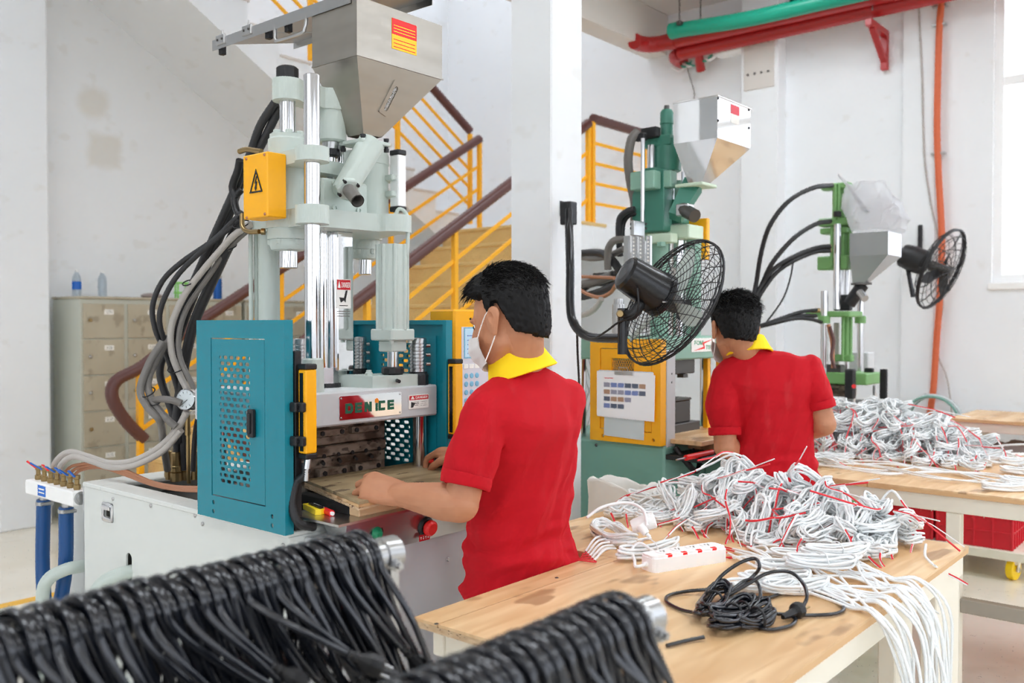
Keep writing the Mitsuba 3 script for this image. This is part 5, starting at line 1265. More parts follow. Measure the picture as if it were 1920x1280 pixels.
# lower frame
c3(1545, 545, 702, 6.5, D3 - .05, 'm_chrome', 'tie_bar')
c3(1613, 562, 700, 6, D3 + .1, 'm_chrome', 'tie_bar')
k3(1530, 583, 1628, 594, D3 - .12, .26, 'm_limegreen', 'upper_plate')
c3(1545, 592, 606, 11, D3 - .05, 'm_limegreen', 'bar_boss'); c3(1613, 592, 606, 10, D3 + .1, 'm_limegreen', 'bar_boss')
c3(1588, 592, 676, 7, D3 - .02, 'm_limegreen', 'press_cylinder')
for px in (1580, 1595): c3(px, 592, 676, 3, D3 - .04, 'm_limegreen', 'tie_rod', 8)
k3(1578, 665, 1600, 678, D3 - .06, .1, 'm_limegreen', 'end_block')
c3(1588, 676, 705, 4, D3, 'm_chrome', 'rod', 10)
c3(1568, 605, 690, 5, D3 + .05, 'm_hoseclear', 'cover_tube')
hh3 = lambda pts, r, m: add('hose', tube(spline([at(x, y, D=d) for x, y, d in pts], 7), r, 8), m, M3, True)
hh3([(1553, 608, 5.2), (1560, 640, 5.2), (1561, 665, 5.2), (1562, 690, 5.2)], .012, 'm_copper')
hh3([(1556, 612, 5.18), (1563, 640, 5.18), (1559, 668, 5.18), (1565, 690, 5.18)], .010, 'm_brown')
k3(1556, 684, 1582, 700, D3 - .1, .12, 'm_darksteel', 'mold_top')
k3(1540, 700, 1650, 722, D3 - .2, .42, 'm_limegreen', 'platen')
k3(1548, 722, 1592, 745, D3 - .1, .3, 'm_mold', 'mold')
k3(1600, 660, 1645, 700, D3 + .2, .12, 'm_platen', 'rear_box')
k3(1587, 692, 1608, 748, D3 - .28, .05, 'm_black', 'safety_sensor')
add('red_lamp', lathe([(.012, 0), (.012, .01)], at(1601, 724, D=D3 - .29), nrm(CAM - at(1601, 724, D=5)), 10), 'm_redbright', M3)
k3(1655, 692, 1664, 748, D3 - .2, .04, 'm_black', 'light_curtain')
k3(1626, 690, 1640, 700, D3 - .1, .05, 'm_black', 'sensor')
c3(1600, 722, 760, 4, D3 - .1, 'm_chrome', 'tie_bar', 10); c3(1640, 722, 760, 4, D3, 'm_chrome', 'tie_bar', 10)
pb3 = at(1600, 745, D=D3)
add('base_cabinet', box((pb3[0] - .30, pb3[1] - .12, .02), (pb3[0] + .16, pb3[1] + .40, pb3[2] - .06), .01), 'm_limegreen', M3)
add('bed', box((pb3[0] - .22, pb3[1] - .10, pb3[2] - .06), (pb3[0] + .14, pb3[1] + .3, pb3[2] - .02), .004), 'm_darksteel', M3)
for pts, r in (([(1560, 348, 5.2), (1525, 352, 5.0), (1480, 376, 4.9), (1445, 420, 4.9), (1428, 470, 4.95), (1418, 530, 5.0), (1412, 560, 5.0)], .013),
               ([(1557, 415, 5.2), (1530, 420, 5.05), (1490, 445, 4.95), (1450, 490, 4.95), (1430, 530, 5.0), (1416, 562, 5.0)], .013),
               ([(1556, 462, 5.2), (1530, 465, 5.1), (1490, 480, 5.0), (1450, 505, 5.0), (1425, 540, 5.0), (1414, 560, 5.0)], .013),
               ([(1556, 470, 5.2), (1530, 472, 5.1), (1490, 488, 5.0), (1455, 512, 5.0), (1430, 545, 5.0), (1418, 566, 5.0)], .012),
               ([(1532, 581, 5.2), (1500, 585, 5.1), (1460, 598, 5.0), (1420, 612, 5.0), (1390, 620, 5.05)], .010),
               ([(1530, 592, 5.2), (1500, 592, 5.1), (1460, 602, 5.0), (1425, 612, 5.0), (1390, 622, 5.05)], .011),
               ([(1540, 604, 5.2), (1520, 598, 5.1), (1490, 597, 5.05), (1450, 606, 5.0), (1400, 618, 5.0)], .011),
               ([(1488, 484, 5.0), (1482, 520, 5.0), (1468, 560, 5.0), (1440, 600, 5.0), (1428, 612, 5.0)], .005),
               ([(1412, 560, 5.0), (1404, 600, 5.05), (1400, 660, 5.1), (1400, 760, 5.2)], .03)):
    hh3(pts, r, 'm_black')
for (px, py) in ((1553, 348), (1549, 416), (1549, 462), (1549, 470), (1528, 582)):
    add('hose_fitting', cyl(at(px - 7, py + .5, D=5.2), at(px + 9, py - .5, D=5.2), .013, n=8), 'm_brass', M3, True)
# clear bag over the hopper
def bag():
    th = np.linspace(0, 2 * np.pi, 40, endpoint=False); V = []
    a_, b_ = at(1596, 433, D=5.05), at(1692, 433, D=5.05)
    c0 = (at(1648, 433, D=5.12)); wid = .138
    for i, z in enumerate(np.linspace(0, 1, 14)):
        s = 1 + .10 * math.sin(z * 3.1) - .55 * max(0, z - .55) ** 1.2
        for t_ in th:
            v = V3(math.cos(t_), math.sin(t_), 0)
            q = np.sign(v) * np.abs(v) ** .55
            V.append(c0 + V3(q[0] * wid * s, q[1] * wid * s, 0) + EZ * (.265 * z * (1 - .25 * (q @ RT > .3) * z)) - RT * .05 * z)
    V = np.array(V)
    V += (meshkit.fbm(V * 17, 4, 4)[:, None] - .5) * .13 * V3(1, 1, .6)
    F = []
    n = 40
    for i in range(13):
        for j in range(n):
            p, q = i * n + j, i * n + (j + 1) % n
            F += [[p, q, q + n], [p, q + n, p + n]]
    return trimesh.Trimesh(V, F, process=False)
k = thing('plastic_bag', 'crumpled clear plastic bag pulled over the hopper of the light green machine', 'bag')
add('film', bag(), 'm_film', k, True)
add('tied_corner', tube(spline([at(1628, 400, D=5.02), at(1608, 372, D=5.02), at(1590, 348, D=5.05), at(1572, 328, D=5.1)], 6), np.linspace(.03, .012, 19), 8, flat=.3), 'm_film', k, True)

# ---------------------------------------------------------------- benches
TZ = .85
def bench(label, boards, frame_boxes, legs, rails, top=.02, name='workbench'):
    t = thing(name, label, 'workbench')
    for b in boards:
        k = add('top_board', prism(b, (0, 0, TZ - .006), EX, EY, .006), 'm_wood', t)
        add('board_core', prism(Polygon(b).buffer(-.0008), (0, 0, TZ - top), EX, EY, top - .0062), 'm_edge', k)
    for lo, hi in frame_boxes: add('apron', box(lo, hi, .003), 'm_paintbox', t)
    for lo, hi in legs: add('leg', box(lo, hi, .003), 'm_paintbox', t)
    for lo, hi in rails: add('stretcher', box(lo, hi, .003), 'm_stretcher', t)
    return t
x0, x1, y0, y1, ys = 1.317, 2.737, .649, 1.384, 1.312
W1 = bench('long plywood-topped workbench in front of the teal machine, white cables heaped on it',
      [[(x0, y0), (x1, y0), (x1, ys), (x0, ys)], [(x0, ys + .002), (1.99, ys + .002), (1.99, y1), (x0, y1)], [(1.992, ys + .002), (x1, ys + .002), (x1, 1.69), (1.992, 1.69)]],
      [((x0 + .03, y0 + .012, TZ - .082), (x1 - .012, y0 + .045, TZ - .0205)), ((x0 + .03, y1 - .06, TZ - .082), (1.98, y1 - .025, TZ - .0205)), ((x0 + .03, y0 + .046, TZ - .082), (x0 + .065, y1 - .061, TZ - .0205)),
       ((x1 - .045, y0 + .046, TZ - .082), (x1 - .012, 1.67, TZ - .0205)), ((2.0, 1.64, TZ - .082), (x1 - .046, 1.675, TZ - .0205))],
      [((2.50, y0 + .02, 0), (2.72, y0 + .06, TZ - .083)), ((2.17, y0 + .02, 0), (2.30, y0 + .06, TZ - .083)), ((x0 + .05, y0 + .02, 0), (x0 + .13, y0 + .06, TZ - .083)), ((x0 + .04, y1 - .11, 0), (x0 + .12, y1 - .06, TZ - .083)), ((2.62, 1.58, 0), (2.72, 1.66, TZ - .083))],
      [((x0 + .13, y0 + .03, .20), (2.17, y0 + .05, .26))])
x0, x1, y0, y1 = 3.585, 4.75, -1.6, 1.87
W2 = bench('pale plywood workbench behind, red crates beneath it and a heap of white cables on it',
      [[(x0, y0), (x1, y0), (x1, .30), (x0, .30)], [(x0, .303), (x1, .303), (x1, 1.215), (x0, 1.215)], [(x0, 1.218), (x1, 1.218), (x1, y1), (x0, y1)]],
      [((x0 + .015, y0 + .02, TZ - .082), (x0 + .05, y1 - .02, TZ - .0205)), ((x1 - .05, y0 + .02, TZ - .082), (x1 - .015, y1 - .02, TZ - .0205)), ((x0 + .051, y1 - .055, TZ - .082), (x1 - .051, y1 - .02, TZ - .0205))],
      [((x0 + .02, .885, 0), (x0 + .07, .935, TZ - .083)), ((x0 + .02, y1 - .1, 0), (x0 + .07, y1 - .04, TZ - .083)), ((x0 + .02, -1.5, 0), (x0 + .07, -1.44, TZ - .083)), ((x1 - .07, -1.5, 0), (x1 - .02, -1.44, TZ - .083)), ((x1 - .07, y1 - .1, 0), (x1 - .02, y1 - .04, TZ - .083))],
      [((x0 + .025, -1.44, .40), (x0 + .065, .885, .452)), ((x0 + .025, .936, .40), (x0 + .065, y1 - .1, .452))])
c = at(1779, 783, Z=TZ)
W3 = bench('small pale plywood table by the window wall at the right edge', [[(c[0], c[1]), (c[0] + .72, c[1]), (c[0] + .72, -.4), (c[0], -.4)]],
      [((c[0] + .02, -.38, TZ - .082), (c[0] + .055, c[1] - .02, TZ - .0205)), ((c[0] + .66, -.38, TZ - .082), (c[0] + .7, c[1] - .02, TZ - .0205)), ((c[0] + .056, c[1] - .055, TZ - .082), (c[0] + .659, c[1] - .02, TZ - .0205))],
      [((c[0] + .02, c[1] - .10, 0), (c[0] + .10, c[1] - .02, TZ - .083)), ((c[0] + .62, c[1] - .10, 0), (c[0] + .7, c[1] - .02, TZ - .083)), ((c[0] + .02, -.36, 0), (c[0] + .10, -.28, TZ - .083)), ((c[0] + .62, -.36, 0), (c[0] + .7, -.28, TZ - .083))], [])
labels[W3]['category'] = 'table'
add('board_end', box((1.3165, .650, TZ - .0195), (1.3185, 1.383, TZ - .0062)), 'm_chip', W1)
# bolts in the near bench top
screws([at(786 + 0, 1168, Z=TZ) + V3(.02, -.03, 0), at(1647, 1131, Z=TZ), at(1044, 1083, Z=TZ)], EZ, .005, 'm_darksteel', W1, h=.0015)

# crates on a dolly under the far bench
def crate(x, y, z, label, sx=.50, sy=.68, sz=.30):
    t = thing('crate', label, 'crate', 'red crates under the far bench')
    w = .008
    add('shell', [box((x, y, z), (x + sx, y + sy, z + .012)), box((x, y, z), (x + w, y + sy, z + sz), .002), box((x + sx - w, y, z), (x + sx, y + sy, z + sz), .002), box((x, y, z), (x + sx, y + w, z + sz), .002), box((x, y + sy - w, z), (x + sx, y + sy, z + sz), .002)], 'm_crate', t)
    add('rim', [box((x - .012, y - .012, z + sz - .02), (x + sx + .012, y + .008, z + sz), .003), box((x - .012, y + sy - .008, z + sz - .02), (x + sx + .012, y + sy + .012, z + sz), .003), box((x - .012, y + .008, z + sz - .02), (x + .008, y + sy - .008, z + sz), .003), box((x + sx - .008, y + .008, z + sz - .02), (x + sx + .012, y + sy - .008, z + sz), .003)], 'm_crate', t)
    for zz in (.09, .17): add('ridge', [box((x - .008, y - .008, z + zz), (x + .002, y + sy + .008, z + zz + .010), .002), box((x - .008, y - .008, z + zz), (x + sx, y + .002, z + zz + .010), .002)], 'm_crate', t)
    for i in range(5): add('rib', box((x - .008, y + sy * i / 4 - .006, z), (x + .002, y + sy * i / 4 + .006, z + sz - .02), .002), 'm_crate', t)
    for i in range(9): add('rib', box((x + sx * i / 8 - .006, y - .008, z), (x + sx * i / 8 + .006, y + .002, z + sz - .02), .002), 'm_crate', t)
    return t
cw_ = at(1897, 1084, Z=0)
cz_ = .172
cr = at(1898, 1036, X=cw_[0] - .05)
cx_, cy_ = cw_[0] - .06, cr[1]
crate(cx_, cy_ - .0, cz_, 'red plastic crate on the yellow-wheeled dolly, half seen right of the bench leg', sy=.40)
crate(cx_, cy_ + .43, cz_, 'red plastic crate behind the bench leg, left of the other crate', sy=.5)
crate(cx_, cy_ - .03, cz_ + .305, 'red plastic crate stacked on top of the one on the dolly', sy=.92, sz=.16)
for kk in list(labels):
    if kk.startswith('crate') and '__' not in kk: labels[kk].pop('group', None)
t = thing('plastic_wrap', 'clear crumpled plastic film bulging out of the red crate', 'film')
m = ball((0, 0, 0), (1, 1, 1), 3); v = np.array(m.vertices); v *= (1 + .5 * (meshkit.fbm(v * 3, 3, 2)[:, None] - .5))
add('sheet', trimesh.Trimesh(v * V3(.10, .11, .05) + V3(cx_ + .06, cy_ + .33, cz_ + .47), m.faces, process=False), 'm_film', t, True)
t = thing('dolly', 'white flat dolly on yellow castor wheels under the red crates', 'dolly')
add('deck', box((cx_ - .03, cy_ - .08, cz_ - .055), (cx_ + .56, cy_ + .98, cz_ - .002), .004), 'm_paintbox', t)
for (dx, dy) in ((.04, .0), (.5, .0), (.04, .9), (.5, .9)):
    p = V3(cx_ + dx, cy_ + dy, .06)
    k = add('castor', [box(p + V3(-.03, -.035, .03), p + V3(.03, .035, .09), .004), box(p + V3(-.025, -.032, -.01), p + V3(.025, -.026, .06)), box(p + V3(-.025, .026, -.01), p + V3(.025, .032, .06))], 'm_paintbox', t)
    add('wheel', [lathe([(.045, -.02), (.058, -.018), (.06, -.01), (.06, .01), (.058, .018), (.045, .02)], p, EY + V3(.25, 0, 0), 24)], 'm_caster', k, 30)
    add('axle', lathe([(.014, -.036), (.014, .036)], p, EY, 10), 'm_satin', k, 30)

# sacks
def sack(c, r, label, m, seed, open_=True, h=.5):
    n, k = 44, 26; V = []
    for i in range(k):
        s = i / (k - 1)
        if s < .72: rr, zz = 1 - .12 * abs(s / .72 - .4), h * s / .72
        else:
            q = (s - .72) / .28
            rr, zz = .95 - .35 * q, h + .03 * math.sin(q * 3.1) - .16 * q * q * h
        if i == 0: rr = .85
        for j in range(n):
            a = 2 * np.pi * j / n
            V.append([r[0] * rr * math.cos(a), r[1] * rr * math.sin(a), zz])
    V = np.array(V)
    d = meshkit.fbm(V * 7 + seed, 4, seed)[:, None] - .5
    V += d * V3(.13, .13, .12) * (V[:, 2:] / h) ** .5 * (r[0] / .2)
    V = np.vstack([V, [[0, 0, V[-n:, 2].mean() - .02]], [[0, 0, 0]]]); F = []
    for i in range(k - 1):
        for j in range(n):
            p, q = i * n + j, i * n + (j + 1) % n
            F += [[p, q, q + n], [p, q + n, p + n]]
    F += [[(k - 1) * n + j, (k - 1) * n + (j + 1) % n, k * n] for j in range(n)] + [[(j + 1) % n, j, k * n + 1] for j in range(n)]
    V += np.array(c)
    return one('sack', trimesh.Trimesh(V, F, process=False), m, label, 'sack', smooth=True)
sk = at(1160, 940, X=2.93)
sack((2.87, 1.875, 0), (.15, .135), 'open white woven sack standing between the near bench and the green machine', 'm_sack', 3, h=.86)
gk = at(1872, 850, X=c[0] + .25)
sack((gk[0], gk[1], 0), (.17, .22), 'slumped grey plastic sack under the small table by the window wall', 'm_greysack', 8, h=.67)

# ---------------------------------------------------------------- white cables: bundles
def coil_path(seed, turns=7, L=.070, W=.036, n=15, pinch=.30, stack=.0072):
    r = np.random.default_rng(seed); P = []
    for i in range(turns):
        l, w = L * (.9 + .16 * abs(math.sin(i * 1.3 + seed))), W * r.uniform(.86, 1.14)
        ox, oy, oz = r.normal(0, .0022, 3) * V3(2, 1, .6); oz += ((i % 4) - 1.5) * stack; oy += (i // 4 - (turns - 1) // 8) * .0065
        tw = r.normal(0, .06)
        for j in range(n):
            a = 2 * np.pi * j / n
            x, y = l * math.cos(a), w * math.sin(a) * (pinch + (1 - pinch) * min(1, (abs(math.cos(a)) * 1.25) ** 1.5))
            s = (i + j / n) / turns
            P.append([x + ox, y + oy + tw * x * .35, oz + .003 * math.sin(a * 2 + i) + .012 * abs(x / L) ** 2 * r.uniform(.6, 1.2)])
    return np.array(P)
RC = .0037
def bundle_parts(seed, tail=.16, loose=True):
    r = np.random.default_rng(1000 + seed)
    P = coil_path(seed)
    P = spline(P[::2], 3)
    coil = tube(P, RC, 5)
    tie = tube([V3(.002 * math.sin(3 * a), .017 * math.cos(a), .021 * math.sin(a)) for a in np.linspace(0, 2 * np.pi, 12, endpoint=False)], .0016, 4, True)
    # the tail leaves the middle, droops forward; its end is split in a red and a white core
    e = V3(-tail * r.uniform(.7, 1.25), r.normal(0, .04), r.uniform(-.09, .0))
    t0 = V3(0, .01, .0); t1 = V3(-.05, r.normal(0, .02), r.uniform(.0, .03)); t2 = t1 * .4 + e * .6 + V3(0, r.normal(0, .015), .01)
    tp = spline([t0, t1, t2, e], 5)
    tails = [tube(tp, RC, 5)]
    d = nrm(e - t2)
    f1 = spline([e, e + d * .025 + V3(0, .004, 0), e + d * .10 + V3(r.normal(0, .015), .020 + r.normal(0, .006), r.uniform(-.012, .006))], 3)
    f2 = spline([e, e + d * .025 - V3(0, .004, 0), e + d * .10 + V3(r.normal(0, .012), -.016 + r.normal(0, .006), r.uniform(-.012, .006))], 3)
    mid = tube(tp[-8:] + V3(0, 0, RC * .45), RC * .80, 5)
    tails.append(tube(f2, .0019, 4))
    return cat([coil] + tails), tie, cat([tube(f1, .0027, 5), mid])
NV = 14
BUN = []
for s in range(NV):
    a, b, c_ = bundle_parts(s)
    BUN.append((mikit.ply(a, 'm_cable', smooth=True), mikit.ply(b, 'm_cable', smooth=True), mikit.ply(c_, 'm_redwire', smooth=True)))
def put_bundle(v, M, label, group, name='cable_bundle'):
    t = thing(name, label, 'cable bundle', group)
    tw = T(M)
    for nm, d in zip(('coil', 'tie', 'bared_end'), BUN[v % NV]):
        scene[uniq(t + '__' + nm)] = {**d, 'to_world': tw}
    return t
def pose(p, yaw, pitch, roll, s=1.0):
    R = trimesh.transformations.euler_matrix(roll, pitch, yaw, 'sxyz')
    R[:3, :3] *= s; R[:3, 3] = p
    return R
rb = np.random.default_rng(21)
def heap(zbase, ys_, hs_, xa, xb, xc, label, group, dy=.068, dx=.10, dz=.040, most=400, size=1.0, steep=1.0):
    n = 0
    yv = np.arange(ys_[0], ys_[-1], dy)
    for y in yv:
        h = np.interp(y, ys_, hs_)
        for x in np.arange(xa, xb, dx):
            hx = h * max(0, 1 - abs(x - xc) / (max(xc - xa, xb - xc) + .06)) ** .6
            k = max(1, int(round(hx / dz)))
            for i in range(k):
                p = V3(x + rb.normal(0, .018), y + rb.normal(0, .02), zbase + .020 + i * dz + rb.uniform(-.004, .006))
                top_ = i >= k - 2
                front_ = x < xc - .02
                yaw = rb.normal(0, .45) if front_ else rb.uniform(-1.6, 1.6)
                pit = steep * ((rb.normal(-.45, .3) if i else rb.normal(-.05, .06)) + (.7 if x > xc and i else 0))
                rol = steep * rb.uniform(-1.25, 1.25) if top_ and i else rb.normal(0, .3 if i else .1)
                put_bundle(rb.integers(NV), pose(p, yaw, pit, rol, size * rb.uniform(.9, 1.12)), label, group); n += 1
                if n >= most: return n
    return n
n1 = heap(TZ, [.79, .83, 1.04, 1.2, 1.32, 1.43, 1.62], [.08, .115, .165, .175, .185, .10, .035], 2.44, 2.71, 2.61,
     'small tied white cable bundle with red ends in the heap on the near workbench', 'white cable bundles heaped on the near bench')
n2 = heap(TZ, [.98, 1.1, 1.35, 1.6, 1.86], [.07, .17, .28, .30, .27], 4.15, 4.62, 4.42,
     'small tied white cable bundle with red ends in the heap on the far workbench', 'white cable bundles heaped on the far bench', dy=.09, dx=.11, dz=.050, steep=.5)
print('bundles', n1, n2)

# long flat hanks at the bench edge, their cables running over the edge and hanging down
rh = np.random.default_rng(5)
def hank(c, yaw, label, tails, L=.085, W=.03, turns=7, group='white cable hanks with long tails on the near bench', edge=True, r=.0036, z=0):
    t = thing('cable_hank', label, 'cable hank', group)
    P = coil_path(int(rh.integers(1e6)), turns, L, W, 16, .85) * V3(1, 1, .8)
    P = spline(P[::2], 3)
    M = rotz(yaw)[:3, :3]
    V = P @ M.T; V += V3(*c) - V3(0, 0, V[:, 2].min() - r)
    m = [tube(V, r, 5)]
    ex_ = M @ V3(1, 0, 0)
    add('coil', m, 'm_cable', t, True)
    add('tie', tube([V3(c[0], c[1], c[2] + .018) + (M @ V3(.0, .030 * math.cos(a), 0)) + V3(0, 0, .018 * math.sin(a)) for a in np.linspace(0, 2 * np.pi, 14, endpoint=False)], .0017, 4, True), 'm_cable', t, True)
    for tp in tails:
        add('tail', tube(tp, r, 6), 'm_cable', t, True)
    return t
spots = [((1505, 1028), -.02), ((1478, 1048), .02), ((1545, 1062), -.05), ((1455, 1070), .02), ((1490, 1088), .0), ((1570, 1040), -.1), ((1430, 1084), .04)]
EDGE = .649
for i, ((px, py), dz_) in enumerate(spots):
    c = at(px, py, Z=TZ + .03); c[2] = TZ + (.028 if i in (2, 5) else .001)
    yaw = math.atan2(-.62, .78) + rh.normal(0, .12)
    tl = []
    for q in range(4):
        ye = EDGE
        xe = 1.93 + .34 * rh.random()
        st_ = V3(c[0] + .05, c[1] - .03, TZ + .012)
        over = V3(xe, ye + .0, TZ + .006)
        d = nrm((over - st_) * V3(1, 1, 0))
        b1 = over - V3(0, .004, -.004); b2 = V3(xe + d[0] * .03, ye - .045 - .03 * rh.random(), TZ - .05)
        xb_ = xe + d[0] * .05 + rh.normal(0, .012); yb3 = ye - .06 - .05 * rh.random()
        L2 = rh.uniform(.45, .78)
        tl.append(spline([st_, (st_ + over) / 2 + V3(rh.normal(0, .02), rh.normal(0, .015), .004), over - d * .05, b1, b2, V3(xb_, yb3, TZ - .2), V3(xb_ + rh.normal(0, .02), yb3 + .01, TZ - .2 - L2 * .5), V3(xb_ + rh.normal(0, .03), yb3 + .015, TZ - .2 - L2 * .75)], 5))
    hank(c, yaw, 'white cable in a flat hank, long tail hanging over the near bench edge', tl)
# bared ends spread to the left of the hanks
for i in range(9):
    a = at(1440 + rh.uniform(0, 40), 1030 + rh.uniform(0, 60), Z=TZ + .008); b = at(1372 + rh.uniform(-15, 50), 1022 + rh.uniform(-5, 34), Z=TZ + .006)
    t = thing('loose_cable', 'white cable end with a bared red core between power strip and flat hanks', 'cable', 'loose cable ends by the power strip')
    m_ = (a + b) / 2 + V3(0, 0, .012) + rh.normal(0, .01, 3) * V3(1, 1, 0)
    add('cable_end', tube(spline([a, m_, b], 6), .0036, 6), 'm_cable', t, True)
    d = nrm(b - m_)
    add('bared_core', tube(spline([b, b + d * .03, b + d * .06 + V3(rh.normal(0, .012), rh.normal(0, .012), .0)], 4), .002, 5), 'm_redwire', t, True)
# one long bared end poking out past the corner of the bench
t = thing('loose_cable', 'single white cable with long red bared end poking out over the bench corner', 'cable')
add('cable_end', tube(spline([at(1736, 1020, Z=TZ + .03), at(1735, 1042, Z=TZ + .008), at(1752, 1060, Z=TZ + .01), at(1766, 1070, D=2.42)], 5), .0036, 6), 'm_cable', t, True)
add('bared_core', tube([at(1766, 1069, D=2.42), at(1795, 1083, D=2.40), at(1815, 1095, D=2.385)], .002, 5), 'm_redwire', t, True)
add('bared_core', tube([at(1766, 1071, D=2.42), at(1795, 1086, D=2.40), at(1814, 1097, D=2.385)], .002, 5), 'm_cable', t, True)

# the hank of finished white leads left of the power strip
def fin(c, yaw, label, L, W, turns, plug=None):
    t = thing('extension_lead', label, 'extension lead')
    P = coil_path(int(rh.integers(1e6)), turns, L, W, 16, .7); P = spline(P[::2], 3)
    M = rotz(yaw)[:3, :3]; V = P @ M.T; V += V3(*c) - V3(0, 0, V[:, 2].min() - .004)
    add('coil', tube(V, .0042, 6), 'm_cable', t, True)
    add('tie', tube([V3(c[0], c[1], c[2] + .024) + (M @ V3(.0, .034 * math.cos(a), 0)) + V3(0, 0, .024 * math.sin(a)) for a in np.linspace(0, 2 * np.pi, 14, endpoint=False)], .002, 4, True), 'm_cable', t, True)
    return t
c1 = at(1150, 1000, Z=TZ + .02); c1[2] = TZ
t = fin(c1, .95, 'large hank of white extension lead with a round socket beside the first worker', .10, .05, 12)
p0, p1 = at(1192, 985, D=2.43), at(1224, 975, D=2.43)
add('socket', lathe([(.016, -.012), (.020, 0), (.020, .03), (.022, .03), (.022, .052), (.018, .054)], p0, p1 - p0, 20), 'm_white', t, 30)
add('plug', [cyl(at(1200, 985, D=2.41), at(1212, 1000, D=2.40), .013, .010, n=12), cyl(at(1212, 1000, D=2.40), at(1218, 1006, D=2.40), .005, n=8)], 'm_white', t, 30)
add('lead', tube(spline([at(px, py, D=d) for px, py, d in ((1100, 970, 2.4), (1130, 950, 2.42), (1175, 942, 2.44), (1205, 955, 2.42), (1214, 985, 2.40))], 6), .0042, 8), 'm_cable', t, True)
add('lead', tube(spline([at(px, py, Z=TZ + .006) for px, py in ((1110, 1040), (1160, 1020), (1220, 1008))], 6), .0042, 8), 'm_cable', t, True)
c2 = at(1218, 1030, Z=TZ + .02); c2[2] = TZ
fin(c2, -.30, 'slim hank of white extension lead lying just behind the power strip', .10, .022, 7)
for i in range(5):
    a = at(1130 + 6 * i, 1004 + 6 * i, Z=TZ + .02); b = at(1098 + 4 * i, 1034 + 4 * i, Z=TZ + .006)
    t = thing('loose_cable', 'white cable end with a bared red core touching the first worker', 'cable', 'loose cable ends beside the first worker')
    add('cable_end', tube(spline([a, (a + b) / 2 + V3(0, 0, .012), b], 5), .0036, 6), 'm_cable', t, True)
    add('bared_core', tube(spline([b, b + V3(-.012, -.012, .0), b + V3(-.03, -.012 + .01 * i, .002)], 4), .002, 5), 'm_redwire', t, True)

# power strip
t = thing('power_strip', 'white four-way power strip with red rocker switches on the near bench', 'power strip')
p0, p1 = at(1226, 1075, Z=TZ), at(1362, 1053, Z=TZ)
d = nrm(p1 - p0); s_ = np.cross(EZ, d)
L = np.linalg.norm(p1 - p0) + .006; w_, h_ = .060, .040
o = p0 + s_ * (w_ / 2)
add('body', [prism(rrect(0, -w_ / 2, L, w_ / 2, .014), o, d, s_, h_ - .006), prism(rrect(.002, -w_ / 2 + .003, L - .002, w_ / 2 - .003, .014), o + EZ * (h_ - .006), d, s_, .006)], 'm_whitegloss', t)
for i in range(4):
    q = o + d * (L * (.22 + .2 * i)) + EZ * h_
    add('socket', lathe([(.017, 0), (.018, .0015), (.016, .002)], q + s_ * .006, EZ, 18), 'm_white', t, 30)
    for (a_, b_) in ((-.005, .0), (.005, .0), (0, -.008)): add('socket_hole', obox(q + s_ * (.006 + b_) + d * a_ + EZ * .0022, (.003, .006, .001), d, s_), 'm_hosegrey', t)
    add('rocker_switch', obox(q - s_ * .0215 - EZ * .004, (.017, .012, .010), d, s_, .002), 'm_redbright', t)
pts = [p0 + s_ * w_ / 2 + EZ * .016, p0 - d * .04 + s_ * .02 + EZ * .018, at(1190, 1050, Z=TZ + .012), at(1185, 1030, Z=TZ + .03), at(1200, 1018, Z=TZ + .045), at(1226, 1034, Z=TZ + .03)]
add('lead', tube(spline(pts, 7), .0042, 8), 'm_cable', t, True)
add('strain_relief', cyl(p0 + s_ * w_ / 2 + EZ * .016 - d * .012, p0 + s_ * w_ / 2 + EZ * .016, .006, .008, n=10), 'm_white', t, True)

# cables trailing over the far bench
rf = np.random.default_rng(12)
for i in range(16):
    y = 1.55 - .10 * rf.random()
    pts = []
    for s in np.linspace(0, 1, 7):
        px = 1535 + (1930 - 1535) * s; py = (862 if i % 2 else 846) + 44 * s * (1 if i % 2 else .35) + 8 * math.sin(s * 5 + i) + rf.normal(0, 3)
        pts.append(at(px, py, Z=TZ + .006 + .012 * abs(math.sin(s * 6 + i))))
    t = thing('loose_cable', 'long white cable trailing across the far workbench', 'cable', 'white cables trailing over the far bench')
    add('strand', tube(spline(pts, 5), .0042, 5), 'm_cable', t, True)
for (px, py, L_) in ((1905, 868, .06), (1890, 915, .09), (1925, 905, .09), (1915, 884, .07)):
    c = at(px, py, Z=TZ + .01); c[2] = TZ + .001
    hank(c, -.9 + rf.normal(0, .1), 'white cable in a flat hank at the right end of the far workbench', [], L=L_, W=.03, turns=6, group='white cable hanks on the far bench', r=.0045)
for i in range(3):
    c = at(1545 + 12 * i, 868 - 4 * i, Z=TZ + .01); c[2] = TZ + .001
    put_bundle(i, pose(c + V3(0, 0, .02), 1.2 + .5 * i, 0, .1), 'white cable bundle on the far bench just right of the second worker', 'white bundles beside the second worker')
one('loose_cable', tube(spline([at(px, py, D=d) for px, py, d in ((1800, 842, 4.3), (1850, 838, 4.2), (1890, 834, 4.0), (1930, 832, 3.9))], 5), .005, 6), 'm_cable', 'single white cable spanning in the air above the right end of the far bench', 'cable', smooth=True)

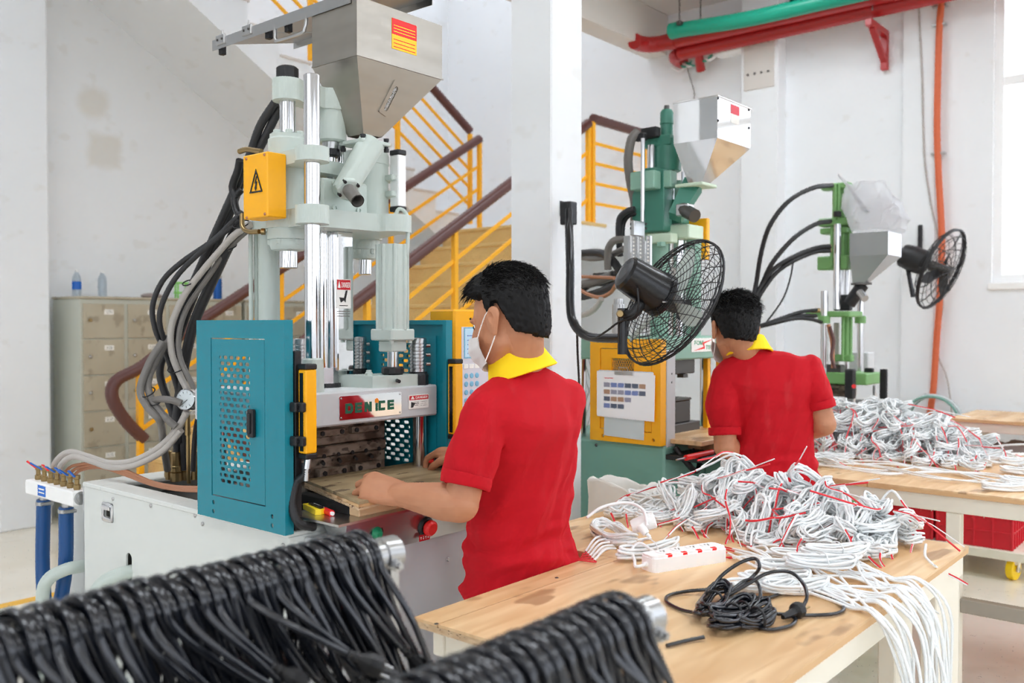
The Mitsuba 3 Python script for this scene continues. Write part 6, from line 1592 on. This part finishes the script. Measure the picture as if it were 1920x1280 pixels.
# black cords on the near bench
def bcord(label, pts, r=.0040, coil=None, name='mains_cable', plugs=()):
    t = thing(name, label, 'power cord')
    for p in pts: add('cord', tube(spline([at(x, y, Z=TZ + z) for x, y, z in p], 8), r, 8), 'm_cord', t, True)
    if coil:
        (x, y), yaw, L, W, turns, z = coil
        c = at(x, y, Z=TZ + .02); c[2] = TZ + z
        P = coil_path(int(rh.integers(1e6)), turns, L, W, 18, .72, .0062); P = spline(P[::2], 4)
        M = rotz(yaw)[:3, :3]; V = P @ M.T; V += c - V3(0, 0, V[:, 2].min() - r)
        add('coil', tube(V, r, 7), 'm_cord', t, True)
        add('tie', tube([c + V3(0, 0, .020) + (M @ V3(.0, .020 * math.cos(a), 0)) + V3(0, 0, .022 * math.sin(a)) for a in np.linspace(0, 2 * np.pi, 14, endpoint=False)], .003, 5, True), 'm_black', t, True)
    return t
d_ = math.atan2(*(at(1420, 1090, Z=TZ) - at(1325, 1140, Z=TZ))[[1, 0]])
t = bcord('black power cord tied in a bow, nearest of the coiled black cords on the bench', [[(1320, 1194, .008), (1290, 1200, .006), (1250, 1210, .006)], [(1395, 1150, .02), (1410, 1168, .008), (1440, 1180, .006), (1480, 1173, .006), (1492, 1162, .006), (1486, 1155, .008)]], coil=((1375, 1152), d_ + .1, .092, .030, 9, .001))
t = bcord('black power cord tied in a bow with big upright loops in the middle', [[(1335, 1104, .03), (1352, 1080, .05), (1385, 1056, .075), (1415, 1047, .085), (1424, 1062, .075), (1412, 1080, .05), (1372, 1112, .03)], [(1372, 1106, .03), (1398, 1088, .045), (1418, 1090, .05), (1426, 1112, .04), (1420, 1140, .02)], [(1340, 1104, .02), (1290, 1108, .008), (1254, 1116, .006), (1250, 1128, .006), (1275, 1142, .006), (1300, 1148, .01)]], coil=((1338, 1128), d_ + .25, .094, .030, 9, .002))
t = bcord('black power cord with a plug, its loop rising over the right of the black cords', [[(1360, 1120, .03), (1400, 1096, .05), (1440, 1074, .07), (1480, 1072, .075), (1505, 1092, .06), (1513, 1118, .04), (1504, 1140, .02)]], coil=((1395, 1150), d_ - .35, .075, .022, 6, .003))
q0, q1 = at(1478, 1152, Z=TZ + .014), at(1512, 1136, Z=TZ + .018)
dd = nrm(q1 - q0)
add('plug', lathe([(.005, -.02), (.008, .0), (.009, .022), (.016, .026), (.018, .034), (.016, .044), (.012, .046)], q0, dd, 10), 'm_black', t, 30)
u_, v_ = perp(dd)
for s in (-1, 1): add('pin', cyl(q0 + dd * .044 + u_ * .007 * s, q0 + dd * .068 + u_ * .007 * s, .0022, n=8), 'm_brass', t, True)
t = bcord('black power cord lying flat in a wide loop towards the bench edge', [[(1405, 1118, .008), (1440, 1120, .006), (1478, 1110, .006), (1530, 1113, .006), (1570, 1128, .006), (1582, 1142, .006), (1560, 1151, .006), (1500, 1153, .006), (1440, 1150, .008), (1400, 1154, .01)]], coil=((1420, 1160), d_ - .3, .05, .016, 5, .001))

# ---------------------------------------------------------------- the rack of black cords in front
rk = thing('hanging_rack', 'bare steel tube rack with two bars for black cords close to the camera', 'rack')
BZS = {1.0145: 1.125, .583: 1.112}
for Y_, xe in ((1.0145, .925), (.583, .95)):
    BZ = BZS[Y_]
    add('bar', tube([(-.30, Y_, BZ), (xe, Y_, BZ)], .0225, 20), 'm_satin', rk, True)
    add('end_collar', lathe([(.023, -.03), (.0255, -.028), (.0255, 0), (.019, .003)], (xe, Y_, BZ), EX, 20), 'm_satin', rk, 30)
    add('upright', bar((xe - .012, Y_ - .0, 0), (xe - .012, Y_ - .0, BZ - .018), .030, .022, .003), 'm_satin', rk)
    add('post', bar((-.29, Y_, 0), (-.29, Y_, BZ - .02), .04, .04, .003), 'm_satin', rk)
    add('bolt', lathe([(.009, 0), (.009, .01), (.005, .01), (.005, .016)], (xe - .02, Y_ - .022, BZ - .012), -EY, 6), 'm_satin', rk)
add('cross_bar', bar((-.29, .583, .12), (-.29, 1.0145, .12), .03, .03), 'm_satin', rk)
add('cross_bar', bar((.93, .60, .08), (.93, 1.0, .08), .03, .03), 'm_satin', rk)
rr_ = np.random.default_rng(77)
def hung(x, Y_, lay, label, group, near, plug):
    """One cord bent over the bar at x; lay: layer over the bar; near: how far its near end hangs."""
    r = .0054; BZ = BZS[Y_]
    R_ = .0225 + .0031 * (1 + 1.9 * lay)
    sk1, sk2 = (rr_.normal(.15, .05) * near / .3 if not plug else rr_.uniform(.05, .14)), rr_.normal(.0, .05)
    pts = []; b1, b2, ph = rr_.uniform(.0, .028), rr_.uniform(.0, .02), rr_.uniform(-.006, .006)
    for s in np.linspace(1, 0, 7)[:-1]:                 # the side that hangs towards the camera
        pts.append([x + sk1 * s ** 1.25 + ph * math.sin(3 * s), Y_ - R_ - (.010 + b1) * math.sin(min(1, s * 1.6) * 1.57) - b2 * s * s, BZ - near * s])
    for a in np.linspace(0, math.pi, 9):
        pts.append([x - sk1 * .05 * a, Y_ - R_ * math.cos(a), BZ + R_ * math.sin(a)])
    far = rr_.uniform(.35, .6)
    for s in np.linspace(0, 1, 4)[1:]:
        pts.append([x - sk1 * .16 + sk2 * s, Y_ + R_ + .01 + .02 * s, BZ - far * s])
    p = spline(pts, 3)
    t = thing('hanging_cable', label if not plug else label.replace('power cord bent over', 'power cord with a moulded plug hanging over'), 'power cord', group if not plug else group + ' with plugs')
    add('cord', tube(p, r * rr_.uniform(.9, 1.1), 6, flat=.55, up=EX), 'm_cord', t, True)
    if plug:
        e = p[0]; d = nrm(p[0] - p[2])
        add('plug', lathe([(.0045, -.026), (.0065, -.024), (.0055, -.018), (.0075, -.014), (.0065, -.008), (.009, -.002), (.012, .004), (.015, .010), (.015, .026), (.012, .030)], e, d, 10), 'm_black', t, 30)
        u_ = nrm(np.cross(d, -EY)); 
        for s in (-1, 1): add('pin', cyl(e + d * .03 + u_ * .0065 * s, e + d * .05 + u_ * .0065 * s, .0022, n=8), 'm_satin', t, True)
for (Y_, xa, xb, n, lab, grp) in ((1.0145, .16, .868, 135, 'black power cord bent over the rear steel bar of the rack', 'black cords on the rear bar'), (.583, .40, .90, 95, 'black power cord bent over the front steel bar of the rack', 'black cords on the front bar')):
    xs = np.linspace(xa, xb, n)
    for i, x in enumerate(xs):
        hung(x + rr_.normal(0, .002), Y_, ((i % 3) * .9 if i % 4 else 2.6) + rr_.random() * .4, lab, grp, (rr_.uniform(.08, .15) + .04 * (x > .7)) if i % 4 == 0 else rr_.uniform(.3, .5), i % 4 == 0)

# ---------------------------------------------------------------- people
def ell(c, r, R=None, n=32):
    m = m3.Manifold.sphere(1.0, n).scale(list(np.broadcast_to(r, 3).astype(float)))
    M = np.eye(4)[:3]; 
    if R is not None: M[:3, :3] = R
    M[:3, 3] = c
    return m.transform(M)
def chain(pts, n=20):
    """One limb: hulls of the balls at neighbouring joints."""
    out = None
    bs = [ell(p, r, n=n) for p, r in pts]
    for a, b in zip(bs[:-1], bs[1:]):
        h = m3.Manifold.batch_hull([a, b]); out = h if out is None else out + h
    return out
def soft(m, length, it=10, lam=.5):
    m = m.refine_to_length(length).to_mesh()
    t = trimesh.Trimesh(m.vert_properties[:, :3], m.tri_verts, process=True)
    v0 = np.array(t.vertices)
    trimesh.smoothing.filter_taubin(t, lamb=lam, nu=-lam - .03, iterations=it)
    d = np.nan_to_num(np.array(t.vertices) - v0); n_ = np.linalg.norm(d, axis=1, keepdims=True)
    t.vertices = v0 + d * np.minimum(1, .02 / np.maximum(n_, 1e-9))
    return t
def to_m3(t):
    return m3.Manifold(m3.Mesh(np.ascontiguousarray(t.vertices, np.float32), np.ascontiguousarray(t.faces, np.uint32)))
def rot_about(v, ax, a):
    ax = nrm(ax); return v * math.cos(a) + np.cross(ax, v) * math.sin(a) + ax * np.dot(ax, v) * (1 - math.cos(a))

def hand(w, f, s, n, bends, spread=.06, thumb=(.9, .55, -.35), tb=.35, k=1.0):
    """Wrist w, pointing along f, thumb side s, back of the hand n; bends: (knuckle, middle, tip) angles per finger."""
    f, n = nrm(f), nrm(n); s = nrm(s - np.dot(s, f) * f); n = nrm(np.cross(f, s)) * (1 if np.dot(np.cross(f, s), n) > 0 else -1)
    kn = [w + f * (.088 * k) + s * (.030 * k) - n * .004, w + f * (.092 * k) + s * (.010 * k), w + f * (.088 * k) - s * (.010 * k) - n * .002, w + f * (.078 * k) - s * (.029 * k) - n * .007]
    L = [(.044, .026, .021), (.048, .030, .022), (.045, .028, .021), (.035, .021, .019)]
    palm = m3.Manifold.batch_hull([ell(w + s * .017, .019), ell(w - s * .017, .018)] + [ell(q, .0115) for q in kn])
    palm = palm + m3.Manifold.batch_hull([ell(w + f * .02 + s * .022 - n * .008, .016), ell(w + f * .05 + s * .030 - n * .008, .014), ell(kn[0] - n * .004, .011)])
    out = palm
    for i in range(4):
        d = nrm(f + s * spread * (1.2 - i * .9)); p = kn[i]; ax = s
        pts = [(p, .0108 if i < 3 else .0095)]
        for j in range(3):
            d = nrm(rot_about(d, np.cross(d, -n) if j == 0 else AX, bends[i][j])) if j else None or nrm(rot_about(nrm(f + s * spread * (1.2 - i * .9)), np.cross(nrm(f + s * spread * (1.2 - i * .9)), -n), bends[i][0]))
            if j == 0: AX = nrm(np.cross(nrm(f + s * spread * (1.2 - i * .9)), -n))
            p = p + d * L[i][j] * k
            pts.append((p, (.0095, .0088, .0075)[j] * (1 if i < 3 else .9)))
        out = out + chain(pts, 14)
    t0 = w + f * .028 * k + s * .024 * k - n * .008
    d = nrm(f * thumb[0] + s * thumb[1] + n * thumb[2])
    t1 = t0 + d * .040 * k; d2 = nrm(rot_about(d, np.cross(d, -s * .6 - n * .4), tb)); t2 = t1 + d2 * .032 * k; d3 = nrm(rot_about(d2, np.cross(d, -s * .6 - n * .4), tb)); t3 = t2 + d3 * .024 * k
    return out + chain([(t0, .016), (t1, .0125), (t2, .0108), (t3, .0088)], 14)

def head_frame(fwd, tilt, roll=0.0):
    f = nrm(V3(fwd[0], fwd[1], 0)); r = nrm(np.cross(f, EZ))
    f2 = f * math.cos(tilt) - EZ * math.sin(tilt); u = np.cross(r, f2)
    r2 = r * math.cos(roll) + u * math.sin(roll); u2 = np.cross(r2, f2)
    return np.column_stack([r2, f2, u2])

def person(tag, label, S):
    t = thing('person', label, 'person')
    C, Rh = S['head'], S['Rh']
    hp = lambda x, y, z: C + Rh @ (V3(x, y, z) * S.get('hs', 1.0))
    hs = S.get('hs', 1.0)
    E = lambda c, r: ell(hp(*c), np.array(r) * hs, Rh)
    # skull, face, ears, neck
    head = m3.Manifold.batch_hull([E((0, -.012, .030), (.074, .094, .086)), E((0, .03, -.02), (.062, .062, .07))])
    head = head + m3.Manifold.batch_hull([E((0, .03, -.03), (.060, .058, .05)), E((0, .055, -.088), (.030, .028, .022)), E((.045, .005, -.06), (.02, .025, .02)), E((-.045, .005, -.06), (.02, .025, .02))])
    head = head + m3.Manifold.batch_hull([E((0, .088, .012), (.010, .008, .008)), E((0, .108, -.028), (.011, .010, .009)), E((.012, .092, -.032), (.008, .008, .007)), E((-.012, .092, -.032), (.008, .008, .007))])
    head = head + m3.Manifold.batch_hull([E((.03, .074, .018), (.022, .012, .008)), E((-.03, .074, .018), (.022, .012, .008))])
    neck = chain([(hp(0, -.036, -.035), .054), ((hp(0, -.036, -.085) + S['neck']) / 2, .047), (S['neck'], .048)])
    skin = soft(head + neck + chain([(S['neck'] - EZ * .02, .046), (S['chest'], .09)]), .010, 8)
    ears = None
    for sx in (-1, 1):
        e = m3.Manifold.batch_hull([E((sx * .087, -.016, .008), (.007, .017, .018)), E((sx * .081, -.002, -.034), (.006, .009, .011)), E((sx * .072, .006, -.01), (.008, .012, .022))])
        e = e - E((sx * .094, -.006, .0), (.009, .010, .015))
        ears = e if ears is None else ears + e
    skin = to_m3(skin) + to_m3(soft(ears, .004, 4))
    # arms with hands
    for side in ('L', 'R'):
        sh, el, wr = S['sh' + side], S['el' + side], S['wr' + side]
        up_ = chain([(sh - EZ * .02, .040), (sh * .5 + el * .5, .044), (el, .043)])
        fo = chain([(el, .044), (el * .72 + wr * .28, .0455), (el * .35 + wr * .65, .037), (wr, .0285)])
        h = S['hand' + side](wr)
        low = soft(fo + h, .0042, 7, .45)
        skin = skin + to_m3(soft(up_, .012, 8)) + to_m3(low)
    core = chain([(S['chest'], .10), (S['waist'], .09), (S['hip'], .085)])
    for q in ('L', 'R'): core = core + chain([(S['hip'] + (S['knee' + q] - S['hip']) * .1, .065), (S['knee' + q], .05), (S['foot' + q], .038)])
    core = core + chain([(S['shL'] - EZ * .03, .04), (S['chest'], .09), (S['shR'] - EZ * .03, .04)])
    skin = skin + to_m3(soft(core, .02, 6))
    b = add('body', skin, 'm_skin', t, True)
    # shirt
    rt = nrm((S['shR'] - S['shL']) * V3(1, 1, 0)); fw = np.cross(EZ, rt)
    Rt = np.column_stack([rt, fw, EZ])
    TE = lambda p, r: ell(p, r, Rt, 40)
    sw = S.get('sw', 1.0)
    mid = (S['shL'] + S['shR']) / 2
    parts = [TE(S['neck'] - EZ * .016, (.066, .062, .028)), TE(S['shL'] - EZ * .006, (.05, .056, .042)), TE(S['shR'] - EZ * .006, (.05, .056, .042))]
    sh_ = m3.Manifold.batch_hull(parts + [TE(S['chest'], (.172 * sw, .118, .10))])
    sh_ = sh_ + m3.Manifold.batch_hull([TE(S['chest'], (.176 * sw, .120, .09)), TE(S['waist'], (.160 * sw, .112, .08))])
    sh_ = sh_ + m3.Manifold.batch_hull([TE(S['waist'], (.160 * sw, .112, .06)), TE(S['hip'], (.172 * sw, .116, .06)), TE(S['hip'] - EZ * .10, (.184 * sw, .126, .05))])
    hz = S['hem']
    sh_ = sh_.trim_by_plane([0, 0, 1], hz)
    for side in ('L', 'R'):
        sh, el = S['sh' + side], S['el' + side]
        d = nrm(el - sh); L = np.linalg.norm(el - sh); q = S.get('sleeve' + side, .72)
        slv = chain([(sh + (S['chest'] - sh) * .2 - EZ * .01, .056), (sh - EZ * .012, .056), (sh + d * L * .4, .061), (sh + d * L * (q + .02), .058), (sh + d * L * (q + .2), .056)], 28)
        slv = slv.trim_by_plane((-d).tolist(), float(-np.dot(d, sh + d * L * q)))
        sh_ = sh_ + slv
    sm = soft(sh_, .0085, 14)
    v = np.array(sm.vertices); nn = np.array(sm.vertex_normals)
    loc = (v - S['waist']) @ Rt
    zz = loc[:, 2]
    low = np.clip((S['waist'][2] + .04 - v[:, 2]) / .16, 0, 1)
    cr = meshkit.fbm(np.column_stack([loc[:, 0] * 5 + loc[:, 2] * 3, loc[:, 1] * 5, loc[:, 2] * 22 + 2.0 * meshkit.noise(loc * 5, 3)]), 3, S['seed']) - .5
    dg = meshkit.fbm(np.column_stack([loc[:, 0] * 16 - loc[:, 2] * 7, loc[:, 1] * 9, loc[:, 2] * 4]), 3, S['seed'] + 5) - .5
    sd = S['shL'] if True else 0
    arm = np.clip(1 - np.minimum(np.linalg.norm(v - (S['shL'] * .55 + S['elL'] * .45), axis=1), np.linalg.norm(v - (S['shR'] * .55 + S['elR'] * .45), axis=1)) / .16, 0, 1)
    av = meshkit.fbm(v * 13, 3, S['seed'] + 9) - .5
    disp = cr * (.010 + .050 * low) + dg * (.050 + .010 * low) + av * .030 * arm
    disp = disp * np.clip((np.linalg.norm(v - S['cc'], axis=1) - .09) / .13, 0, 1)
    sm = trimesh.Trimesh(v + nn * disp[:, None], sm.faces, process=False)
    trimesh.smoothing.filter_taubin(sm, lamb=.4, nu=-.42, iterations=2)
    k = add('shirt', sm, 'm_shirt', t, True, label='red short sleeved polo shirt')
    for side in ('L', 'R'):
        sh, el = S['sh' + side], S['el' + side]
        d = nrm(el - sh); L = np.linalg.norm(el - sh); q = S.get('sleeve' + side, .72)
        p = sh + d * L * q
        a_, b_ = perp(d)
        V = []
        ang = np.linspace(0, 2 * np.pi, 36, endpoint=False)
        cu = cat([lathe([(.0560, .004), (.0600, .003), (.0608, -.006), (.0608, -.018), (.0595, -.026)], p, d, 36, cap=False)])
        vv = np.array(cu.vertices); vv += (meshkit.fbm(vv * 16, 2, 3)[:, None] - .5) * .006
        add('cuff', trimesh.Trimesh(vv, cu.faces, process=False), 'm_shirt', k, True)
    # collar
    nk, ax = S['cc'], nrm(S['cax'])
    r_, _ = perp(ax); fwh = nrm(fw - np.dot(fw, ax) * ax); rth = np.cross(fwh, ax)
    def cring(r, z, n=44, gap=.35, fr=0.0):
        out = []
        for a in np.linspace(gap, 2 * np.pi - gap, n):
            # angle 0 faces forward, where the collar opens
            out.append(nk + ax * (z - fr * math.cos(a) ** 2 * (math.cos(a) > 0)) + fwh * r * 1.02 * math.cos(a) + rth * r * math.sin(a))
        return out
    rows = [cring(.064, -.004), cring(.0625, .036), cring(.0655, .044), cring(.070, .041), cring(.084, .002, fr=.012), cring(.094, -.020, fr=.018), cring(.088, -.022, fr=.018), cring(.068, .016)]
    n = 44; V = np.array(sum(rows, [])); F = []
    kk = len(rows)
    for i in range(kk):
        i2 = (i + 1) % kk
        for j in range(n - 1):
            F += [[i * n + j, i * n + j + 1, i2 * n + j + 1], [i * n + j, i2 * n + j + 1, i2 * n + j]]
    add('collar', trimesh.Trimesh(V, F, process=False), 'm_collar', t, 50, label='bright yellow collar')
    # trousers and shoes
    tr = None
    for q in ('L', 'R'):
        hipq = S['hip'] + rt * (.076 if q == 'R' else -.076) - EZ * .10
        c_ = chain([(hipq, .082), (S['knee' + q], .068), (S['foot' + q] + EZ * .03, .056)], 24)
        tr = c_ if tr is None else tr + c_
    tr = tr + m3.Manifold.batch_hull([TE(S['hip'] - EZ * .02, (.14, .094, .05)), TE(S['hip'] - EZ * .13, (.148, .098, .06))])
    tm = soft(tr, .016, 8); v = np.array(tm.vertices)
    v = v + tm.vertex_normals * ((meshkit.fbm(v * V3(8, 8, 16), 3, 4) - .5) * .02)[:, None]
    add('jeans', trimesh.Trimesh(v, tm.faces, process=False), 'm_jeans', t, True, label='faded blue jeans')
    for q in ('L', 'R'):
        fpt = S['foot' + q]
        sh2 = m3.Manifold.batch_hull([ell(fpt + V3(0, 0, -.02) - fw * .05, (.036, .036, .03)), ell(fpt + V3(0, 0, -.03) + fw * .07, (.045, .045, .022)), ell(fpt + V3(0, 0, -.035) + fw * .16, (.036, .036, .018)), ell(fpt + EZ * .01, .04)]).trim_by_plane([0, 0, 1], .004)
        add('shoe', soft(sh2, .014, 6), 'm_shoe', t, True)
    # hair: a cap with a ragged surface over the skull, pulled under the skin outside the hairline
    ms = trimesh.creation.icosphere(subdivisions=5, radius=1.0)
    d = np.array(ms.vertices)
    fr = d[:, 1]; up_ = d[:, 2]; sd_ = np.abs(d[:, 0])
    hl = S.get('hairline', 0.0)
    front = .34 + .5 * np.clip(fr - .5, 0, 1) - .2 * np.clip(sd_ - .6, 0, 1)
    side = np.where(fr > -.02, -.30, -.03 + .0 * fr)
    back = np.interp(fr, [-.9, -.34, -.25, -.14], [-.76, -.72, -.40, -.05])
    edge = np.where(fr > .17, front, np.where(fr > -.14, side, back))
    nz = meshkit.fbm(d * 9, 3, S['seed']) - .5
    m_ = np.clip((up_ - edge + nz * .16) / .10, 0, 1)
    lowz = np.where(up_ < 0, .088 + .056 * np.clip(-fr + .2, 0, 1), .088)
    base = d * np.column_stack([np.full(len(d), .0765), np.full(len(d), .098), lowz])
    rag = (meshkit.fbm(d * V3(26, 26, 12), 3, S['seed'] + 2) - .45)
    vol = S.get('hvol', .013) * (.45 + 1.1 * np.clip(up_ + .25, 0, 1) + .5 * np.clip(fr * up_ * 2, 0, 1))
    off = m_ * (vol + rag * .010) - (1 - m_) * .014
    q = base + d * off[:, None] + V3(0, -.012, .030)
    V = np.array([hp(*x) for x in q])
    hm = trimesh.Trimesh(V, ms.faces, process=False)
    strands = []
    rs = np.random.default_rng(S['seed'])
    okk = np.nonzero((m_ > .7))[0]
    for i in rs.choice(okk, 3200):
        dd = d[i]; p0 = q[i] - dd * .004
        back = V3(0, -1, -.25); comb = V3(0, .9, .35) if dd[1] > .25 else back
        tg = comb + V3(rs.normal(0, .6), 0, 0); tg = nrm(tg - np.dot(tg, dd) * dd)
        Ls = rs.uniform(.010, .022) * (1.9 if dd[2] > .5 else (1.2 if dd[2] > 0 else .8)) * S.get('hlen', 1.0)
        up2 = .32 if dd[2] > .3 else .07
        p1 = p0 + (tg + dd * up2) * Ls * .5; p2 = p0 + (tg * 1.0 + dd * (up2 * .6)) * Ls
        pp = np.array([hp(*p0), hp(*p1), hp(*p2)])
        strands.append(tube(pp, [.0013, .0010, .0004], 3, cap=False))
    hk = add('hair', cat([hm] + strands), 'm_hair', t, True, label='short black hair')
    # brows and eyes
    for sx in (-1, 1):
        add('eyebrow', tube([hp(sx * .018, .0875, .022), hp(sx * .035, .084, .027), hp(sx * .052, .070, .024)], [.0012, .0022, .001], 6), 'm_hair', t, True)
        e = add('eye', ball(hp(sx * .032, .066, .004), .0125 * hs, 2), 'm_white', t, True)
        add('iris', lathe([(.0055, 0), (.0055, .001)], hp(sx * .033, .0785, .002), Rh[:, 1], 10), 'm_hair', e)
    # face mask with ear loops
    if S.get('mask', True):
        V, F = [], []
        nu, nv = 29, 15
        def mp(a, b, o):
            # a: side angle, b: 0 top to 1 bottom
            wd = 1.12 - .25 * abs(b - .4)
            x = math.sin(a) * .066 * wd; yy = .034 + math.cos(a) * (.070 + .016 * math.sin(min(1, b * 1.1) * 3.0) * math.cos(a) ** 2 - .022 * b * b)
            z = -.022 - .086 * b - .016 * (1 - math.cos(a)) * (.5 - b) * 1.5
            pl_ = .0012 * math.sin(b * 22) * math.cos(a)
            v = V3(x, yy, z); nrm_ = nrm(V3(math.sin(a), math.cos(a), -.2 * b))
            return hp(*(v + nrm_ * (o + pl_)))
        for o in (.006, .003):
            for i in range(nu):
                for j in range(nv): V.append(mp(-1.32 + 2.64 * i / (nu - 1), j / (nv - 1), o))
        N = nu * nv
        for i in range(nu - 1):
            for j in range(nv - 1):
                p = i * nv + j; F += [[p, p + nv, p + nv + 1], [p, p + nv + 1, p + 1], [N + p, N + p + nv + 1, N + p + nv], [N + p, N + p + 1, N + p + nv + 1]]
        bd = [i * nv for i in range(nu)] + [(nu - 1) * nv + j for j in range(1, nv)] + [i * nv + nv - 1 for i in range(nu - 2, -1, -1)] + [j for j in range(nv - 2, 0, -1)]
        for a, b in zip(bd, bd[1:] + bd[:1]): F += [[a, b, N + b], [a, N + b, N + a]]
        mk = add('face_mask', trimesh.Trimesh(np.array(V), F, process=False), 'm_mask', t, True, label='pale cloth face mask')
        for sx in (-1, 1):
            a = 1.30 * sx
            add('ear_loop', tube(spline([mp(a, .06, .005), hp(sx * .076, .034, -.012), hp(sx * .083, .006, .014), hp(sx * .082, -.012, .016), hp(sx * .080, -.020, -.006), hp(sx * .078, -.006, -.036), hp(sx * .070, .022, -.066), mp(a, .93, .005)], 5), .0016, 5), 'm_maskstring', mk, True)
    return t

A = lambda px, py, D: at(px, py, D=D)
# the worker at the teal machine
f1 = FW * math.cos(math.radians(60)) - RT * math.sin(math.radians(60))
S1 = dict(seed=3, head=A(951, 600, 2.27), Rh=head_frame(f1, math.radians(17), math.radians(-3)), neck=A(984, 688, 2.31), chest=A(985, 800, 2.33), waist=A(987, 950, 2.35), hip=A(986, 1060, 2.375),
          shL=A(905, 766, 2.165), shR=A(1062, 742, 2.43), elL=A(864, 945, 2.12), wrL=A(748, 926, 2.22), elR=A(1075, 900, 2.52), wrR=A(880, 870, 2.62),
          hem=.70, cc=A(974, 688, 2.30), cax=V3(-.16, .30, 1), sleeveL=.80, sleeveR=.75)
S1['kneeL'] = V3(1.735, 1.53, .47); S1['kneeR'] = V3(1.925, 1.54, .47); S1['footL'] = V3(1.725, 1.54, .07); S1['footR'] = V3(1.935, 1.55, .07)
S1['hip'] = V3(1.825, 1.508, .87); S1['waist'] = V3(1.815, 1.50, 1.0)
fL = nrm(A(692, 908, 2.31) - S1['wrL'])
S1['handL'] = lambda w: hand(w, nrm(V3(-.22, .95, .16)), V3(.72, .18, .62), V3(-.6, -.2, .75), [(.62, .95, .6), (.66, 1.0, .6), (.70, 1.0, .6), (.72, .95, .6)], spread=.14, thumb=(.8, .30, -.5), k=1.12)
S1['handR'] = lambda w: hand(w, nrm(V3(.05, 1, .05)), V3(-1, .1, 0), V3(.1, 0, 1), [(.5, .7, .5)] * 4, thumb=(.8, .5, -.4))
S1['wrR'] = V3(1.93, 1.81, 1.085); S1['elR'] = V3(2.0, 1.58, 1.06)
person('a', 'worker in a red shirt with yellow collar leaning over the teal machine', S1)
# the worker at the green machine, seen from behind
f2 = FW * math.cos(math.radians(4)) - RT * math.sin(math.radians(4))
S2 = dict(seed=11, head=A(1377, 619, 3.42), Rh=head_frame(FW * math.cos(.12) - RT * math.sin(.12), math.radians(20), math.radians(-6)), neck=A(1404, 657, 3.44), chest=A(1440, 730, 3.46), waist=A(1447, 830, 3.47), hip=A(1452, 900, 3.48),
          shL=A(1354, 704, 3.43), shR=A(1514, 684, 3.45), elL=A(1360, 838, 3.40), elR=A(1546, 795, 3.42), wrL=A(1405, 846, 3.60), wrR=A(1470, 815, 3.70),
          hem=.80, cc=A(1401, 655, 3.44), cax=V3(.15, .25, 1), sleeveL=.82, sleeveR=.74, hs=.99, hvol=.017, hlen=1.4, cz=.004)
h2 = S2['hip']
S2['kneeL'] = V3(h2[0] - .07, h2[1] + .06, .46); S2['kneeR'] = V3(h2[0] + .09, h2[1] - .05, .46); S2['footL'] = V3(h2[0] - .09, h2[1] + .07, .07); S2['footR'] = V3(h2[0] + .10, h2[1] - .06, .07)
S2['handL'] = lambda w: hand(w, nrm(FW + RT * .4 + V3(0, 0, .1)), RT, EZ, [(.5, .6, .4)] * 4)
S2['handR'] = lambda w: hand(w, nrm(FW - RT * .3 + V3(0, 0, .1)), -RT, EZ, [(.5, .6, .4)] * 4)
person('b', 'worker in a red shirt seen from behind, bent over the green machine', S2)
